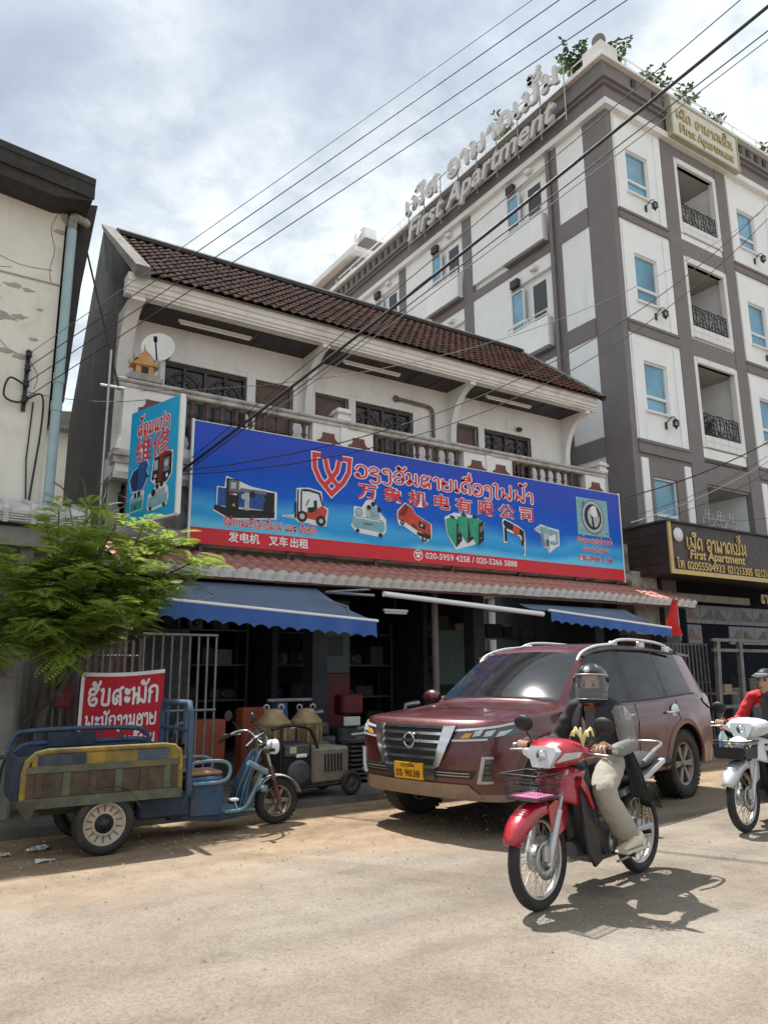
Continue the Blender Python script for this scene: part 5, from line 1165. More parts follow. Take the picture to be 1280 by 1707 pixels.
# stack of louvred steel slats
sl = thing('slat_stack', 'stack of dark steel slats between the generator cart and the parked car', 'rack', (5.2, 8.6, .08))
for i in range(9):
    b = MB(); b.box((4.95, 8.5+.02*(i % 2), .12+.055*i), (5.95, 8.85, .145+.055*i)); obj('slat', b, M_mach, sl)
for x in (4.97, 5.9):
    b = MB(); b.box((x-.03, 8.86, .08), (x+.03, 8.92, .7)); obj('upright', b, M_black, sl)
b = MB(); b.tube([(4.9, 8.45, .66), (6.1, 8.55, .70)], .025, 8); prop(obj('steel_pipe', b, M_steel), 'short bright steel pipe lying on the stack of slats', 'pipe')
b = MB(); b.lathe([(0,0),(.10,0),(.12,.26),(.125,.26),(.125,.27),(.0,.27)], (4.16, 8.75, .5), n=16); prop(obj('paint_bucket', b, M_white), 'white plastic bucket between the two ochre pumps', 'bucket')
crate('steel_crate', 'low dark steel crate under the white bucket', 'crate', (4.0, 8.6, .08), (4.32, 8.9, .5), M_mach)
crate('orange_cabinet', 'orange sheet-metal cabinet behind the ochre pumps', 'cabinet', (3.98, 9.7, .1), (4.36, 9.95, .98), M_orange)
crate('orange_hopper', 'orange tilted hopper box behind the bars of the gate', 'machine', (3.2, 9.35, .35), (3.62, 9.7, .86), M_orange)
t = thing('bench_press', 'blue steel press with a pale bar across its top behind the ochre pump', 'machine', (4.35, 9.3, .1))
b = MB(); b.prism([(-.16,0),(.16,0),(.07,.95),(-.07,.95)], lambda u, v: (4.32+u, 9.22, .1+v), lambda u, v: (4.32+u, 9.38, .1+v)); obj('frame', b, M_mblue, t)
b = MB(); b.bbox((4.12, 9.2, 1.06), (4.75, 9.27, 1.10), .01); obj('cross_bar', b, M_cart, t)
g_ = thing('green_cabinet', 'pale green panel cabinet with a picture standing in the dark shop', 'cabinet', (6.5, 12.3, .1))
b = MB(); b.box((6.25, 12.2, .1), (7.05, 12.5, 2.75)); obj('carcass', b, M_grn, g_)
b = MB(); b.box((6.4, 12.18, 1.75), (6.9, 12.199, 2.1)); obj('picture', b, M_black, g_)
crate('red_cabinet', 'dark red metal cabinet before the green cabinet', 'cabinet', (6.45, 12.0, .1), (6.95, 12.15, 1.45), M_redp)
crate('red_machine', 'small red generator on a shelf in the dark shop', 'machine', (6.05, 10.7, .78), (6.45, 11.0, 1.1), M_redp, .04)
crate('socket_panel', 'white socket panel below the small red generator', 'panel', (6.06, 10.66, .62), (6.36, 10.69, .76), M_white, .01)
crate('tool_shelf', 'dark steel tool shelf inside the shop below the socket panel', 'shelf', (6.0, 10.7, .1), (6.5, 11.05, .6), M_mach)
def engine(x, y, z, s, label, m, seed):
    t = thing('engine_block', label, 'machine', (x, y, z), random.Random(seed).uniform(-.4, .4))
    b = MB(); b.bbox((-.3*s,-.2*s,0), (.3*s,.2*s,.38*s), .05); obj('block', b, m, t, False)
    b = MB(); b.bbox((-.2*s,-.15*s,.38*s), (.18*s,.15*s,.56*s), .04); obj('cylinder_head', b, M_mach, t, False)
    b = MB(); b.lathe([(0,-.08),(.1,-.08),(.17,-.05),(.18,0),(0,0)], (.05*s,-.2*s,.2*s), 'Y', 18); b.v = [(p[0], p[1], p[2]) for p in b.v]; obj('flywheel', b, M_mach, t, False)
    b = MB(); b.tube([(-.1*s,0,.5*s), (-.1*s,-.05*s,.68*s), (.1*s,-.08*s,.7*s)], .04*s, 8); obj('exhaust', b, M_steel, t, False)
engine(7.0, 10.5, .1, 1.0, 'blue engine block on the shop floor near the red cabinet', M_mblue, 1); engine(6.3, 9.6, .1, 1.0, 'grey engine on the shop floor behind the car bonnet', M_mach, 2); engine(7.1, 9.6, .35, 1.0, 'blue pump engine raised behind the car bonnet', M_mblue, 3); engine(5.4, 10.4, .1, 1.1, 'dark engine standing by the shop column', M_mach, 4); engine(8.6, 11.0, .1, 1.2, 'large dark engine behind the prop post', M_mblue, 5); engine(8.1, 10.0, .7, .8, 'small red engine on a crate behind the car windscreen', M_redp, 6)
crate('wooden_crate', 'dark crate beneath the small red engine', 'crate', (7.8, 9.8, .1), (8.4, 10.2, .7), M_mach); crate('engine_plinth', 'low dark block beneath the raised blue pump engine', 'crate', (6.8, 9.4, .1), (7.4, 9.8, .35), M_mach)
crate('wall_chart', 'dark green chart hanging on the shop side wall behind the car', 'chart', (9.2, 12.4, 1.2), (10.0, 12.45, 2.3), M_grn)
crate('steel_locker', 'tall dark grey locker in the depth of the shop behind the gate', 'locker', (3.0, 12.6, .1), (4.2, 13.2, 2.2), M_mach)
# stock racks in the depth of the shop, loaded with cartons and machines
rg = random.Random(77)
CM = [mat('carton_%s' % n_, c_, .8, var=.2, scale=6) for n_, c_ in (('brown', (.10,.07,.045)), ('grey', (.075,.075,.08)), ('blue', (.03,.055,.12)), ('red', (.13,.02,.022)), ('white', (.24,.24,.235)), ('green', (.03,.075,.05)))]
SHN = ('lowest', 'second', 'third', 'top'); RKN = ('behind the bar gate', 'in the middle bay', 'behind the car')
CN = ('brown', 'grey', 'blue', 'red', 'white', 'green')
for ri, (xa, xb, yy) in enumerate(((2.9, 5.5, 13.3), (6.0, 8.8, 13.5), (9.4, 12.7, 13.3))):
    rk_ = thing('stock_rack', ('steel stock rack in the shop bay behind the bar gate', 'steel stock rack in the middle shop bay', 'steel stock rack in the shop bay behind the car')[ri], 'rack', ((xa+xb)/2, yy, .1))
    for x in (xa, (xa+xb)/2, xb):
        for y in (yy, yy+.5): obj('upright', MB().box((x-.025, y-.025, .1), (x+.025, y+.025, 2.5)), M_mach, rk_)
    for li in range(4):
        z = .35+.62*li; obj('shelf_board', MB().box((xa, yy-.03, z), (xb, yy+.53, z+.03)), M_mach, rk_)
        x = xa+.06
        while x < xb-.4:
            wd = rg.uniform(.2, .48); hh = rg.uniform(.16, .46); ci = rg.choice((0, 1, 1, 2, 2, 3, 4, 5)); d_ = rg.uniform(.0, .1)
            if rg.random() < .55:
                o_ = obj('carton', MB().bbox((x, yy+d_, z+.03), (x+wd, yy+.42+d_*.5, z+.03+hh), .012), CM[ci]); prop(o_, '%s carton on the %s rack shelf %s' % (CN[ci], SHN[li], RKN[ri]), 'carton', 'cartons on the stock racks')
            else:
                t_ = thing('stock_machine', '%s round-fronted machine on the %s rack shelf %s' % (CN[ci], SHN[li], RKN[ri]), 'machine', (x+wd/2, yy+.2, z+.03), 0, 'machines on the stock racks')
                obj('casing', MB().bbox((-wd/2, -.14, 0), (wd/2, .16, hh*.7), .03), CM[ci], t_, False); obj('front_disc', MB().lathe([(0,-.05),(hh*.16,-.05),(hh*.24,-.02),(hh*.26,0),(0,0)], (0,-.14,hh*.36), 'Y', 14), M_mach, t_, False); obj('handle', MB().tube(catmull([(-wd*.35,0,hh*.7), (-wd*.3,0,hh*.9), (wd*.3,0,hh*.9), (wd*.35,0,hh*.7)], 3), .014, 6), M_black, t_, False)
            x += wd+rg.uniform(.03, .22)
# machines standing on the shop floor among the pumps
for fi, (x, y, s_, m_, lb_) in enumerate(((3.35, 10.2, 1.0, M_mblue, 'blue motor pump on the floor behind the open bar gate'), (4.9, 9.7, .9, M_orange, 'orange motor pump behind the stack of slats'), (5.6, 9.3, .85, M_mach, 'grey motor pump beside the stack of slats'), (6.6, 8.9, .8, M_mblue, 'blue motor pump close behind the car bonnet'), (7.4, 10.8, 1.2, CM[5], 'green motor pump by the prop post'), (9.6, 10.4, 1.1, M_mach, 'grey motor pump behind the car roof'), (11.2, 10.2, 1.2, M_mblue, 'blue motor pump under the shorter awning'))): engine(x, y, .1, s_, lb_, m_, 30+fi)
tl = thing('shop_tube_light', 'unlit tube light hanging under the awning above the shop entrance', 'lamp', (6.8, 10.3, 2.36))
b = MB(); b.box((6.58, 10.28, 2.40), (7.04, 10.33, 2.44)); obj('housing', b, M_white, tl)
b = MB(); b.tube([(6.6, 10.3, 2.38), (7.02, 10.3, 2.38)], .016, 8); obj('tube', b, M_tubew, tl)
b = MB(); b.tube([(6.8, 10.3, 2.44), (6.8, 10.3, 2.8)], .006, 5); obj('cord', b, M_cable, tl)
# ---------------------------------------------------------------- right end: pipes, flag, bar fence, rack, shoe shop
fl_ = thing('red_flag', 'drooping red flag on a short pole above the end of the blue awning', 'flag', (12.5, 9.2, 2.6))
b = MB(); b.tube([(12.62, 9.25, 2.0), (12.52, 9.2, 2.72)], .012, 6); obj('pole', b, M_steel, fl_)
rows = []
for j in range(9):
    v = j/8; wdt = .06+.42*min(1, v*1.6)
    rows.append([(12.53-wdt*u*.95+.09*v*(1-u), 9.19+.05*math.sin(9*u+3*v), 2.70-.62*v+.10*u*(1-v)) for u in [i/8 for i in range(9)]])
b = MB(); b.grid(rows, None, True); obj('cloth', b, flat('flag_red', (.55,.03,.03), .7, var=.15, scale=6), fl_)
bf = thing('bar_fence', 'dark upright bar fence behind the rear of the parked car', 'fence', (12.9, 9.4, .08))
M_dbar = mat('dark_fence_bar', (.10,.10,.10), .6, .3, var=.3, scale=7, dirt=(.25,.23,.2), dirt_amt=.3, dirt_scale=7)
for i in range(24): obj('bar', MB().box((12.28+i*.058, 9.38+.03*(i % 2), .1), (12.305+i*.058, 9.40+.03*(i % 2), 1.93)), M_dbar, bf)
for z in (.3, 1.2, 1.93): obj('rail', MB().box((12.26, 9.43, z), (13.68, 9.46, z+.03)), M_dbar, bf)
mr_ = thing('steel_rack', 'worn steel frame rack with slanting posts before the shoe shop', 'rack', (14.2, 9.2, .08))
M_rack = mat('worn_steel_frame', (.19,.18,.17), .6, .4, var=.3, scale=8, dirt=(.09,.06,.05), dirt_amt=.3)
for (p, q) in (((13.50, 9.2, .1), (13.66, 9.2, 2.02)), ((14.30, 9.2, .1), (14.40, 9.2, 2.06)), ((15.6, 9.2, .1), (15.6, 9.2, 2.1))):
    Mx = Vector(p); obj('post', MB().prism([(-.05,-.04),(.05,-.04),(.05,.04),(-.05,.04)], lambda u, v, p=p: (p[0]+u, p[1]+v, p[2]), lambda u, v, q=q: (q[0]+u, q[1]+v, q[2])), M_rack, mr_)
for z in (2.0, 1.80, .72): obj('cross_bar', MB().box((13.5, 9.17, z), (15.6, 9.23, z+.06)), M_rack, mr_)
for i, (x, z, m_) in enumerate(((14.0, 1.03, M_white), (14.15, 1.0, M_olive), (14.05, .78, M_orange))):
    pass
obj('shelf_board', MB().box((13.55, 9.25, .98), (15.5, 9.6, 1.01)), M_olive, mr_)
for x, m_, h, nm, lb_ in ((13.78, M_white, .22, 'bottle', 'white bottle on the shelf of the steel rack'), (13.98, mat('kraft_carton', (.30,.23,.14), .8), .16, 'carton', 'brown carton on the shelf of the steel rack')):
    b = MB()
    if nm == 'bottle': b.lathe([(0,0),(.05,0),(.05,.14),(.02,.18),(.02,.22),(0,.22)], (x, 9.35, 1.01), n=12)
    else: b.bbox((x-.06, 9.3, 1.01), (x+.18, 9.45, 1.01+h), .005)
    prop(obj(nm, b, m_), lb_, nm)
ss = thing('shoe_shop', 'dark shoe shop front with pictured shoes beneath the dark sign box', 'shop', (16, 10.9, .08))
b = MB(); b.box((13.92, 10.55, .08), (14.4, 10.85, 3.4)); obj('pier', b, mat('dark_taupe', (.085,.072,.066), .8, var=.2), ss)
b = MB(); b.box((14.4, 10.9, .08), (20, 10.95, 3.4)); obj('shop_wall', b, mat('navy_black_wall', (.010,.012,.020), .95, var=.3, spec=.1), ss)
b = MB(); b.box((14.42, 10.6, 2.98), (17.2, 10.7, 3.14)); obj('shutter_box', b, M_cart, ss)
M_ppanel = mat('shaded_poster', (.20,.205,.215), .7, var=.08); M_shoe = mat('shoe_black', (.02,.018,.017), .4, var=.2); M_shoeb = mat('shoe_brown', (.13,.065,.03), .45, var=.3)  # poster colour darkened to carry the shade under the sign box
rg = random.Random(2)
for r_ in range(2):
    for c_ in range(7):
        if r_ == 1 and c_ in (1, 2): continue
        x0 = 15.1+c_*.52; z0 = 2.52-.46*r_
        P_ = obj('poster_panel', MB().box((x0, 10.86, z0), (x0+.50, 10.9, z0+.42)), M_ppanel, ss)
        s_ = [(.05,.10),(.44,.08),(.45,.13),(.34,.19),(.24,.24),(.19,.33),(.12,.30),(.07,.32),(.05,.2)]
        s_ = [(.5-u if c_ % 2 else u, v+rg.uniform(-.01,.01)) for u, v in s_]
        if c_ % 2: s_ = s_[::-1]
        obj('pictured_shoe', MB().prism(s_, lambda u, v: (x0+u, 10.852, z0+v), lambda u, v: (x0+u, 10.858, z0+v)), M_shoe if c_ % 3 else M_shoeb, P_)
put_lao('lao_sign', 'ຂາຍ', frame_at((17.6, 10.55, 3.05), (1,0,0), (0,0,1), (0,-1,0)), M_goldp, ss, .2, stroke=.2)
for i, (x, z, h) in enumerate(((15.2, .08, 1.0), (15.9, .08, 1.2), (16.7, .08, .9))):
    crate('display_crate', ('dark display crate with glass front in the shoe shop', 'tall dark display cabinet in the shoe shop', 'low dark display box in the shoe shop')[i], 'cabinet', (x, 10.0, z), (x+.55, 10.5, z+h), M_mach)
# small green weeds behind the fence
M_leafd = mat('weed_leaf', (.06,.10,.03), .7, var=.3)
def weed(name, label, x, y, z, h, n, seed, m_=M_leafd, cat='plant', spread=.35, leaf=.06, pot=None, parent=None):
    rg = random.Random(seed); t = thing(name, label, cat, (x, y, z))
    if pot: obj('pot', MB().lathe([(0,0),(pot*.7,0),(pot,pot*1.4),(pot*.92,pot*1.4),(pot*.85,pot*1.2),(0,pot*1.2)], n=14), M_weath, t, False)
    st_ = MB(); lf = MB()
    for i in range(n):
        a = rg.uniform(0, 2*PI); r = rg.uniform(.2, 1)*spread; hh = h*rg.uniform(.5, 1)
        pts = catmull([(0,0,0), (r*.3*math.cos(a), r*.3*math.sin(a), hh*.55), (r*math.cos(a), r*math.sin(a), hh*rg.uniform(.8, 1))], 4)
        st_.tube(pts, .006, 4, caps=False)
        for k in range(2, len(pts)):
            for q in range(4):
                b_ = rg.uniform(0, 2*PI); c = Vector(pts[k])+Vector((rg.uniform(-.03,.03),)*3); d = Vector((math.cos(b_), math.sin(b_), rg.uniform(-.5,.5))).normalized()*leaf*rg.uniform(.7,1.5); s = d.cross(Vector((0,0,1))).normalized()*leaf*.32
                lf.add([c, c+d*.5+s, c+d, c+d*.5-s], [(0,1,2,3)])
    obj('stem', st_, mat('stem_brown', (.08,.06,.035), .8), t, False); obj('foliage', lf, m_, t, False)
    return t
weed('potted_weed', 'tangle of green grass growing behind the bar fence by the rack', 13.2, 9.7, .08, 1.1, 16, 5)
M_leafr = mat('roof_plant_leaf', (.075,.125,.03), .65, var=.4, scale=3)
for i, (x, y, h, n, sp) in enumerate(((14.1, 11.9, 1.5, 22, .7), (14.75, 11.35, 1.15, 24, .65), (16.3, 11.4, 1.1, 30, .85), (17.5, 11.5, 1.25, 22, .8), (19.0, 11.45, .95, 24, .7), (21.2, 11.4, .9, 24, .6), (14.5, 15.3, 1.9, 16, .5))):
    weed('rooftop_plant', ('tall feathery plant behind the ball finial of the roof', 'leafy roof plant beside the ball finial', 'rounded green roof plant left of the parapet sign', 'loose roof plant right behind the parapet sign', 'spiky roof plant past the end of the parapet sign', 'small roof plant at the far end of the parapet', 'thin sapling rising behind the rooftop letters')[i], x, y, 17.0 if i < 6 else 16.9, h, n, 20+i, M_leafr, spread=sp, leaf=.13, pot=.22)
for fi, (x, z) in enumerate(((16.95, 9.98), (17.6, 7.0))):
    weed('balcony_plant', ('feathery plant on the third-floor recessed balcony', 'yellowish bushy plant on the second-floor recessed balcony')[fi], x, AY+.5, z, 1.15, 22, 40+fi, M_leafr, spread=.4, leaf=.1, pot=.18)

# ================================================================ tree over the gate
M_leaf = mat('leaf_green', (.15,.22,.035), .6, var=.55, scale=2.6)
nt = M_leaf.node_tree; bs_ = nt.nodes['Principled BSDF']; tr = nt.nodes.new('ShaderNodeBsdfTranslucent'); tr.inputs[0].default_value = (.42,.55,.08,1); mx = nt.nodes.new('ShaderNodeMixShader'); mx.inputs[0].default_value = .42
nt.links.new(bs_.outputs[0], mx.inputs[1]); nt.links.new(tr.outputs[0], mx.inputs[2]); nt.links.new(mx.outputs[0], nt.nodes['Material Output'].inputs[0])
M_bark = mat('grey_bark', (.10,.082,.06), .95, var=.3, scale=9, bump=.4, bscale=40)
def pinnate_tree():
    t = thing('feathery_tree', 'small feathery green tree spreading over the bar gate', 'tree', (1.36, 8.72, .08)); rg = random.Random(21)
    tk = MB(); tk.tube(catmull([(1.36,8.72,.08), (1.33,8.70,.8), (1.42,8.63,1.5), (1.50,8.58,2.0)], 5), [.085,.083,.08,.077,.075,.073,.07,.068,.066,.063,.06,.058,.056,.054,.052,.05][:16], 8); obj('trunk', tk, M_bark, t)
    lb_ = MB(); tips = []
    ends = [(.75,8.9,2.75),(1.0,8.7,2.2),(.6,9.1,2.3),(1.25,8.6,3.0),(1.45,8.9,3.22),(1.9,9.1,3.32),(2.1,8.7,3.1),(2.5,8.9,3.15),(2.35,8.5,2.6),(2.9,8.8,2.95),(2.75,8.5,2.35),(3.1,8.9,2.55),(3.2,8.7,2.75),(1.7,8.4,2.5),(1.9,8.3,2.1),(1.2,8.35,1.85),(.9,8.5,1.65),(1.5,8.35,1.6),(2.3,8.4,2.05),(2.55,8.9,2.0),(2.0,9.4,2.9),(1.0,9.3,2.6),(.5,8.8,1.9),(1.3,8.9,2.6),(2.8,9.0,3.05),(2.2,9.3,2.6),(.9,8.6,2.5),(.7,8.7,1.7),(1.3,8.5,2.2),(1.75,8.7,2.9)]
    ends = [(x*.83+.08, y-.70, 1.35+(z-1.35)*.925) for x, y, z in ends]
    for e in ends:
        s = Vector((1.45+rg.uniform(-.06,.08), 8.6+rg.uniform(-.06,.06), rg.uniform(1.15, 1.95))); E_ = Vector(e)
        mid = s.lerp(E_, .5)+Vector((rg.uniform(-.12,.12), rg.uniform(-.1,.1), .14))
        pts = catmull([s, mid, E_], 6); lb_.tube(pts, [.028-.022*i/(len(pts)-1) for i in range(len(pts))], 5, caps=False)
        for p in pts[3:]: tips.append((Vector(p), (E_-s).normalized()))
    for e in ((1.75,9.6,3.75),(2.05,9.7,3.7),(1.55,9.6,3.6),(2.3,9.6,3.55)):   # bare twigs
        s = Vector((1.62, 8.7, 2.5)); E_ = Vector(e); lb_.tube(catmull([s, s.lerp(E_, .5)+Vector((rg.uniform(-.15,.15),0,.1)), E_, E_+Vector((rg.uniform(-.2,.1), 0, .1))], 4), .008, 4, caps=False)
    obj('limb', lb_, M_bark, t)
    lf = MB()
    def frond(p, d, Ln):
        n = 10; d = d.normalized(); sd = d.cross(Vector((0,0,1)))
        sd = sd.normalized() if sd.length > .05 else Vector((1,0,0))
        roll = rg.uniform(-.4,.4); up = sd.cross(d); sd = sd*math.cos(roll)+up*math.sin(roll)
        for i in range(n):
            u = (i+1)/n; c = p+d*Ln*u+Vector((0,0,-.38*Ln*u*u)); ll = Ln*.33*math.sin(PI*(.12+.82*u))+.006; w = Ln*.048
            dd = (d+Vector((0,0,-.76*u))).normalized()
            for s in (-1, 1):
                q = (sd*s+dd*.35+Vector((0,0,-.18))).normalized()*ll; ww = dd*w
                lf.add([c-ww*.5, c+q*.5+ww*.9, c+q, c+q*.5-ww*.9], [(0,1,2,3)])
    for p, d in tips:
        for k in range(10):
            a = rg.uniform(0, 2*PI); o_ = Vector((rg.gauss(0,.075), rg.gauss(0,.075), rg.gauss(0,.06)))
            dd = (Vector((math.cos(a), math.sin(a), rg.uniform(-.25,.35)))+d*.6)
            frond(p+o_, dd, rg.uniform(.14,.30))
    obj('crown', lf, M_leaf, t)
pinnate_tree()
# ================================================================ parked maroon SUV
def dusty_paint(name, col, dust=(.20,.13,.085), z0=.35, z1=.95, coat=.8, rough=.32, metal=.35, lo=.08, hi=.78):
    m = bpy.data.materials.new(name); m.use_nodes = True; nt = m.node_tree; N = nt.nodes; L = nt.links; b = N['Principled BSDF']
    tc = N.new('ShaderNodeTexCoord'); sep = N.new('ShaderNodeSeparateXYZ'); L.new(tc.outputs['Object'], sep.inputs[0])
    n1 = N.new('ShaderNodeTexNoise'); n1.inputs['Scale'].default_value = 5; n1.inputs['Detail'].default_value = 8; n1.inputs['Roughness'].default_value = .7; L.new(tc.outputs['Object'], n1.inputs[0])
    n2 = N.new('ShaderNodeTexNoise'); n2.inputs['Scale'].default_value = 60; n2.inputs['Detail'].default_value = 4; L.new(tc.outputs['Object'], n2.inputs[0])
    mr = N.new('ShaderNodeMapRange'); L.new(sep.outputs[2], mr.inputs[0]); mr.inputs[1].default_value = z1; mr.inputs[2].default_value = z0; mr.inputs[3].default_value = lo; mr.inputs[4].default_value = hi
    a = N.new('ShaderNodeMath'); a.operation = 'MULTIPLY_ADD'; L.new(n1.outputs[0], a.inputs[0]); a.inputs[1].default_value = .9; a.inputs[2].default_value = -.45
    s = N.new('ShaderNodeMath'); s.operation = 'ADD'; s.use_clamp = True; L.new(a.outputs[0], s.inputs[0]); L.new(mr.outputs[0], s.inputs[1])
    sp = N.new('ShaderNodeMath'); sp.operation = 'MULTIPLY_ADD'; sp.use_clamp = True; L.new(n2.outputs[0], sp.inputs[0]); sp.inputs[1].default_value = .5; sp.inputs[2].default_value = -.2
    s2 = N.new('ShaderNodeMath'); s2.operation = 'ADD'; s2.use_clamp = True; L.new(s.outputs[0], s2.inputs[0]); L.new(sp.outputs[0], s2.inputs[1])
    mx = N.new('ShaderNodeMix'); mx.data_type = 'RGBA'; L.new(s2.outputs[0], mx.inputs[0]); mx.inputs[6].default_value = (*col, 1); mx.inputs[7].default_value = (*dust, 1); L.new(mx.outputs[2], b.inputs['Base Color'])
    rr = N.new('ShaderNodeMapRange'); L.new(s2.outputs[0], rr.inputs[0]); rr.inputs[3].default_value = rough; rr.inputs[4].default_value = .85; L.new(rr.outputs[0], b.inputs['Roughness'])
    cc = N.new('ShaderNodeMapRange'); L.new(s2.outputs[0], cc.inputs[0]); cc.inputs[3].default_value = coat; cc.inputs[4].default_value = 0; L.new(cc.outputs[0], b.inputs['Coat Weight']); b.inputs['Coat Roughness'].default_value = .08
    mm = N.new('ShaderNodeMapRange'); L.new(s2.outputs[0], mm.inputs[0]); mm.inputs[3].default_value = metal; mm.inputs[4].default_value = 0; L.new(mm.outputs[0], b.inputs['Metallic'])
    return m
M_car = dusty_paint('maroon_car_paint', (.092,.012,.0145), dust=(.19,.105,.075), z0=.30, z1=.74, lo=-.07, hi=.60)
M_carglass = mat('tinted_car_glass', (.010,.011,.013), .05, var=.2, spec=.3)
M_wind = mat('windscreen_glass', (.016,.018,.02), .07, var=.2, spec=.55, dirt=(.22,.21,.20), dirt_amt=.10, dirt_scale=2.5)
M_chrome = mat('chrome_trim', (.62,.62,.62), .14, .95, var=.08, scale=9)
M_chromed = mat('dusty_chrome', (.42,.39,.36), .32, .7, var=.15, scale=9, dirt=(.22,.16,.12), dirt_amt=.25)
M_skid = mat('dusty_skid_plate', (.27,.20,.145), .75, var=.15, scale=7, dirt=(.17,.11,.075), dirt_amt=.35, dirt_scale=5)
M_silver = mat('silver_rail', (.62,.62,.61), .4, .2, var=.06)
M_alloy = mat('dusty_alloy', (.25,.215,.185), .45, .6, var=.12, scale=10, dirt=(.16,.11,.075), dirt_amt=.3, dirt_scale=8)
M_amber = flat('amber_lens', (.75,.28,.03), .25, coat=.5); M_lens = mat('clear_lens', (.50,.53,.54), .1, var=.2, scale=14, coat=.8); M_redlens = flat('red_lens', (.25,.01,.012), .15, coat=.8)
M_plate = flat('yellow_plate', (.70,.34,.02), .5); M_lampd = mat('lamp_housing', (.045,.045,.05), .2, var=.2, coat=.7)

def build_suv(loc, rz):
    T = thing('parked_suv', 'dusty maroon SUV with chrome grille parked before the shop', 'car', loc, rz)
    XA, XB, WR, AR = .92, 3.77, .385, .475
    X0, X1 = .43, 4.50; NN = 2.7
    def lerp(x, tab):
        for (a, va), (b, vb) in zip(tab[:-1], tab[1:]):
            if x <= b:
                t = max(0, (x-a)/(b-a)); t = t*t*(3-2*t) if False else t; return va+(vb-va)*t
        return tab[-1][1]
    def zbot(x):
        z = .36
        for xa in (XA, XB):
            d = abs(x-xa)
            if d < AR: z = max(z, .385+math.sqrt(max(0, AR*AR-d*d))*.98)
        return z
    def zsh(x): return lerp(x, [(0,.985),(.46,1.015),(.9,1.05),(1.45,1.085),(2.2,1.10),(3.2,1.125),(4.0,1.165),(4.9,1.18)])
    def half(x, z):
        w = lerp(x, [(0,.86),(.46,.895),(.95,.925),(1.6,.925),(2.6,.925),(3.77,.932),(4.3,.915),(4.5,.895),(4.9,.86)])
        s = zsh(x)
        if z < .62: w -= .035*((.62-z)/.26)**1.6
        if z > .80: w -= .045*max(0, min(1, (z-.80)/(s-.80)))**1.8
        for xa in (XA, XB):
            d = math.hypot(x-xa, z-.385)
            if AR-.02 < d < AR+.16: w += .022*(1-(d-AR+.02)/.18)
        w += .010*math.exp(-((z-.90)/.05)**2)*(1 if 1.2 < x < 4.4 else .5)
        return w
    def xf(z): return lerp(z, [(.30,.15),(.36,.10),(.46,.035),(.58,.02),(.80,.03),(.93,.055),(1.02,.10),(1.2,.14)])
    def xr(z): return lerp(z, [(.3,4.80),(.5,4.87),(.8,4.88),(1.1,4.86),(1.2,4.84),(1.7,4.58),(1.8,4.55)])
    def ztop(x): return lerp(x, [(.43,1.06),(.8,1.105),(1.30,1.150),(1.38,1.175),(1.93,1.575),(2.12,1.69),(2.40,1.742),(2.9,1.765),(3.5,1.755),(4.2,1.715),(4.5,1.685)])
    LT = [0,.12,.26,.42,.58,.74,.88,1.0]
    def section(x):
        pts = []; zb, zs = zbot(x), zsh(x)
        for t in LT: z = zb+(zs-zb)*t; pts.append((half(x, z), z))
        ws = pts[-1][0]; zt = ztop(x)
        if x <= 1.33:
            zh = zt
            up = [(ws*.975, zs+.014), (ws*.90, zs+.030), (ws*.74, zh-.014), (ws*.42, zh+.004), (0, zh+.012)]
        else:
            k = min(1, max(0, (x-1.33)/(2.12-1.33))); ya = .835*(1-k)+.675*k
            if x > 3.4: ya -= .045*(x-3.4)/1.1
            zr = zt-.055
            e = max(.0, zr-zs-.02)
            hgt = min(1, e/.10)
            up = [(ws-.035, zs+.012), (ya*hgt+(ws*.90)*(1-hgt), max(zs+.028, zr)), (ya-.055, max(zs+.035, zt-.012)), (ya*.55, zt+.012), (0, zt+.022)]
        return pts+up
    K = len(LT); NL = K+5
    st = [X0,.455,.50,.56,.63,.70,.78,.86,.92,.98,1.06,1.14,1.21,1.28,1.31,1.34,1.375,1.39,1.42,1.46,1.52,1.60,1.70,1.80,1.90,2.0,2.06,2.12,2.2,2.32,2.45,2.60,2.66,2.74,2.9,3.05,3.2,3.29,3.31,3.36,3.44,3.5,3.56,3.64,3.70,3.77,3.84,3.92,4.0,4.08,4.15,4.22,4.235,4.25,4.3,4.38,4.45,X1]
    st = sorted(set(st))
    def bow(x, y):   # windscreen and bonnet edges bow forward at the middle
        k = math.exp(-((x-1.62)/.55)**2)
        return -.13*k*(1-min(1, abs(y)/.85)**2)
    rows = []      # each row: NL points for the near side; mirrored later
    s0 = section(X0); s1 = section(X1)
    TH = [0,.12,.22,.32,.42,.52,.62,.72,.82,.9,1.0]
    def nose(j, p):    # p: 0 side .. 1 centre
        y0, z0 = s0[j]; f = p*PI/2
        c, s = math.cos(f)**(2/NN), math.sin(f)**(2/NN)
        if j < K:
            return (X0-(X0-xf(z0))*s, y0*c, z0)
        q = 1-(j-K+1)/5.; zc = ztop(X0)+.012
        return (X0-(X0-xf(1.0)-.015)*s*q, y0*c, z0+(zsh(0.2)+.02+(zc-zsh(.2)-.02)*(1-q) - z0)*s)
    def tail(j, p):
        y0, z0 = s1[j]; f = p*PI/2
        c, s = math.cos(f)**(2/3.2), math.sin(f)**(2/3.2)
        return (X1+(xr(z0)-X1)*s, y0*c, z0)
    def surf(i, j):
        x = st[i]; y, z = section_cache[i][j]; return (x+bow(x, y)*(1 if j >= K else 0), y, z)
    section_cache = [section(x) for x in st]
    rows = [[nose(j, p) for j in range(NL)] for p in TH[:0:-1]] + [[surf(i, j) for j in range(NL)] for i in range(len(st))] + [[tail(j, p) for j in range(NL)] for p in TH[1:]]
    xm = [sum(q[0] for q in r[K-1:K+1])/2 for r in rows]
    nN = len(TH)-1
    body = {}; order = []
    def part(nm):
        if nm not in body: body[nm] = MB(); order.append(nm)
        return body[nm]
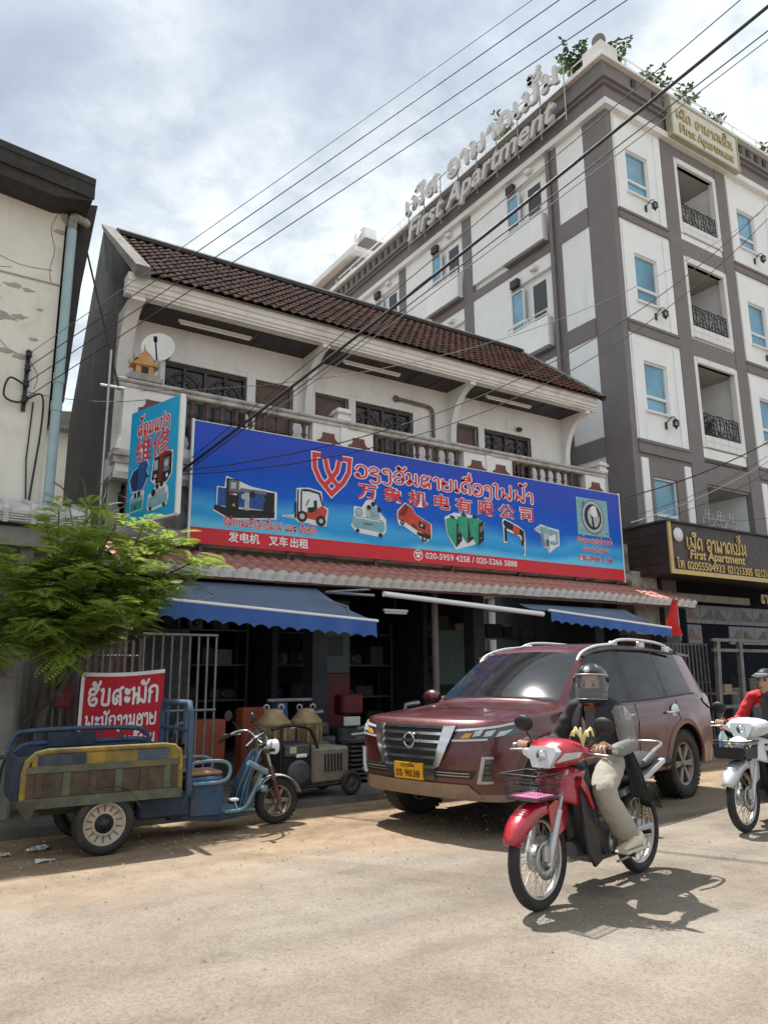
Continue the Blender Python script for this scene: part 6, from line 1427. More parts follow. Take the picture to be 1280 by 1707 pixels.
    for sg in (-1, 1):
        for i in range(len(rows)-1):
            isst = nN <= i < nN+len(st)-1
            xm_ = (st[i-nN]+st[i-nN+1])/2 if isst else -1
            for j in range(NL-1):
                q = [rows[i][j], rows[i+1][j], rows[i+1][j+1], rows[i][j+1]]
                q = [(x, y*sg, z) for x, y, z in q]
                nm = 'body'
                if isst and j == K and xm_ > 1.50:
                    if xm_ < 2.60: nm = 'front_window%d' % sg
                    elif xm_ < 2.74: nm = 'pillar%da' % sg
                    elif xm_ < 3.50: nm = 'rear_window%d' % sg
                    elif xm_ < 3.56: nm = 'pillar%db' % sg
                    elif xm_ < 4.235: nm = 'quarter_window%d' % sg
                if isst and 1.34 < xm_ < 2.06 and j >= K+2: nm = 'windscreen'
                if not isst and i >= nN+len(st)-1 and K <= j < K+2 and i > nN+len(st)+2: nm = 'rear_glass'
                part(nm).add(q, [(0,1,2,3) if sg > 0 else (3,2,1,0)], None, True)
    def weld(mb):
        idx = {}; v2 = []; mp = []
        for v in mb.v:
            k = tuple(round(c, 5) for c in v)
            if k not in idx: idx[k] = len(v2); v2.append(v)
            mp.append(idx[k])
        mb.v = v2; nf = []; 
        for f in mb.f:
            g = []
            for a in f:
                if mp[a] not in g: g.append(mp[a])
            nf.append(g)
        keep = [i for i, g in enumerate(nf) if len(g) >= 3]
        mb.f = [nf[i] for i in keep]; mb.m = [mb.m[i] for i in keep]; mb.sm = [mb.sm[i] for i in keep]
        return mb
    names = {'body': ('body', M_car), 'windscreen': ('windscreen', M_wind), 'rear_glass': ('rear_window', M_carglass)}
    for nm in order:
        n_, m_ = ('window_pillar', M_black) if nm.startswith('pillar') else names.get(nm, ('side_window', M_carglass)); obj(n_, weld(body[nm]), m_, T, False)
    # mapping over nose and flank
    def G(p, z, off=0.):
        zz_ = z
        if p <= 1:
            y0 = half(X0, zz_); f = p*PI/2; x = X0-(X0-xf(zz_))*math.cos(f)**(2/NN); y = y0*math.sin(f)**(2/NN)
            nx, ny = -math.cos(f), math.sin(f)
        else: x = X0+(p-1); y = half(x, zz_); nx, ny = 0, 1
        return Vector((x+nx*off, y+ny*off, z))
    def patch(name, c, off, m, parent=T, nu=8, nv=3, both=True, sgs=(-1, 1), skirt=.03, label=None):
        res = []
        for sg in (sgs if both else (0,)):
            mb = MB()
            def P(u, v, o):
                a = [c[0][k]+(c[1][k]-c[0][k])*u for k in (0, 1)]; b = [c[3][k]+(c[2][k]-c[3][k])*u for k in (0, 1)]
                p, z = a[0]+(b[0]-a[0])*v, a[1]+(b[1]-a[1])*v
                g = G(abs(p), z, o)
                s = sg if sg else (1 if p >= 0 else -1)
                return (g.x, g.y*s, g.z)
            grid = [[P(i/nu, j/nv, off) for i in range(nu+1)] for j in range(nv+1)]
            mb.grid(grid, None, True, flip=(sg > 0))
            rim = [(i/nu, 0) for i in range(nu+1)]+[(1, j/nv) for j in range(1, nv+1)]+[(1-i/nu, 1) for i in range(1, nu+1)]+[(0, 1-j/nv) for j in range(1, nv)]
            a = [P(u, v, off) for u, v in rim]; b = [P(u, v, off-skirt) for u, v in rim]; n = len(rim)
            mb.add(a+b, [(i, (i+1) % n, n+(i+1) % n, n+i) for i in range(n)])
            res.append(obj(name, mb, m, parent, False, label=label))
        return res
    # p for a given y on the front
    def py(y, z): return math.asin(min(1, (abs(y)/half(X0, z))**(NN/2)))/(PI/2)*(1 if y >= 0 else -1)
    def quad(y0, z0, y1, z1, y2, z2, y3, z3): return [(py(y0,z0),z0),(py(y1,z1),z1),(py(y2,z2),z2),(py(y3,z3),z3)]
    # grille
    gr = patch('grille', quad(-.34,.62, .34,.62, .43,.965, -.43,.965), .006, M_black, both=False, nu=14, nv=4)[0]
    for k, z in enumerate((.90,.83,.76,.69)):
        hw = .30+.25*(z-.62); patch('grille_bar', quad(-hw,z-.012, hw,z-.012, hw,z+.012, -hw,z+.012), .022, M_chrome, gr, both=False, nu=12, nv=1)
    patch('grille_top_bar', quad(-.39,.945, .39,.945, .40,.972, -.40,.972), .020, M_black, gr, both=False, nu=12, nv=1)
    patch('chrome_leg', [(py(.285,.60),.60),(py(.35,.62),.62),(py(.495,.975),.975),(py(.375,.972),.972)], .034, M_chrome, gr, nu=4, nv=6)
    patch('chrome_base', quad(-.31,.598, .31,.598, .30,.625, -.30,.625), .030, M_chrome, gr, both=False, nu=12, nv=1)
    e = G(0, .835, .036); em = MB(); em.lathe([(.054,-.007),(.072,-.007),(.072,.007),(.054,.007)], (e.x, 0, e.z), 'X', 26, closed=True); em.box((e.x-.012,-.080,e.z-.015), (e.x+.006,.080,e.z+.015)); obj('ring_emblem', em, M_chrome, T, False)
    # lamps
    hl = patch('headlight', [(py(.47,.845),.845),(1.05,.905),(1.27,1.005),(py(.53,.925),.925)], .012, M_lampd, nu=12, nv=4)
    for i, h in enumerate(hl):
        sg = (-1, 1)[i]
        patch('chrome_signature', [(py(.475,.838),.838),(py(.78,.855),.855),(py(.78,.873),.873),(py(.475,.856),.856)], .018, M_lens, h, nu=8, nv=1, sgs=(sg,))
        patch('chrome_signature', [(py(.50,.925),.925),(1.25,1.0),(1.25,1.012),(py(.50,.945),.945)], .018, M_lens, h, nu=10, nv=1, sgs=(sg,))
        patch('turn_signal', [(py(.545,.868),.868),(py(.63,.872),.872),(py(.66,.915),.915),(py(.60,.912),.912)], .020, M_amber, h, nu=4, nv=2, sgs=(sg,))
        for (a, b) in ((.66,.72),(.745,.80),(.825,.865)):
            patch('projector', [(py(a,.885),.885),(py(b,.895),.895),(py(b+.02,.945),.945),(py(a+.02,.93),.93)], .020, M_lens, h, nu=4, nv=2, sgs=(sg,))
    # bumper details
    patch('lower_grille', quad(-.66,.525, .66,.525, .70,.595, -.70,.595), .004, M_black, both=False, nu=14, nv=2)
    for z in (.548,.572): patch('lower_grille_bar', quad(-.64,z-.004, .64,z-.004, .64,z+.004, -.64,z+.004), .012, M_chromed, both=False, nu=12, nv=1)
    patch('number_plate_holder', quad(-.30,.505, .30,.505, .30,.625, -.30,.625), .026, M_lampd, both=False, nu=8, nv=2)
    pl = patch('number_plate', quad(-.175,.49, .175,.49, .175,.635, -.175,.635), .040, M_plate, both=False, nu=6, nv=2)[0]
    gx = G(py(.1,.56), .56, .043).x
    Mp = Matrix(((0,0,-1,gx-.004),(-1,0,0,.15),(0,1,0,.512),(0,0,0,1)))
    for body_, sz, yy, xx in (('SS 9038', .085, 0, .30), ("'ວຽງຈັນ'", 0, 0, 0)):
        if sz:
            me = text_mesh(body_, sz, .006, width=xx); me.transform(Mp); me.materials.append(M_black); link('plate_number', me, pl, False)
    s_, w_ = lao_strokes('ວຽງຈັນ'); mb = MB()
    for q in s_: ribbon(mb, q, .16, lambda u, v, d: Mp @ Vector((.06+.18*u/w_, .088+.022*v, .0005)))
    obj('plate_province', mb, M_black, pl, False)
    patch('skid_plate', quad(-.72,.345, .72,.345, .62,.475, -.62,.475), .014, M_skid, both=False, nu=16, nv=3)
    patch('lower_lip', [(0,.335),(1.0,.335),(1.0,.40),(0,.40)], .006, M_skid, nu=12, nv=2)
    fg_ = patch('fog_recess', [(.52,.50),(.67,.51),(.70,.71),(.58,.70)], .006, M_lampd, nu=6, nv=4)
    for i, f_ in enumerate(fg_):
        sg = (-1, 1)[i]
        for c in ([(.50,.49),(.54,.49),(.60,.72),(.56,.72)], [(.54,.49),(.68,.495),(.68,.515),(.54,.515)], [(.575,.70),(.69,.70),(.69,.72),(.58,.72)]): patch('fog_chrome', c, .022, M_chromed, f_, nu=5, nv=3, sgs=(sg,))
        for z in (.56,.60,.64): patch('fog_slat', [(.57,z),(.67,z),(.67,z+.012),(.57,z+.012)], .016, M_black, f_, nu=4, nv=1, sgs=(sg,))
    # underbody and wheel wells
    mb = MB(); mb.box((.30,-.70,.34), (4.70,.70,.66)); mb.box((1.36,-.86,.37), (3.30,.86,.60)); mb.box((.5,-.72,.66), (4.6,.72,.95)); obj('underbody', mb, M_black, T, False)
    for xa in (XA, XB):
        for sg in (-1, 1):
            mb = MB(); ring = [(xa+AR*math.cos(PI*t/14), sg*.895, .385+AR*math.sin(PI*t/14)) for t in range(15)]
            mb.grid([ring, [(x, sg*.60, z) for x, _, z in ring]], None, True); obj('wheel_well', mb, M_black, T, False)
    # wheel arch flares
    for xa in (XA, XB):
        for sg in (-1, 1):
            mb = MB(); a = []; b = []; c = []
            for t in range(-1, 18):
                an = PI*t/16; r0, r1 = AR-.012, AR+.055
                x, z = xa+r0*math.cos(an), .385+r0*math.sin(an); x1, z1 = xa+r1*math.cos(an), .385+r1*math.sin(an)
                if z < .36: z = .36
                if z1 < .36: z1 = .36
                a.append((x, sg*(half(x, max(z, .4))-.03), z)); b.append((x, sg*(half(x, max(z, .4))+.012), z)); c.append((x1, sg*(half(x1, max(z1, .4))+.004), z1))
            mb.grid([a, b, c], None, True); obj('arch_flare', mb, M_car, T, False)
    # shut lines, handles, trims on the flanks
    for sg in (-1, 1):
        def side(x, z, o=0.): return (x, sg*(half(x, z)+o), z)
        for pts in ([(1.50,.45),(1.47,.7),(1.50,.9),(1.56,1.08)], [(2.64,.45),(2.66,.8),(2.68,1.10)], [(3.30,.42),(3.42,.62),(3.62,.86),(3.66,1.12)]):
            mb = MB(); mb.tube([side(x, z, .0005) for x, z in [tuple(v[:2]) for v in catmull([(a, b, 0) for a, b in pts], 6)]], .0045, 4); obj('door_gap', mb, M_black, T, False)
        for x in (2.46, 3.44):
            mb = MB(); mb.tube([side(x-.11, .985, .012), side(x-.09, .985, .035), side(x+.09, .99, .035), side(x+.11, .99, .012)], .014, 8); obj('door_handle', mb, M_chrome, T, False)
        mb = MB(); c = side(3.56, 1.00, .006); mb.lathe([(0,.012),(.05,.014),(.085,.008),(.088,0),(0,0)], (0,0,0), 'Y', 22); mb.v = [(p[0]*1.12+c[0], c[1]+sg*p[1], p[2]*.88+c[2]) for p in mb.v]; mb.box((c[0]-.08, c[1], c[2]-.010), (c[0]+.08, c[1]+sg*.02, c[2]+.010)); obj('fuel_cap', mb, M_chrome, T, False)
        mb = MB(); mb.prism([(1.16,.93),(1.33,.93),(1.35,.99),(1.19,.98)], lambda u, v: side(u, v, .012), lambda u, v: side(u, v, -.005)); FV = obj('fender_vent', mb, M_chrome, T, False)
        mb = MB(); mb.prism([(1.19,.945),(1.31,.945),(1.32,.972),(1.21,.967)], lambda u, v: side(u, v, .016), lambda u, v: side(u, v, .010)); obj('vent_insert', mb, M_black, FV, False)
        mb = MB(); mb.grid([[side(x, z, o) for x in [1.40+.19*i for i in range(11)]] for z, o in ((.40,.005),(.42,.028),(.475,.028),(.495,.004))], None, True); obj('sill_moulding', mb, M_black, T, False)
        mb = MB(); mb.tube([(x, sg*(.70+.15*max(0,(2.0-x))), z) for x, z in ((1.95,1.60),(2.2,1.665),(2.6,1.70),(3.3,1.70),(4.1,1.668))], .016, 6); obj('rain_visor', mb, M_black, T, False)
        mb = MB(); mb.tube([(x, sg*(half(x, zsh(x))-.022), zsh(x)+.014) for x in (1.55,2.0,2.6,3.2,3.8,4.25)], .010, 6); obj('belt_moulding', mb, M_black, T, False)
        # roof rail
        mb = MB(); pts = catmull([(1.92, sg*.655, 1.56), (2.06, sg*.645, 1.655), (2.35, sg*.63, 1.725), (2.70, sg*.62, 1.755), (2.82, sg*.615, 1.79), (3.0, sg*.61, 1.815), (3.4, sg*.605, 1.82), (3.9, sg*.59, 1.80), (4.2, sg*.578, 1.755), (4.36, sg*.57, 1.71)], 5); mb.tube(pts, [.012]+[.018]*(len(pts)-2)+[.012], 8); RR = obj('roof_rail', mb, M_silver, T, False)
        for x, z0, z1 in ((2.84,1.70,1.795),(3.5,1.72,1.81),(4.16,1.68,1.76)):
            b2 = MB(); b2.bbox((x-.07, sg*.59-.015, z0), (x+.07, sg*.59+.03, z1), .012); obj('rail_foot', b2, M_silver, RR, False)
        # mirror
        mb = MB(); mb.tube([(1.56, sg*.86, 1.10), (1.54, sg*.98, 1.13)], .03, 8); MI = obj('mirror_arm', mb, M_black, T, False)
        mb = MB(); rows_ = []
        for i in range(9):
            u = i/8; r = math.sin(PI*(.06+.88*u))**.5
            rows_.append([(1.51+.09*r*math.cos(a)*(1 if math.cos(a) < 0 else .55), sg*(.93+.24*u), 1.18+.085*r*math.sin(a)) for a in [2*PI*k/14 for k in range(14)]])
        mb.grid(rows_, None, True, close_u=True); mb.add(rows_[0], [list(range(14))]); mb.add(rows_[-1], [list(range(14))]); obj('mirror_shell', mb, M_car, MI, False)
        # tail light
        mb = MB(); g_ = [[(tail_x, 0, 0) for tail_x in (0,)]]
        def TL(p, z, o):
            y0 = half(X1, z); 
            if p < 0: x = X1+p; return (x, sg*(half(x, z)+o), z)
            f = p*PI/2; return (X1+(xr(z)-X1)*math.sin(f)**(2/3.2)+o, sg*(y0*math.cos(f)**(2/3.2)+o), z)
        mb.grid([[TL(p, z0+(z1-z0)*v, .012) for p, z0, z1 in ((-.06,1.08,1.13),(.1,1.0,1.15),(.25,.98,1.155),(.45,.97,1.155),(.6,1.02,1.15))] for v in (0,.33,.66,1)], None, True); obj('tail_light', mb, M_redlens, T, False)
    mb = MB(); mb.prism([(4.38,1.70),(4.78,1.665),(4.80,1.64),(4.45,1.655)], lambda u, v: (u, -.60, v), lambda u, v: (u, .60, v)); obj('spoiler', mb, M_car, T, False)
    # bonnet ridges
    for sg in (-1, 1):
        mb = MB(); mb.tube(catmull([(.36, sg*.46, 1.030), (.6, sg*.50, 1.072), (1.0, sg*.56, 1.112), (1.36, sg*.62, 1.128)], 5), [.004]+[.014]*14+[.003], 6); obj('bonnet_ridge', mb, M_car, T, False)
        mb = MB(); mb.tube(catmull([(1.36, sg*.12, 1.172), (1.46, sg*.32, 1.185), (1.52, sg*.60, 1.178)], 4), .009, 5); obj('wiper', mb, M_black, T, False)
    # wheels
    def wheel(x, y, sg, steer):
        w = thing('wheel', None, None, (0,0,0)); w.parent = T; w.location = (x, y, WR); w.rotation_euler = (0, 0, steer)
        t = MB(); t.lathe([(.245,-.11),(.30,-.125),(.355,-.125),(.378,-.105),(.385,-.07),(.385,.07),(.378,.105),(.355,.125),(.30,.125),(.245,.11)], n=44, axis='Y', closed=True)
        tr = obj('tyre', t, M_rubber, w, False)
        tm_ = MB()
        for k in range(44):
            a = 2*PI*k/44
            for yy in (-.085, .085): tm_.box((-.016,-.035+yy,.376), (.016,.035+yy,.3885), None, Matrix.Rotation(a, 4, 'Y'))
        q = obj('tread_block_field', tm_, M_rubber, w, False, kind='stuff')
        rm = MB(); rm.lathe([(.252,-.105),(.262,-.112),(.258,-.12),(.245,-.115),(.235,-.10),(.228,-.04),(.222,.1),(.25,.1)], n=40, axis='Y')
        rm.v = [(p[0], p[1]*-sg*-1 if sg < 0 else -p[1], p[2]) for p in rm.v]; obj('rim', rm, M_alloy, w, False)
        dk = MB(); dk.lathe([(0,0),(.225,0)], (0, sg*.02, 0), 'Y', 28); obj('brake_disc', dk, mat('brake_steel', (.10,.085,.075), .6, .5, var=.2), w, False)
        for k in range(6):
            for d in (-.10, .10):
                a = 2*PI*k/6+d; c_, s_ = math.cos(a), math.sin(a); c2, s2 = math.cos(2*PI*k/6+d*1.9), math.sin(2*PI*k/6+d*1.9)
                b2 = MB(); p0 = Vector((.05*c_, sg*.085, .05*s_)); p1 = Vector((.238*c_, sg*.098, .238*s_)); tn = Vector((-s_, 0, c_)); n_ = Vector((0, sg, 0))
                b2.add([p0-tn*.016, p0+tn*.016, p1+tn*.017, p1-tn*.017, p0-tn*.020-n_*.035, p0+tn*.020-n_*.035, p1+tn*.021-n_*.03, p1-tn*.021-n_*.03], [(0,1,2,3),(7,6,5,4),(0,3,7,4),(1,5,6,2)]); obj('spoke', b2, M_alloy, w, False)
        hb = MB(); hb.lathe([(0,.105),(.03,.105),(.045,.09),(.06,.06),(.06,.03)], n=16, axis='Y'); hb.v = [(p[0], sg*p[1], p[2]) for p in hb.v]; obj('hub_cap', hb, M_alloy, w, False)
    for x, stv in ((XA, R(-7)), (XB, 0)):
        for sg in (-1, 1): wheel(x, sg*.785, sg, stv)
    return T
SUV = build_suv((4.0, 5.86, 0), R(11.8)); SUV.scale = (.965, .965, .965)
# ================================================================ riders (one continuous body each)
M_skin = mat('skin', (.42,.25,.17), .55, var=.06, scale=9)
def make_body(name, parent, J, bones, regions, sub=3):
    """J: joint -> (pos, radius); bones: list of (a, b); regions: list of (bones, material)"""
    keys = list(J); me = bpy.data.meshes.new(name+'_skeleton')
    me.from_pydata([J[k][0] for k in keys], [(keys.index(a), keys.index(b)) for a, b in bones], [])
    o = bpy.data.objects.new('skeleton_tmp', me); COL.objects.link(o)
    md = o.modifiers.new('skin', 'SKIN'); md.use_smooth_shade = True; md.branch_smoothing = .6
    sv = me.skin_vertices[0].data
    for i, k in enumerate(keys):
        r = J[k][1]; sv[i].radius = r if isinstance(r, tuple) else (r, r); sv[i].use_root = (i == 0)
    s = o.modifiers.new('sub', 'SUBSURF'); s.levels = sub; s.render_levels = sub
    bpy.context.view_layer.update()
    m2 = bpy.data.meshes.new_from_object(o.evaluated_get(bpy.context.evaluated_depsgraph_get()))
    bpy.data.objects.remove(o); m2.materials.clear()
    mats = []
    segs = []
    for bl, m_ in regions:
        if m_ not in mats: mats.append(m_)
        for a, b in bl: segs.append((Vector(J[a][0]), Vector(J[b][0]), mats.index(m_)))
    for m_ in mats: m2.materials.append(m_)
    for p in m2.polygons:
        c = p.center; best = None
        for a, b, mi in segs:
            d = b-a; t = max(0, min(1, (c-a).dot(d)/d.length_squared)); q = (c-a-d*t).length
            if best is None or q < best[0]: best = (q, mi)
        p.material_index = best[1]; p.use_smooth = True
    o = link(name, m2, parent, False)
    tx = bpy.data.textures.new(name+'_folds', 'CLOUDS'); tx.noise_scale = .085; tx.noise_depth = 2
    md = o.modifiers.new('folds', 'DISPLACE'); md.texture = tx; md.strength = .030; md.mid_level = .5; md.texture_coords = 'LOCAL'
    return o
def make_hand(parent, wrist, grip, axis, m_=M_skin, s=1.):
    """closed hand round a grip: wrist point, grip centre, grip axis (towards the outside)"""
    w, g, ax = Vector(wrist), Vector(grip), Vector(axis).normalized(); fwd = (g-w).normalized(); up = ax.cross(fwd).normalized()
    if up.z < 0: up = -up
    mb = MB(); pc = g+up*.030*s-fwd*.02*s
    mb.tube([w, w.lerp(pc, .5), pc], [.026*s,.034*s,.036*s], 8)
    for i in range(4):
        o = g+ax*(-.033+.022*i)*s; L_ = (.9,1.0,.96,.8)[i]*s
        pts = [o-fwd*.03*s+up*.034*s, o+fwd*.018*s+up*.034*s, o+fwd*.040*s*L_+up*.010*s, o+fwd*.030*s*L_-up*.020*s, o+fwd*.004*s-up*.026*s]
        mb.tube(catmull(pts, 3), [.0105*s]*10+[.009*s]*3, 6)
    th = g-ax*.040*s
    mb.tube(catmull([th-fwd*.03*s+up*.02*s, th+up*.0*s, th+fwd*.012*s-up*.024*s], 3), .0115*s, 6)
    return obj('hand', mb, m_, parent, False)
def make_head(parent, c, yaw, pitch, m_skin, hair=None, mask=None, s=1.):
    Mh = Matrix.Translation(c) @ Matrix.Rotation(yaw, 4, 'Z') @ Matrix.Rotation(pitch, 4, 'Y')   # faces -x
    mb = MB(); rows = []
    n = 22; zs = [-.118,-.11,-.095,-.075,-.05,-.025,0,.025,.05,.075,.095,.108,.114]
    wd = [.012,.034,.050,.060,.067,.071,.074,.076,.075,.068,.053,.030,.006]; fr = [.070,.082,.090,.093,.094,.094,.092,.094,.092,.083,.066,.042,.01]; bk = [.0,.03,.055,.075,.088,.096,.10,.104,.103,.095,.076,.045,.01]
    for z, w_, f, b_ in zip(zs, wd, fr, bk):
        r = []
        for k in range(n):
            a = 2*PI*k/n; x, y = -math.cos(a), math.sin(a)
            rx = f if x < 0 else b_
            px, pyy = x*rx, y*w_
            front = max(0, math.cos(a))**14
            if -.05 < z < .03: px -= front*(.026 if z < -.02 else .014)*(1 if z < .01 else .4)      # nose
            if z in (-.075,): px -= front*.006
            if abs(z) < .03: px += .010*math.exp(-((abs(y)-.42)/.16)**2)*(1 if x < -.5 else 0)          # eye sockets
            r.append(Mh @ Vector((px*s, pyy*s, z*s)))
        rows.append(r)
    mb.grid(rows, None, True, close_u=True); mb.add(rows[0], [list(range(n))]); hd = obj('head', mb, m_skin, parent, False)
    for sg in (-1, 1):
        e = MB(); e.lathe([(0,-.004),(.009,-.003),(.013,0),(.009,.003),(0,.004)], n=10, axis='X', M=Mh @ Matrix.Translation((-.086*s, sg*.031*s, .012*s))); obj('eye', e, mat('eye_dark', (.03,.02,.018), .3), hd, False)
        e = MB(); e.tube([Mh @ Vector((-.088*s, sg*.015*s, .033*s)), Mh @ Vector((-.087*s, sg*.033*s, .038*s)), Mh @ Vector((-.075*s, sg*.050*s, .033*s))], .0022*s, 5); obj('eyebrow', e, mat('hair_black', (.012,.01,.01), .6), hd, False)
        e = MB(); e.lathe([(0,-.012),(.022,-.010),(.030,0),(.022,.010),(0,.012)], n=12, axis='Y', M=Mh @ Matrix.Translation((.012*s, sg*.076*s, 0))); obj('ear', e, m_skin, hd, False)
    e = MB(); e.tube([Mh @ Vector((-.088*s, -.022*s, -.062*s)), Mh @ Vector((-.097*s, 0, -.060*s)), Mh @ Vector((-.088*s, .022*s, -.062*s))], .0055*s, 6); obj('mouth', e, mat('lip', (.30,.12,.10), .5), hd, False)
    return hd, Mh

# ================================================================ underbone motorcycle
M_silverp = mat('silver_paint', (.50,.51,.52), .35, .3, var=.06, coat=.4)
M_redpaint = mat('red_bike_paint', (.36,.008,.020), .25, var=.08, coat=.9); M_whitepaint = mat('white_bike_paint', (.66,.67,.67), .25, var=.05, coat=.7); M_blackp = mat('black_bike_plastic', (.014,.014,.016), .4, var=.2, dirt=(.08,.065,.05), dirt_amt=.2, dirt_scale=6)
M_seat = mat('seat_vinyl', (.018,.018,.02), .6, var=.2); M_brass = mat('golden_chain', (.45,.27,.06), .4, .6, var=.2)
def sheet(rows, m_, parent, name, flip=False, thick=0):
    mb = MB(); mb.grid(rows, None, True, flip); o = obj(name, mb, m_, parent, False)
    if thick:
        md = o.modifiers.new('solid', 'SOLIDIFY'); md.thickness = thick; md.offset = 0
    return o
def build_bike(name, label, loc, rz, paint, fenderm, lean=0., steer=0., shieldm=None):
    T = thing(name, label, 'motorcycle', loc, rz, 'motorcycles on the road'); T.rotation_euler = (lean, 0, rz)
    WR = .285; XR = 1.24
    FA = thing('front_assembly', None, None); FA.parent = T; FA.location = (.0, 0, WR)
    def wheel(P, x, y, z, rear):
        w = thing('wheel', None, None); w.parent = P; w.location = (x, y, z)
        tw = .036 if not rear else .042
        t = MB(); t.lathe([(.222,-tw*.6),(.245,-tw),(.268,-tw*.85),(.282,-tw*.4),(.285,0),(.282,tw*.4),(.268,tw*.85),(.245,tw),(.222,tw*.6)], n=44, axis='Y', closed=True); obj('tyre', t, M_rubber, w, False)
        t = MB(); t.lathe([(.226,-.022),(.216,-.024),(.210,-.012),(.206,0),(.210,.012),(.216,.024),(.226,.022)], n=40, axis='Y', closed=True); obj('rim', t, M_chromed, w, False)
        t = MB(); t.lathe([(0,-.06),(.03,-.06),(.04,-.045),(.075,-.04),(.078,.03),(.05,.045),(.03,.06),(0,.06)], n=20, axis='Y'); obj('hub', t, M_steel, w, False)
        t = MB()
        for k in range(36):
            a = 2*PI*k/36; sd = (-1)**k; b_ = a+.35*(1 if (k//2) % 2 else -1)
            t.tube([(.06*math.cos(b_), sd*.034, .06*math.sin(b_)), (.210*math.cos(a), 0, .210*math.sin(a))], .0017, 4, caps=False)
        obj('spoke_set', t, M_steel, w, False, kind='stuff')
        return w
    # front end; rake
    wf = wheel(FA, 0, 0, 0, False)
    dsc = MB(); dsc.lathe([(.055,0),(.11,0),(.11,.004),(.055,.004)], (0,-.062,0), 'Y', 26, closed=True); 
    for k in range(10):
        a = 2*PI*k/10; dsc.lathe([(0,-.001),(.012,-.001)], (.083*math.cos(a), -.0635, .083*math.sin(a)), 'Y', 8)
    obj('brake_disc', dsc, M_steel, FA, False)
    rk = Vector((.30, 0, .60)).normalized()
    for sg in (-1, 1):
        t = MB(); b0 = Vector((0, sg*.075, 0)); t.tube([b0-rk*.03, b0+rk*.30], .023, 10); F_ = obj('fork_slider', t, M_silverp, FA, False)
        t = MB(); t.tube([b0+rk*.28, b0+rk*.55], .015, 8); obj('fork_tube', t, M_steel, F_, False)
    t = MB(); t.bbox((-.06,-.10,-.01), (.0,-.055,.09), .015); obj('brake_caliper', t, M_steel, FA, False)
    # front fender
    rows = []
    for i in range(19):
        a = R(30)+R(128)*i/18; r = .306+.010*math.sin(PI*i/18)
        if i > 13: r += .004*(i-13)
        hw = .068*(1-.5*(max(0, i-14)/4)**2) if i > 12 else .068*(.55+.45*min(1, i/3))
        rows.append([(r2*math.cos(a), y, r2*math.sin(a)) for y, r2 in ((-hw-.004, r-.06), (-hw, r-.02), (-hw*.8, r), (-hw*.35, r+.010), (hw*.35, r+.010), (hw*.8, r), (hw, r-.02), (hw+.004, r-.06))])
    rows = [[(p[0]*-1 if False else p[0], p[1], p[2]) for p in r_] for r_ in rows]
    sheet(rows, fenderm, FA, 'front_fender', thick=.004)
    for sg in (-1, 1):
        t = MB(); t.prism([(.06,.10),(.20,.16),(.22,.30),(.10,.33),(.02,.30)], lambda u, v: (u, sg*.070, v), lambda u, v: (u, sg*.078, v)); obj('fender_side', t, fenderm, FA, False)
    # steering head parts (z relative to axle, add WR in world)
    H = FA
    zc = .70-.0
    UP = thing('steering_parts', None, None); UP.parent = FA; UP.location = (0, 0, -.115); H = UP
    # handlebar cowl
    rows = []
    for i in range(11):
        u = i/10; x = .10+.26*u
        hw = (.060+.115*math.sin(PI*min(1, u*1.05)/1.5))*(1.12); zt = .745+.055*math.sin(PI*u*.9) - .035*(1-u)**3; zb = .625+.035*u-.02*math.sin(PI*u)
        r = []
        for k in range(16):
            a = 2*PI*k/16; cy, sz = math.cos(a), math.sin(a)
            r.append((x-.03*abs(cy)**3*0, hw*abs(cy)**.75*(1 if cy > 0 else -1), (zt+zb)/2+(zt-zb)/2*abs(sz)**.8*(1 if sz > 0 else -1)))
        rows.append(r)
    mb = MB(); mb.grid(rows, None, True, close_u=True); mb.add(rows[0], [list(range(16))]); mb.add(rows[-1], [list(range(16))[::-1]]); CW = obj('handlebar_cowl', mb, paint, H, False)
    for sg in (-1, 1):   # cowl wings out to the grips
        mb = MB(); rws = []
        for i in range(7):
            u = i/6; y = sg*(.10+.14*u); x0 = .17+.13*u; hh = .055*(1-.55*u)
            rws.append([(x0+.085*(1-.5*u)*math.cos(a)*(-1)+.06, y, .705+.01*u+hh*math.sin(a)) for a in [2*PI*k/12 for k in range(12)]])
        mb.grid(rws, None, True, close_u=True); mb.add(rws[-1], [list(range(12))]); obj('cowl_wing', mb, paint, CW, False)
        mb = MB(); mb.prism([(.075,.655),(.195,.69),(.215,.725),(.13,.715)], lambda u, v: (.105+.55*(u-.06), sg*(u+.005), v), lambda u, v: (.135+.55*(u-.06), sg*u, v)); obj('turn_signal', mb, M_lens, CW, False)
        mb = MB(); mb.tube([(.31, sg*.22, .715), (.335, sg*.36, .725)], .016, 10); G_ = obj('grip', mb, M_black, H, False)
        mb = MB(); mb.tube([(.335, sg*.355, .725), (.34, sg*.38, .726)], .019, 10); obj('bar_end', mb, M_steel, G_, False)
        mb = MB(); mb.tube(catmull([(.28, sg*.20, .715), (.25, sg*.27, .712), (.265, sg*.36, .705)], 4), .007, 6); obj('brake_lever', mb, M_steel, G_, False)
        # mirror
        mb = MB(); mb.tube(catmull([(.31, sg*.20, .74), (.33, sg*.25, .79), (.34, sg*.29, .84)], 4), .006, 6); MR = obj('mirror_stalk', mb, M_black, H, False)
        mb = MB(); Mm = Matrix.Translation((.34, sg*.30, .875)) @ Matrix.Rotation(R(-12), 4, 'Y'); mb.lathe([(0,-.02),(.03,-.018),(.052,-.006),(.055,.004),(.05,.008),(0,.008)], n=18, axis='X', M=Mm); mb.v = [(p[0], p[1]+(p[1]-sg*.30)*.35, p[2]) for p in mb.v]; obj('mirror_shell', mb, M_black, MR, False)
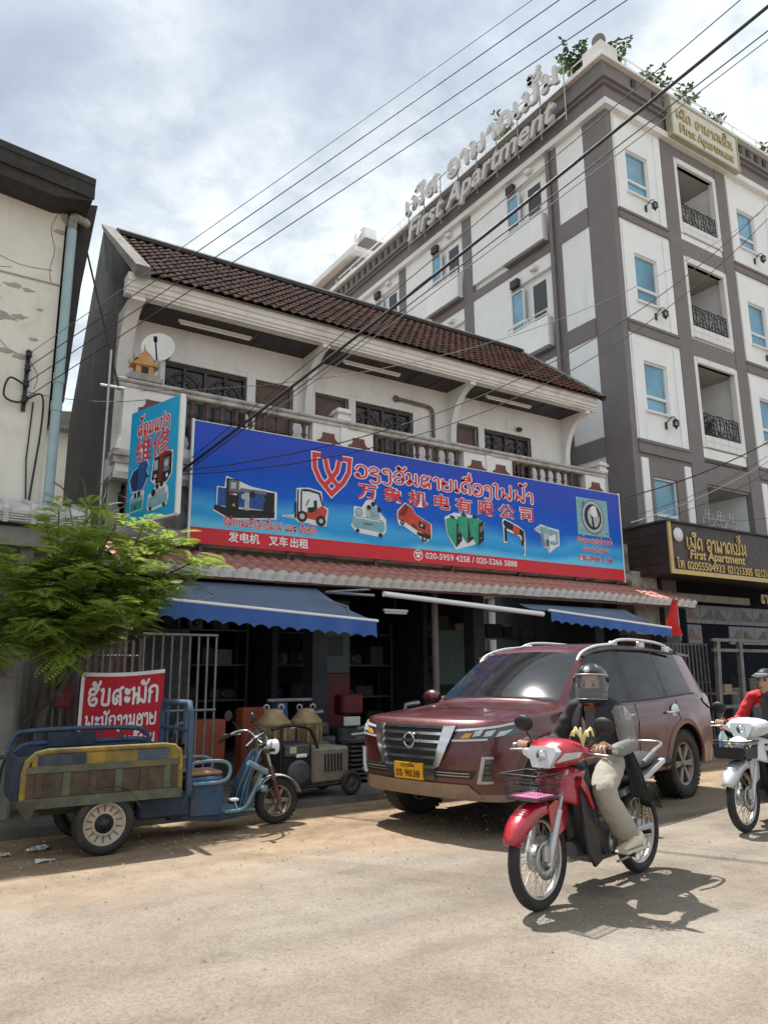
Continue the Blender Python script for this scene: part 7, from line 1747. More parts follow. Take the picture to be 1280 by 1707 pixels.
    # headlight: rounded trapezoid lens
    mb = MB(); q = [(-.062,.628),(.062,.628),(.105,.725),(.080,.752),(-.080,.752),(-.105,.725)]
    mb.prism(q, lambda y, z: (.075+.18*(z-.64), y, z), lambda y, z: (.14, y*1.08, z)); HL = obj('headlight', mb, M_lens, H, False)
    mb = MB(); mb.lathe([(0,-.012),(.03,-.01),(.042,0),(0,0)], (.088,0,.695), 'X', 18); obj('reflector', mb, M_chrome, HL, False)
    H = FA
    # front shield (between fork and legs)
    for nm, (za, zb_), m_, wtop, wbot, xa, xb in (('front_panel', (.33, .53), paint, .135, .150, .205, .10),):
        rows = []
        for i in range(9):
            u = i/8; z = zb_+(za-zb_)*u; hw = wtop+(wbot-wtop)*u; x = .205-.07*math.sin(PI*u*.6)-.02*u
            rows.append([(x+.16*abs(k/6)**2.2, hw*k/6, z-.05*abs(k/6)**2) for k in range(-6, 7)])
        sheet(rows, m_, T, nm, thick=.005).location = (0, 0, WR)
    rows = []
    for i in range(11):
        u = i/10; z = .82-.57*u; hw = .10+.06*math.sin(PI*min(1, u*1.15)*.62); x = .35+.07*u-.04*math.sin(PI*u)
        rows.append([(x+.10*abs(k/6)**2, hw*k/6, z) for k in range(-6, 7)])
    sheet(rows, shieldm or M_blackp, T, 'leg_shield', thick=.006)
    for sg in (-1, 1):
        mb = MB(); mb.prism([(.27,.74),(.36,.66),(.43,.42),(.50,.22),(.42,.19),(.33,.30),(.26,.54)], lambda u, v: (u, sg*(.125+.04*(1-abs(v-.5)*2)), v), lambda u, v: (u, sg*(.105+.04*(1-abs(v-.5)*2)), v)); obj('shield_wing', mb, shieldm or M_blackp, T, False)
        mb = MB(); mb.prism([(.28,.74),(.35,.64),(.39,.54),(.37,.54),(.32,.62),(.255,.69)], lambda u, v: (u, sg*(.155+.02*(1-abs(v-.5)*2)), v), lambda u, v: (u, sg*.12, v)); obj('decal_panel', mb, paint, T, False)
    # frame tunnel, engine, body, seat
    mb = MB(); mb.tube(catmull([(.36,0,.70), (.50,0,.52), (.68,0,.48), (.86,0,.60)], 5), .055, 10); obj('frame_tunnel', mb, M_blackp, T, False)
    mb = MB(); mb.bbox((.46,-.11,.19), (.80,.11,.40), .04); E_ = obj('engine', mb, M_mach, T, False)
    mb = MB(); mb.lathe([(0,-.03),(.06,-.03),(.085,0),(0,0)], (.70,-.11,.29), 'Y', 20); obj('clutch_cover', mb, M_steel, E_, False)
    mb = MB(); mb.tube([(.36,0,.28), (.48,0,.29)], [.05,.065], 12); obj('cylinder', mb, M_mach, E_, False)
    mb = MB(); mb.tube(catmull([(.44,.05,.24), (.5,.11,.18), (.8,.13,.17), (1.0,.14,.22), (1.42,.15,.30)], 5), [.016]*9+[.02,.03,.04]+[.045]*9, 10); obj('exhaust', mb, M_chromed, T, False)
    rows = []
    for i in range(13):
        u = i/12; x = .72+.78*u; zt = .70+.02*math.sin(PI*u)+.10*max(0, u-.55); zb_ = .46+.26*u; hw = .115+.03*math.sin(PI*u)-.06*max(0, u-.6)
        rows.append([(x, hw*math.cos(a)*1.0, (zt+zb_)/2+(zt-zb_)/2*math.sin(a)) for a in [2*PI*k/16 for k in range(16)]])
    mb = MB(); mb.grid(rows, None, True, close_u=True); mb.add(rows[0], [list(range(16))]); mb.add(rows[-1], [list(range(16))[::-1]]); RB = obj('rear_body', mb, M_blackp, T, False)
    for sg in (-1, 1):
        mb = MB(); mb.prism([(.80,.60),(1.1,.66),(1.46,.76),(1.46,.73),(1.1,.62),(.82,.565)], lambda u, v: (u, sg*.150, v), lambda u, v: (u, sg*.11, v)); obj('side_stripe', mb, M_silverp, RB, False)
    rows = []
    for i in range(15):
        u = i/14; x = .68+.74*u; zt = .755+.012*math.sin(PI*u*2)+.045*max(0, u-.5)*2; hw = .085+.045*math.sin(PI*min(1, u*1.3)*.55)
        rows.append([(x, hw*math.cos(a), zt-.03+(.035 if math.sin(a) > 0 else .035)*math.sin(a)) for a in [2*PI*k/14 for k in range(14)]])
    mb = MB(); mb.grid(rows, None, True, close_u=True); mb.add(rows[0], [list(range(14))]); mb.add(rows[-1], [list(range(14))[::-1]]); obj('seat', mb, M_seat, T, False)
    mb = MB(); mb.tube(catmull([(1.12,-.15,.76), (1.30,-.155,.83), (1.50,-.11,.86), (1.54,0,.865), (1.50,.11,.86), (1.30,.155,.83), (1.12,.15,.76)], 5), .012, 8); obj('grab_rail', mb, M_chromed, T, False)
    mb = MB(); mb.bbox((1.46,-.07,.70), (1.53,.07,.77), .02); obj('tail_light', mb, M_redlens, T, False)
    # rear fender & wheel, swing arm, shock, chain case
    rows = []
    for i in range(10):
        a = R(20)+R(95)*i/9; r = .325; rows.append([(XR+r*math.cos(a), y, WR+r*math.sin(a)) for y in (-.055,-.045,-.02,.02,.045,.055)])
    sheet(rows, M_blackp, T, 'rear_fender', thick=.004)
    wheel(T, XR, 0, WR, True)
    for sg in (-1, 1):
        mb = MB(); mb.tube([(.82, sg*.08, .30), (XR, sg*.085, WR)], .02, 8); obj('swing_arm', mb, M_steel, T, False)
        mb = MB(); n = 40; mb.tube([(1.12+.09*k/n*1.0+.0, sg*.105, .33+.30*k/n) for k in range(n+1)], .009, 6); SH = obj('shock_rod', mb, M_steel, T, False)
        mb = MB(); mb.tube([(1.135+.07*k/70+.022*math.cos(k*.9), sg*.105+.022*math.sin(k*.9), .38+.22*k/70) for k in range(71)], .005, 5); obj('shock_spring', mb, M_brass, SH, False)
        mb = MB(); mb.tube([(.66, sg*.10, .24), (.68, sg*.27, .24)], .016, 8); obj('foot_peg', mb, M_black, T, False)
        mb = MB(); mb.tube([(1.0, sg*.12, .30), (1.02, sg*.22, .33)], .013, 8); obj('rear_peg', mb, M_black, T, False)
    mb = MB(); mb.bbox((.82,-.125,.26), (1.26,-.10,.34), .015); obj('chain_case', mb, M_steel, T, False)
    mb = MB(); mb.tube([(.72,-.12,.17), (1.0,-.13,.19)], .009, 6); obj('side_stand', mb, M_steel, T, False)
    FA.rotation_euler = (0, 0, steer)
    return T, FA
def basket(parent, m_wire, x0, x1, hw, z0, z1, mesh_step=.022, mat_m=None):
    T_ = thing('basket', None, None); T_.parent = parent
    def P(u, v, t):  # u along x, v along y, t height
        k = .80+.20*t; cx = (x0+x1)/2; return (cx+(u-.5)*(x1-x0)*k, (v-.5)*2*hw*k, z0+(z1-z0)*t)
    rim = MB()
    for t, r in ((0, .0035), (1, .006), (.5, .0025)):
        rim.tube([P(0,0,t), P(1,0,t), P(1,1,t), P(0,1,t), P(0,0,t)], r, 5)
    obj('rim', rim, m_wire, T_, False)
    w = MB(); n = 16
    for i in range(n+1):
        u = i/n
        for f in (lambda t: P(u,0,t), lambda t: P(u,1,t), lambda t: P(0,u,t), lambda t: P(1,u,t)): w.tube([f(0), f(1)], .0014, 3, caps=False)
        w.tube([P(u,0,0), P(u,1,0)], .0014, 3, caps=False); w.tube([P(0,u,0), P(1,u,0)], .0014, 3, caps=False)
    for j in range(1, 7):
        t = j/7; w.tube([P(0,0,t), P(1,0,t), P(1,1,t), P(0,1,t), P(0,0,t)], .0014, 3, caps=False)
    obj('wire_mesh', w, m_wire, T_, False, kind='stuff')
    if mat_m: obj('liner_mat', MB().box(P(.04,.04,.03), (P(.96,.96,.03)[0], P(.96,.96,.03)[1], z0+.02)), mat_m, T_, False)
    return T_
# ---------------------------------------------------------------- red motorcycle with rider
BK1, FA1 = build_bike('red_motorcycle', 'red and black underbone motorcycle with wire front basket ridden along the road', (3.39, 3.61, 0), R(12.5), M_redpaint, M_redpaint, 0, R(0))
b1 = basket(FA1, mat('black_wire', (.02,.02,.022), .5), -.17, .11, .135, .345, .49, mat_m=mat('pink_mat', (.46,.13,.27), .7, var=.35, scale=45))
mb = MB(); mb.tube([(.06,-.1,.35), (.2,-.08,.37)], .008, 5); mb.tube([(.06,.1,.35), (.2,.08,.37)], .008, 5); obj('basket_bracket', mb, M_steel, FA1, False)
fl1 = MB()
for k in range(9):
    a = 2*PI*k/9; fl1.tube(catmull([(.27,-.19,.64), (.27+.02*math.cos(a),-.19+.02*math.sin(a),.70), (.27+.055*math.cos(a),-.19+.055*math.sin(a),.73+.01*(k % 3)), (.27+.07*math.cos(a),-.19+.07*math.sin(a),.70)], 3), .006, 5)
obj('flower_garland', fl1, mat('pale_yellow_petal', (.70,.62,.28), .6, var=.15), FA1, False)
M_jack = mat('black_jacket', (.022,.021,.024), .8, var=.25, scale=9, bump=.25, bscale=30); M_gsleeve = mat('grey_sleeve', (.20,.19,.18), .8, var=.2, scale=12, bump=.3, bscale=35); M_khaki = mat('khaki_trousers', (.36,.33,.265), .9, var=.12, scale=7, bump=.6, bscale=14); M_shirt = mat('charcoal_shirt', (.06,.06,.066), .7, var=.2)
RD = thing('person', 'rider in black jacket, khaki trousers and black helmet on the red motorcycle', 'person', (3.39, 3.61, 0), R(12.5))
J = {'pelvis': ((.86,0,.83),(.135,.115)), 'waist': ((.84,0,.94),(.125,.105)), 'chest': ((.80,0,1.08),(.145,.115)), 'uchest': ((.79,0,1.165),(.115,.095)), 'neck': ((.775,0,1.215),.047), 'headb': ((.765,0,1.27),.055),
 'shl': ((.79,-.170,1.135),.066), 'ell': ((.72,-.275,.90),.060), 'wrl': ((.46,-.285,.885),.040), 'shr': ((.79,.170,1.135),.066), 'elr': ((.71,.28,.90),.060), 'wrr': ((.45,.285,.885),.040),
 'hpl': ((.82,-.095,.80),.105), 'knl': ((.46,-.195,.64),.088), 'cal': ((.60,-.205,.46),.090), 'anl': ((.73,-.205,.33),.096), 'hpr': ((.82,.095,.80),.105), 'knr': ((.46,.195,.64),.088), 'car': ((.60,.205,.46),.090), 'anr': ((.73,.205,.33),.096)}
bones = [('pelvis','waist'),('waist','chest'),('chest','uchest'),('uchest','neck'),('neck','headb'),('uchest','shl'),('shl','ell'),('ell','wrl'),('uchest','shr'),('shr','elr'),('elr','wrr'),('pelvis','hpl'),('hpl','knl'),('knl','cal'),('cal','anl'),('pelvis','hpr'),('hpr','knr'),('knr','car'),('car','anr')]
make_body('body', RD, J, bones, [([('waist','chest'),('chest','uchest'),('uchest','shl'),('uchest','shr'),('shr','elr'),('elr','wrr')], M_jack), ([('shl','ell'),('ell','wrl')], M_gsleeve), ([('uchest','neck'),('neck','headb')], M_skin), ([('pelvis','waist'),('pelvis','hpl'),('pelvis','hpr'),('hpl','knl'),('knl','cal'),('cal','anl'),('hpr','knr'),('knr','car'),('car','anr')], M_khaki)])
for sg in (-1, 1):
    make_hand(RD, (.46, sg*.285, .885), (.325, sg*.285, .890), (.1, sg, .03))
    f = MB(); rows = []      # slipper and heel
    for i in range(9):
        u = i/8; x = .86-.25*u; h = .075*(1-u)**.6+.022; w_ = .035+.012*math.sin(PI*u); z0 = .262
        rows.append([(x, sg*.215+w_*math.cos(a), z0+h*.5+h*.5*math.sin(a)) for a in [2*PI*k/12 for k in range(12)]])
    f.grid(rows, None, True, close_u=True); f.add(rows[0], [list(range(12))]); f.add(rows[-1], [list(range(12))[::-1]]); obj('slipper', f, mat('cream_slipper', (.62,.56,.44), .7, var=.1), RD, False)
    f = MB(); f.bbox((.60, sg*.215-.05, .245), (.89, sg*.215+.05, .265), .008); obj('slipper_sole', f, mat('slipper_sole', (.50,.47,.40), .8), RD, False)
    f = MB(); f.tube([(.78, sg*.21, .38), (.80, sg*.215, .29)], .034, 10); obj('ankle', f, M_skin, RD, False)
# open jacket: front panels, collar and the long dark apron hanging over the side
for sg in (-1, 1):
    rows = []
    for i in range(9):
        u = i/8; z = 1.18-.34*u; rows.append([(.70-.03*math.sin(PI*u)+.06*k/4+.0, sg*(.045+.11*k/4+.03*u), z) for k in range(5)])
    sheet(rows, M_jack, RD, 'jacket_front', thick=.012)
rows = [[(.79+.075*math.cos(a), .085*math.sin(a), 1.17+.05*t-.02*math.cos(a)*0) for a in [2*PI*k/18 for k in range(18)]] for t in (0, .5, 1)]
mb = MB(); mb.grid(rows, None, True, close_u=True); obj('collar', mb, M_gsleeve, RD, False)
mb = MB(); mb.prism([(-.035,1.12),(.035,1.12),(.05,1.20),(-.05,1.20)], lambda y, z: (.688+.35*(z-1.12), y, z), lambda y, z: (.72+.35*(z-1.12), y, z)); obj('orange_neckline', mb, mat('orange_cloth', (.45,.12,.06), .8), RD, False)
mb = MB(); mb.prism([(-.04,.93),(.03,.93),(.035,1.14),(-.05,1.14)], lambda y, z: (.665+.08*(z-.93), y-.01, z), lambda y, z: (.70+.08*(z-.93), y-.01, z)); obj('shirt_front', mb, M_shirt, RD, False)
rows = []
for i in range(15):
    u = i/14; z = .93-.38*u
    rows.append([(.74+.10*u+(.13+.09*math.sin(PI*min(1, u*1.2)*.5))*k/14+.012*math.sin(k*1.1+u*3), -.15-.085*math.sin(PI*(k/14)**.8)*(.6+.4*u)-.02*u-(.010+.022*u)*math.sin(k*1.5+2.2*u), z+.05*math.sin(k*.9)*u*.4-.06*(k/14)*u) for k in range(15)])
sheet(rows, mat('dark_apron', (.014,.014,.016), .9, var=.3, scale=6, bump=.2), RD, 'coat_tail', thick=.01)
hd, Mh = make_head(RD, (.755, 0, 1.275), R(14), R(4), M_skin)
mb = MB(); rows = []
for i in range(5):
    u = i/4; rows.append([Mh @ Vector((-(.126-.02*abs(u-.6))*math.cos(a*.9)**.8, .086*math.sin(a*1.05), -.112+.100*u)) for a in [-1.3+2.6*k/12 for k in range(13)]])
mb.grid(rows, None, True); obj('face_mask', mb, mat('black_mask', (.018,.018,.02), .9, var=.2), RD, False)
# helmet: open-face shell, lining, visor, chin strap
def helmet(parent, Mh, shell, s=1., visor=True):
    mb = MB(); rows = []
    for i in range(15):
        ph = R(-38)+R(128)*i/14; r = []
        for k in range(33):
            th = R(-136)+R(272)*k/32     # opening towards -x
            if i < 7: th = th*(.86+.02*i)
            x, y, z = math.cos(ph)*math.cos(th), math.cos(ph)*math.sin(th), math.sin(ph)
            r.append(Mh @ Vector((.012+.132*x*s, .112*y*s, .040+.126*z*s)))
        rows.append(r)
    mb.grid(rows, None, True); mbc = MB(); mbc.grid(rows, None, True)
    # crown over the brow
    rr = []
    for i in range(7, 15):
        ph = R(-38)+R(128)*i/14; rr.append([Mh @ Vector((.012+.132*math.cos(ph)*math.cos(th)*s, .112*math.cos(ph)*math.sin(th)*s, .040+.126*math.sin(ph)*s)) for th in [R(136)+R(88)*k/10 for k in range(11)]])
    mb.grid(rr, None, True); o = obj('helmet', mb, shell, parent, False); md = o.modifiers.new('solid', 'SOLIDIFY'); md.thickness = .012; md.offset = -1
    if visor:
        vm = bpy.data.materials.new('smoked_visor'); vm.use_nodes = True; b_ = vm.node_tree.nodes['Principled BSDF']; b_.inputs['Base Color'].default_value = (.30,.32,.33,1); b_.inputs['Roughness'].default_value = .08; b_.inputs['Alpha'].default_value = .30; b_.inputs['Specular IOR Level'].default_value = .7
        rr = []
        for i in range(8):
            u = i/7; z = -.085+.165*u; rr.append([Mh @ Vector((-.152*math.cos(a)+.02, .118*math.sin(a), z)) for a in [-1.25+2.5*k/16 for k in range(17)]])
        mb = MB(); mb.grid(rr, None, True); V_ = obj('visor', mb, vm, o, False)
        mb = MB(); mb.tube(rr[-1], .006, 5); mb.tube(rr[0], .003, 5); obj('visor_rim', mb, M_steel, V_, False)
        for sg in (-1, 1):
            mb = MB(); mb.lathe([(0,-.008),(.022,-.006),(.024,.006),(0,.008)], n=14, axis='Y', M=Mh @ Matrix.Translation((-.01, sg*.118, .055))); obj('visor_pivot', mb, M_black, o, False)
    mb = MB(); mb.lathe([(0,-.002),(.022,-.002),(.022,.004),(0,.004)], n=14, axis='X', M=Mh @ Matrix.Translation((-.118, 0, .112)) @ Matrix.Rotation(R(25), 4, 'Y')); obj('helmet_badge', mb, M_silverp, o, False)
    mb = MB(); mb.tube([Mh @ Vector((-.02,-.10,-.06)), Mh @ Vector((-.04,-.05,-.125)), Mh @ Vector((-.04,.05,-.125)), Mh @ Vector((-.02,.10,-.06))], .007, 5); obj('chin_strap', mb, M_black, o, False)
    return o
helmet(RD, Mh, mat('black_helmet', (.025,.027,.028), .3, var=.15, coat=.4))
# ---------------------------------------------------------------- white motorcycle with rider
BK2, FA2 = build_bike('white_motorcycle', 'white and silver underbone motorcycle carrying a bottle and bags in its front basket', (6.48, 4.26, 0), R(9), M_whitepaint, M_silverp, 0, 0, M_blackp)
bk = basket(FA2, M_black, -.20, .09, .15, .345, .49)
obj('basket_panel', MB().box((-.17,-.12,.349), (.05,.12,.355)), M_black, bk, False)
for sg in (-1, 1): obj('basket_side', MB().prism([(-.17,.345),(.06,.345),(.085,.46),(-.195,.46)], lambda u, v: (u, sg*.136, v), lambda u, v: (u, sg*.140, v)), M_black, bk, False)
obj('basket_front', MB().prism([(-.12,.345),(.12,.345),(.135,.44),(-.135,.44)], lambda u, v: (-.188, u, v), lambda u, v: (-.184, u, v)), M_black, bk, False)
Mb2 = Matrix.Translation((6.48, 4.26, 0)) @ Matrix.Rotation(R(9), 4, 'Z') @ Matrix.Translation((0, 0, .285))
wb = thing('water_bottle', 'clear plastic water bottle standing in the basket of the white motorcycle', 'bottle', Mb2 @ Vector((-.08, .09, .355)))
cl_m = mat('clear_plastic', (.55,.66,.70), .1, var=.1, alpha=.6, spec=.6)
obj('bottle_body', MB().lathe([(0,0),(.035,0),(.037,.05),(.034,.08),(.037,.12),(.036,.17),(.014,.21),(.014,.225),(0,.225)], n=16), cl_m, wb, False); obj('label_band', MB().lathe([(.0378,.07),(.0378,.13)], n=16), mat('blue_label', (.12,.28,.55), .5), wb, False); obj('cap', MB().lathe([(.0,.245),(.016,.245),(.016,.222),(0,.222)], n=12), mat('red_cap', (.55,.05,.06), .5), wb, False)
pbg = MB(); rg = random.Random(6); rows = []
for i in range(9):
    u = i/8; rows.append([Mb2 @ Vector((-.06+.10*math.sin(PI*u)**.6*math.cos(a)*(1+rg.uniform(-.15,.15)), -.04+.10*math.sin(PI*u)**.6*math.sin(a)*(1+rg.uniform(-.15,.15)), 0.365+.17*u)) for a in [2*PI*k/14 for k in range(14)]])
pbg.grid(rows, None, True, close_u=True); prop(obj('plastic_bag', pbg, mat('pale_blue_bag', (.55,.66,.72), .35, var=.2, scale=25)), 'pale plastic bag of food in the basket of the white motorcycle', 'bag')
rb = MB()
for k in range(60):
    c = Mb2 @ Vector((-.10+rg.uniform(-.07,.10), -.04+rg.uniform(-.09,.09), .44+rg.uniform(0,.05))); rb.bbox((c.x-.014, c.y-.014, c.z-.01), (c.x+.014, c.y+.014, c.z+.01), .004)
prop(obj('snack_pieces', rb, mat('pale_snack', (.60,.52,.36), .8, var=.2)), 'heap of pale snack pieces in the basket of the white motorcycle', 'food', kind='stuff')
M_rj = mat('red_jacket', (.48,.018,.022), .75, var=.15, scale=8, bump=.3, bscale=25)
RD2 = thing('person', 'rider in red jacket and dark sun visor on the white motorcycle', 'person', (6.48, 4.26, 0), R(9))
J2 = {k: (v[0], v[1]) for k, v in J.items()}
make_body('body', RD2, J2, bones, [([('waist','chest'),('chest','uchest'),('uchest','shl'),('uchest','shr'),('shr','elr'),('elr','wrr'),('shl','ell'),('ell','wrl')], M_rj), ([('uchest','neck'),('neck','headb')], M_skin), ([('pelvis','waist'),('pelvis','hpl'),('pelvis','hpr'),('hpl','knl'),('knl','cal'),('cal','anl'),('hpr','knr'),('knr','car'),('car','anr')], M_shirt)])
for sg in (-1, 1):
    make_hand(RD2, (.46, sg*.285, .885), (.325, sg*.285, .890), (.1, sg, .03))
    f = MB(); f.bbox((.60, sg*.215-.05, .245), (.89, sg*.215+.05, .30), .02); obj('shoe', f, M_black, RD2, False)
    rows = []
    for i in range(5):
        u = i/4; rows.append([(.70-.02*u+.05*k/4, sg*(.02+.10*k/4), 1.215-.06*u-.01*k) for k in range(5)])
    sheet(rows, M_rj, RD2, 'collar_flap', thick=.01)
obj('bag_strap', MB().prism([(-.03,.90),(.03,.90),(.03,1.20),(-.03,1.20)], lambda y, z: (.645+.13*(z-.9), y, z), lambda y, z: (.68+.13*(z-.9), y, z)), M_black, RD2, False)
hd2, Mh2 = make_head(RD2, (.755, 0, 1.285), R(-4), R(2), M_skin)
hm = MB(); rows = []
for i in range(9):
    ph = R(8)+R(82)*i/8; rows.append([Mh2 @ Vector((.004+.108*math.cos(ph)*math.cos(a), .084*math.cos(ph)*math.sin(a), .03+.098*math.sin(ph))) for a in [2*PI*k/20 for k in range(20)]])
hm.grid(rows, None, True, close_u=True); 
rows = [[Mh2 @ Vector((.01+.095*math.cos(a), .085*math.sin(a), z)) for a in [R(-105)+R(210)*k/14 for k in range(15)]] for z in (-.09,-.04,.02,.06)]
hm.grid(rows, None, True); obj('hair', hm, mat('hair_black', (.012,.01,.01), .6), RD2, False)
vz = MB(); vz.grid([[Mh2 @ Vector((-(.095+d)*math.cos(a)+.005, (.088+d*.35)*math.sin(a), z+.02*abs(math.sin(a)))) for a in [-1.2+2.4*k/14 for k in range(15)]] for d, z in ((0,.06),(.035,.052),(.075,.035))], None, True)
vz.grid([[Mh2 @ Vector((-.098*math.cos(a)+.005, .090*math.sin(a), z)) for a in [2*PI*k/22 for k in range(22)]] for z in (.05,.085)], None, True, close_u=True); SV = obj('sun_visor', vz, mat('visor_cloth', (.04,.042,.05), .8, var=.2), RD2, False)
st_ = MB()
for k in range(9):
    a = -.62+.155*k; c = Mh2 @ Vector((-.101*math.cos(a)+.004, .093*math.sin(a), .068)); st_.bbox((c.x-.006, c.y-.006, c.z-.008), (c.x+.006, c.y+.006, c.z+.008), .001)
obj('visor_stitching', st_, M_lwhite, SV, False, kind='stuff')
# ================================================================ blue and yellow cargo tricycle
M_tblue = mat('worn_blue_paint', (.028,.075,.145), .7, var=.3, scale=7, dirt=(.10,.085,.07), dirt_amt=.55, dirt_scale=5, bump=.5, bscale=9); M_tblued = mat('faded_dark_blue', (.016,.032,.060), .7, var=.3, scale=6, dirt=(.085,.07,.055), dirt_amt=.5, dirt_scale=6, bump=.5, bscale=9)
M_tyel = mat('worn_yellow_paint', (.27,.19,.025), .8, var=.3, scale=9, dirt=(.07,.065,.05), dirt_amt=.62, dirt_scale=5, bump=.5, bscale=9); M_trust = mat('rust_brown_panel', (.075,.052,.036), .9, var=.35, scale=8, dirt=(.05,.055,.038), dirt_amt=.5, dirt_scale=5, bump=.5, bscale=9); M_tgreen = mat('faded_green_grey', (.085,.092,.065), .85, var=.3, scale=8, dirt=(.17,.135,.035), dirt_amt=.4, dirt_scale=4, bump=.5, bscale=9)
M_cyan = mat('chalky_cyan_paint', (.14,.235,.28), .7, var=.25, scale=9, dirt=(.09,.08,.07), dirt_amt=.45, bump=.5, bscale=9)
TK = thing('cargo_tricycle', 'worn blue and yellow electric cargo tricycle parked before the bar gate', 'tricycle', (1.57, 7.07, 0), R(-.5))
def tp(name, mb, m_, parent=None, **k): return obj(name, mb, m_, parent or TK, False, **k)
WRr, WRf = .235, .21
def twheel(x, y, z, r, w, sg):
    q = thing('wheel', None, None); q.parent = TK; q.location = (x, y, z)
    tp('tyre', MB().lathe([(r*.66,-w*.42),(r*.80,-w*.5),(r*.94,-w*.46),(r,-w*.25),(r,w*.25),(r*.94,w*.46),(r*.80,w*.5),(r*.66,w*.42)], n=36, axis='Y', closed=True), M_rubber, q)
    tb = MB()
    for k in range(30):
        for yy in (-.3, .3): tb.box((-.010, yy*w-.018, r*.985), (.010, yy*w+.018, r*1.012), None, Matrix.Rotation(2*PI*k/30+(.1 if yy > 0 else 0), 4, 'Y'))
    tp('tread_block_field', tb, M_rubber, q, kind='stuff')
    return q
M_cream_rim = mat('cream_steel_rim', (.42,.37,.29), .6, .2, var=.12, scale=9, dirt=(.16,.11,.07), dirt_amt=.3, dirt_scale=8)
for sg in (-1, 1):
    q = twheel(0, sg*.43, WRr, WRr, .12, sg)
    lm = MB(); lm.lathe([(.168,.02),(.165,.052),(.158,.058),(.150,.050),(.142,.03),(.10,.022),(.088,.034),(.075,.034),(.07,.02),(0,.02)], n=32, axis='Y'); lm.v = [(p[0], sg*p[1], p[2]) for p in lm.v]; tp('rim', lm, M_cream_rim, q)
    for k in range(14):
        tp('rim_rib', MB().box((-.003, sg*.024, .092), (.003, sg*.034, .142), None, Matrix.Rotation(2*PI*k/14, 4, 'Y')), M_trust, q)
    hb = MB(); hb.lathe([(0,.06),(.03,.06),(.035,.04),(.072,.037),(.072,.03)], n=18, axis='Y'); hb.v = [(p[0], sg*p[1], p[2]) for p in hb.v]; tp('hub', hb, M_black, q)
    for k in range(5):
        a = 2*PI*k/5; tp('wheel_nut', MB().lathe([(0,.05),(.008,.05),(.009,.036)], (0,0,0), 'Y', 6), M_steel, q).location = (.052*math.cos(a), 0 if sg > 0 else -.086, .052*math.sin(a))
    # mud guard
    rows = []
    for i in range(10):
        a = R(20)+R(125)*i/9; rows.append([(.295*math.cos(a), sg*.43+yy, WRr+.295*math.sin(a)) for yy in (-.075, .075)])
    tp('mud_guard', MB().grid(rows, None, True), M_cart)
# cargo bed: floor, near and far boards with arched yellow edge, posts, panels
BX0_, BX1_ = -.63, .60; BZ0_, BZ1_ = .44, .80; HWB = .47
tp('bed_floor', MB().box((BX0_, -HWB, BZ0_-.05), (BX1_, HWB, BZ0_)), M_tblued)
tp('chassis', MB().box((-.45,-.20,.30), (.65,.20,.39)), M_trust)
for y in (-.22, .22): tp('chassis_rail', MB().box((-.55, y-.03, .34), (.80, y+.03, .40)), M_tblued)
tp('axle', MB().tube([(0,-.40,WRr), (0,.40,WRr)], .035, 8), M_trust)
for sg in (-1, 1):
    y = sg*HWB; S_ = tp('side_board', MB().box((BX0_, y-.012, BZ0_+.02), (BX1_, y+.012, BZ1_-.10)), M_trust if sg < 0 else M_tblued)
    o = -.014 if sg < 0 else .014
    tp('lower_rail', MB().box((BX0_, y-.03, BZ0_-.045), (BX1_, y+.03, BZ0_+.03)), M_tgreen, S_)
    tp('middle_rail', MB().box((BX0_+.02, y-.026, BZ0_+.215), (BX1_-.02, y+.026, BZ0_+.265)), M_tgreen, S_)
    tp('upper_plank', MB().box((BX0_+.06, y-.018, BZ1_-.095), (BX1_-.04, y+.018, BZ1_-.01)), M_tyel if sg < 0 else M_tblued, S_)
    for i in range(6):
        x = BX0_+.12+i*(BX1_-BX0_-.24)/5; tp('board_rib', MB().bbox((x-.03, y-.024, BZ0_+.031), (x+.03, y+.024, BZ0_+.214), .006), M_tgreen if i % 2 else M_trust, S_)
    # arched edge tube
    pts = [(BX0_+.01, y, BZ0_-.02), (BX0_+.01, y, BZ1_-.14), (BX0_+.03, y, BZ1_-.06), (BX0_+.09, y, BZ1_-.005), (BX0_+.17, y, BZ1_+.012), (BX1_-.15, y, BZ1_+.012), (BX1_-.07, y, BZ1_), (BX1_-.02, y, BZ1_-.05), (BX1_-.01, y, BZ1_-.13), (BX1_-.01, y, BZ0_-.02)]
    tp('edge_tube', MB().tube(pts, .024, 8), M_tyel if sg < 0 else M_tblue, S_)
    if sg < 0:
        tp('blue_name_panel', MB().box((BX0_+.10, y-.024, BZ1_-.09), (BX0_+.45, y-.0185, BZ1_-.012)), M_tblued, S_)
        tp('blue_name_panel', MB().box((BX0_+.86, y-.024, BZ1_-.09), (BX1_-.12, y-.0185, BZ1_-.012)), M_tblue, S_)
tp('tail_board', MB().box((BX0_-.02, -HWB+.03, BZ0_), (BX0_+.01, HWB-.03, BZ1_-.05)), M_tblued); tp('front_board', MB().box((BX1_-.015, -HWB+.03, BZ0_), (BX1_+.015, HWB-.03, BZ1_-.02)), M_tblued)
tp('corner_flap', MB().prism([(BX0_-.06, BZ0_+.02), (BX0_+.14, BZ0_+.02), (BX0_+.06, BZ0_-.13)], lambda u, v: (u, -HWB-.035, v), lambda u, v: (u, -HWB-.015, v)), M_trust)
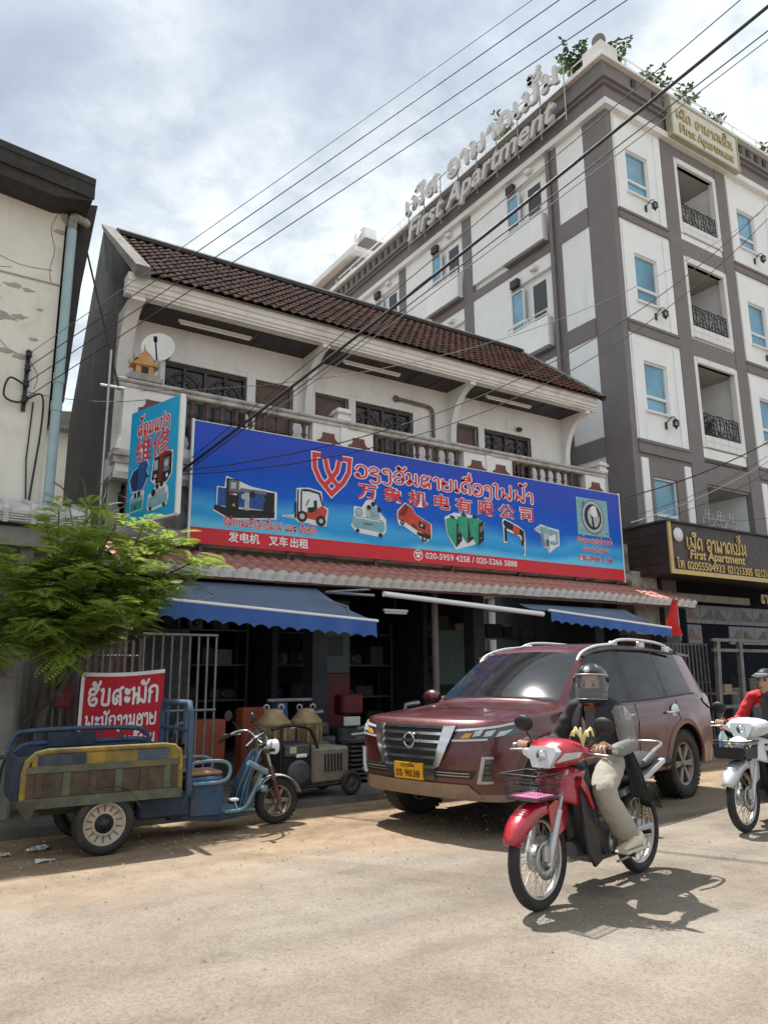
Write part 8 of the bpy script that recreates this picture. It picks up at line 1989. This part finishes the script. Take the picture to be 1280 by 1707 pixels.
# raised far rail of the bed
tp('raised_rail', MB().tube(catmull([(BX0_-.02, HWB-.02, BZ1_-.1), (BX0_+.02, HWB-.02, BZ1_+.06), (BX0_+.16, HWB-.02, BZ1_+.12), (BX1_-.25, HWB-.02, BZ1_+.12), (BX1_-.06, HWB-.02, BZ1_+.06), (BX1_-.02, HWB-.02, BZ1_-.08)], 6), .022, 8), M_tblue)
tp('raised_panel', MB().box((BX0_+.30, HWB-.03, BZ1_-.02), (BX1_-.52, HWB-.012, BZ1_+.10)), M_tblued)
for x in (BX0_+.2, BX0_+.75, BX1_-.3): tp('rail_upright', MB().tube([(x, HWB-.02, BZ1_), (x, HWB-.02, BZ1_+.12)], .012, 6), M_tblue)
# tall head frame behind the seat
HF = .68
hf = [(HF,-HWB+.04,.40), (HF,-HWB+.04,1.06), (HF,-HWB+.09,1.15), (HF,HWB-.09,1.15), (HF,HWB-.04,1.06), (HF,HWB-.04,.40)]
tp('head_frame', MB().tube(hf, .027, 8), M_tblue)
tp('head_frame_bar', MB().tube([(HF,-HWB+.04,.92), (HF,HWB-.04,.92)], .018, 8), M_tblue)
for y in (-.25, .25): tp('head_frame_bar', MB().tube([(HF,y,.80), (HF,y,1.15)], .014, 6), M_tblue)
# seat box, seat and floor
SB = tp('seat_box', MB().bbox((.76,-.22,.16), (1.08,.22,.50), .02), M_tblue); tp('seat_cushion', MB().bbox((.78,-.18,.505), (1.08,.18,.54), .012), mat('worn_board_seat', (.30,.17,.10), .8, var=.2, dirt=(.5,.46,.4), dirt_amt=.25, dirt_scale=8))
tp('battery_box', MB().bbox((.30,-.30,.20), (.74,.30,.38), .02), M_tblued)
for sg in (-1, 1): tp('seat_arm', MB().tube(catmull([(.76,sg*.24,.40), (.76,sg*.24,.585), (.82,sg*.24,.63), (1.04,sg*.24,.63), (1.12,sg*.24,.58), (1.11,sg*.24,.49), (1.02,sg*.24,.45), (.78,sg*.24,.45)], 4), .016, 8), M_cyan)
tp('foot_board', MB().bbox((1.03,-.19,.165), (1.40,.19,.195), .01), M_cyan)
tp('under_tray', MB().prism([(.6,.16),(1.05,.11),(1.36,.14),(1.36,.163),(.6,.22)], lambda u, v: (u, -.20, v), lambda u, v: (u, .20, v)), M_tblued)
tp('brake_pedal', MB().tube([(1.26,-.1,.19), (1.22,-.12,.27)], .008, 6).bbox((1.17,-.17,.265), (1.25,-.09,.285), .005), M_tubew)
# front leg shield: ribbed, leaning back
rows = []
for i in range(12):
    u = i/11; z = .19+.50*u; x = 1.34+.20*u**.9-.04*math.sin(PI*u); hw = .20-.10*u**2
    rows.append([(x-.05*abs(k/8)**2-.010*(k % 2), hw*k/8, z) for k in range(-8, 9)])
mb = MB(); mb.grid(rows, None, True); LS = tp('leg_shield', mb, M_tblue); md = LS.modifiers.new('solid', 'SOLIDIFY'); md.thickness = .012
for i in range(5):
    y = -.13+.065*i; tp('shield_rib', MB().tube(catmull([(1.30,y,.20), (1.335,y*.95,.34), (1.40,y*.8,.50), (1.47,y*.6,.62)], 5), .010, 6), M_cyan if i % 2 else M_tblue, LS)
tp('cross_bar', MB().tube([(1.30,-.24,.60), (1.50,-.20,.50)], .026, 10), M_cyan)
tp('shield_edge', MB().tube(catmull([(1.10,-.20,.185), (1.28,-.205,.20), (1.38,-.19,.34), (1.48,-.15,.50)], 5), .018, 8), M_cyan)
for sg in (-1, 1): tp('turn_signal', MB().lathe([(0,-.03),(.02,-.03),(.032,-.005),(.03,.03),(0,.04)], (1.46, sg*.23, .36), 'X', 14), M_cyan)
# fork, wheel, fender
FX = 1.69
tilt = Vector((-.15, 0, .49)).normalized()
q = twheel(FX, 0, WRf, WRf, .085, 1)
lm = MB(); k_r = WRf/.235; lm.lathe([(.160*k_r,-.038),(.150*k_r,-.040),(.142*k_r,-.02),(.142*k_r,.02),(.150*k_r,.040),(.160*k_r,.038)], n=30, axis='Y', closed=True); tp('rim', lm, M_alloy, q)
for k in range(6):
    a = 2*PI*k/6; tp('spoke', MB().prism([(.03,-.02),(.130,-.012),(.130,.012),(.03,.02)], lambda u, v, a=a: (u*math.cos(a)-v*math.sin(a), -.014, u*math.sin(a)+v*math.cos(a)), lambda u, v, a=a: (u*math.cos(a)-v*math.sin(a), .014, u*math.sin(a)+v*math.cos(a))), M_alloy, q)
tp('hub', MB().lathe([(0,-.06),(.03,-.06),(.05,-.03),(.05,.03),(.03,.06),(0,.06)], n=16, axis='Y'), M_alloy, q)
M_rfork = mat('rust_red_fork', (.12,.05,.04), .7, var=.25, dirt=(.2,.15,.12), dirt_amt=.2)
for sg in (-1, 1):
    b0 = Vector((FX, sg*.080, WRf)); tp('fork_slider', MB().tube([b0-tilt*.02, b0+tilt*.20], .022, 10), M_rfork)
    sp_m = MB(); sp_m.tube([b0+tilt*(.17+.17*k/72)+Vector((.027*math.cos(k*.7), .027*math.sin(k*.7), 0)) for k in range(73)], .0055, 5); tp('fork_spring', sp_m, M_rfork); tp('fork_tube', MB().tube([b0+tilt*.2, b0+tilt*.53], .016, 8), M_steel)
rows = []
for i in range(14):
    a = R(15)+R(140)*i/13; rows.append([(FX+.245*math.cos(a), y, WRf+(.245-.012*abs(y/.06)**2)*math.sin(a)) for y in (-.06,-.035,0,.035,.06)])
mb = MB(); mb.grid(rows, None, True); FF = tp('front_fender', mb, M_silverp); md = FF.modifiers.new('solid', 'SOLIDIFY'); md.thickness = .005
top = Vector((FX, 0, WRf))+tilt*.53
tp('steering_head', MB().tube([top-tilt*.20, top+tilt*.02], .03, 10), M_trust); tp('fork_bridge', MB().box((top.x-.03,-.11,top.z-.06), (top.x+.03,.11,top.z-.02)), M_trust)
hbp = [(top.x-.26,-.34,top.z+.06), (top.x-.16,-.29,top.z+.125), (top.x-.06,-.20,top.z+.13), (top.x+.01,-.06,top.z+.03), (top.x+.01,.06,top.z+.03), (top.x-.06,.20,top.z+.13), (top.x-.16,.29,top.z+.125), (top.x-.26,.34,top.z+.06)]
tp('handlebar', MB().tube(catmull(hbp, 4), .013, 8), M_chrome)
for sg in (-1, 1):
    tp('grip', MB().tube([(top.x-.20, sg*.315, top.z+.10), (top.x-.31, sg*.36, top.z+.03)], .018, 8), M_black)
    tp('brake_lever', MB().tube([(top.x-.12, sg*.27, top.z+.10), (top.x-.26, sg*.36, top.z+.10)], .006, 6), M_steel)
    ms = tp('mirror_stalk', MB().tube([(top.x-.12, sg*.27, top.z+.13), (top.x-.20, sg*.29, top.z+.23)], .006, 6), M_black)
    Mm = Matrix.Translation((top.x-.24, sg*.30, top.z+.28)) @ Matrix.Rotation(R(180+14*sg), 4, 'Z')
    mm = MB(); mm.lathe([(0,-.03),(.035,-.026),(.052,-.008),(.056,.004),(.052,.008),(0,.008)], n=20, axis='X', M=Mm); tp('mirror_shell', mm, M_black, ms); mm = MB(); mm.lathe([(0,.0),(.05,.0)], (0,0,0), 'X', 20, M=Mm @ Matrix.Translation((.010,0,0))); tp('mirror_glass', mm, M_chrome, ms)
hl_ = MB(); hl_.lathe([(0,-.09),(.045,-.08),(.066,-.04),(.072,.03),(.062,.045),(0,.055)], (top.x+.11, 0, top.z-.01), 'X', 20); HLt = tp('headlight', hl_, M_tubew); tp('headlight_bracket', MB().box((top.x+.0,-.08,top.z-.05), (top.x+.10,.08,top.z-.02)), M_black, HLt)
for k in range(4):
    tp('control_cable', MB().tube(catmull([(top.x-.14, -.27+.16*k, top.z+.12), (top.x+.05, -.12+.08*k, top.z+.10+.02*k), (top.x+.03, -.05+.03*k, top.z-.1), (1.45, 0, .45)], 5), .005, 5), M_cable)
# ================================================================ overhead wires
def wire(label, p0, p1, sag, r, m=None, n=14, name='overhead_cable'):
    a, b = Vector(p0), Vector(p1); pts = []
    for i in range(n+1):
        u = i/n; q = a.lerp(b, u); q.z -= sag*4*u*(1-u); pts.append(q)
    o = MB(); o.tube(pts, r*(.8 if r < .02 else 1), 5); o = obj(name, o, m or M_cable)
    prop(o, label, 'cable', 'cables strung over the street'); return o
def ext(p0, p1, k):
    a, b = Vector(p0), Vector(p1); return a+(b-a)*k
br = [(1.105, CY-.11, 5.64), (1.105, CY-.11, 5.44), (1.105, CY-.11, 5.22), (1.105, CY-.11, 5.0)]
en = [(5.02,4.86,8.5), (5.27,4.70,8.5), (5.60,4.50,8.5), (5.89,4.32,8.5)]
for i in range(4):
    wire(('uppermost of the four thin wires rising from the wall bracket', 'second of the four thin wires rising from the wall bracket', 'third of the four thin wires rising from the wall bracket', 'lowest of the four thin wires rising from the wall bracket')[i], br[i], ext(br[i], en[i], 1.35), .04, .008 if i else .006, M_cable if i else M_cableg)
wire('thick black cable rising from the left end of the blue banner across the apartment block', (3.15, 10.35, 4.22), ext((3.15,10.35,4.22), (7.23,3.47,8.5), 1.3), .10, .021)
wire('thin black wire running close above the thick black cable', (3.35, 10.4, 4.50), ext((3.35,10.4,4.50), (6.93,3.66,8.5), 1.3), .06, .008)
wire('pale grey wire running close below the thick black cable', (3.45, 10.4, 4.38), ext((3.45,10.4,4.38), (7.68,3.75,8.5), 1.3), .06, .008, M_cableg)
wire('black wire crossing the apartment corner just below the thick cable', (3.3, 10.4, 4.3), ext((3.3,10.4,4.3), (7.57,3.67,8.5), 1.3), .05, .010)
wire('upper of two sagging wires from the balcony to the right across the pale walls', (3.1, 10.36, 4.25), (14.6, 7.6, 11.1), 1.15, .011)
wire('lower of two sagging wires from the balcony to the right across the pale walls', (3.1, 10.36, 4.2), (14.5, 7.5, 10.75), 1.3, .010)
wire('thin sagging wire over the brown roof tiles to the right', (2.6, 10.6, 5.45), (14.6, 7.7, 11.0), 1.0, .007, M_cableg)
wire('heavy black drop cable sagging from the banner corner past the lower windows', (12.7, 10.45, 5.05), (16.6, 8.9, 6.75), .16, .018)
wire('pale bundled cable crossing in front of the lowest apartment window', (13.0, 10.5, 4.55), (16.4, 8.9, 6.25), .14, .014, M_steel)
wire('thin black wire just under the pale bundled cable', (13.0, 10.5, 4.45), (16.5, 8.9, 6.05), .16, .008)
wire('thin black wire above the pale bundled cable at the lowest window', (13.05, 10.6, 4.7), (16.6, 9.0, 6.45), .18, .007)
wire('thin wire lowest above the dark sign box', (13.0, 10.6, 4.5), (17.6, 9.4, 5.05), .08, .007)
wire('thin service wire from the cable bracket to the balcony corner', (1.105, CY-.11, 5.1), (2.75, 10.6, 5.35), .08, .006)
# service pole in the gap between the houses
sp_ = thing('steel_service_mast', 'thin leaning steel mast with cross arm in the gap between the two houses', 'mast', (2.12, 10.45, 0))
b = MB(); b.tube([(2.15, 10.4, .08), (2.13, 10.4, 5.9)], .018, 6); obj('mast', b, M_steel, sp_)
b = MB(); b.tube([(1.72, 10.45, 7.3), (2.28, 10.42, 5.35)], .014, 6); obj('stay_wire', b, M_cable, sp_)
b = MB(); b.tube([(2.02, 10.4, 5.36), (2.36, 10.42, 5.38)], .018, 6); obj('cross_arm', b, M_white, sp_)
# far pale house in the gap
fh = thing('far_house', 'pale far house glimpsed in the gap beside the stained gable', 'building', (3.5, 24, 0))
b = MB(); b.box((1.0, 22, 0), (6.5, 27, 8.2)); obj('wall', b, M_cream, fh)
b = MB(); b.prism([(.7, 8.2), (6.8, 8.2), (6.8, 8.4), (3.7, 8.75), (.7, 8.4)], lambda u, v: (u, 21.6, v), lambda u, v: (u, 27.3, v)); obj('roof', b, M_concrete, fh)
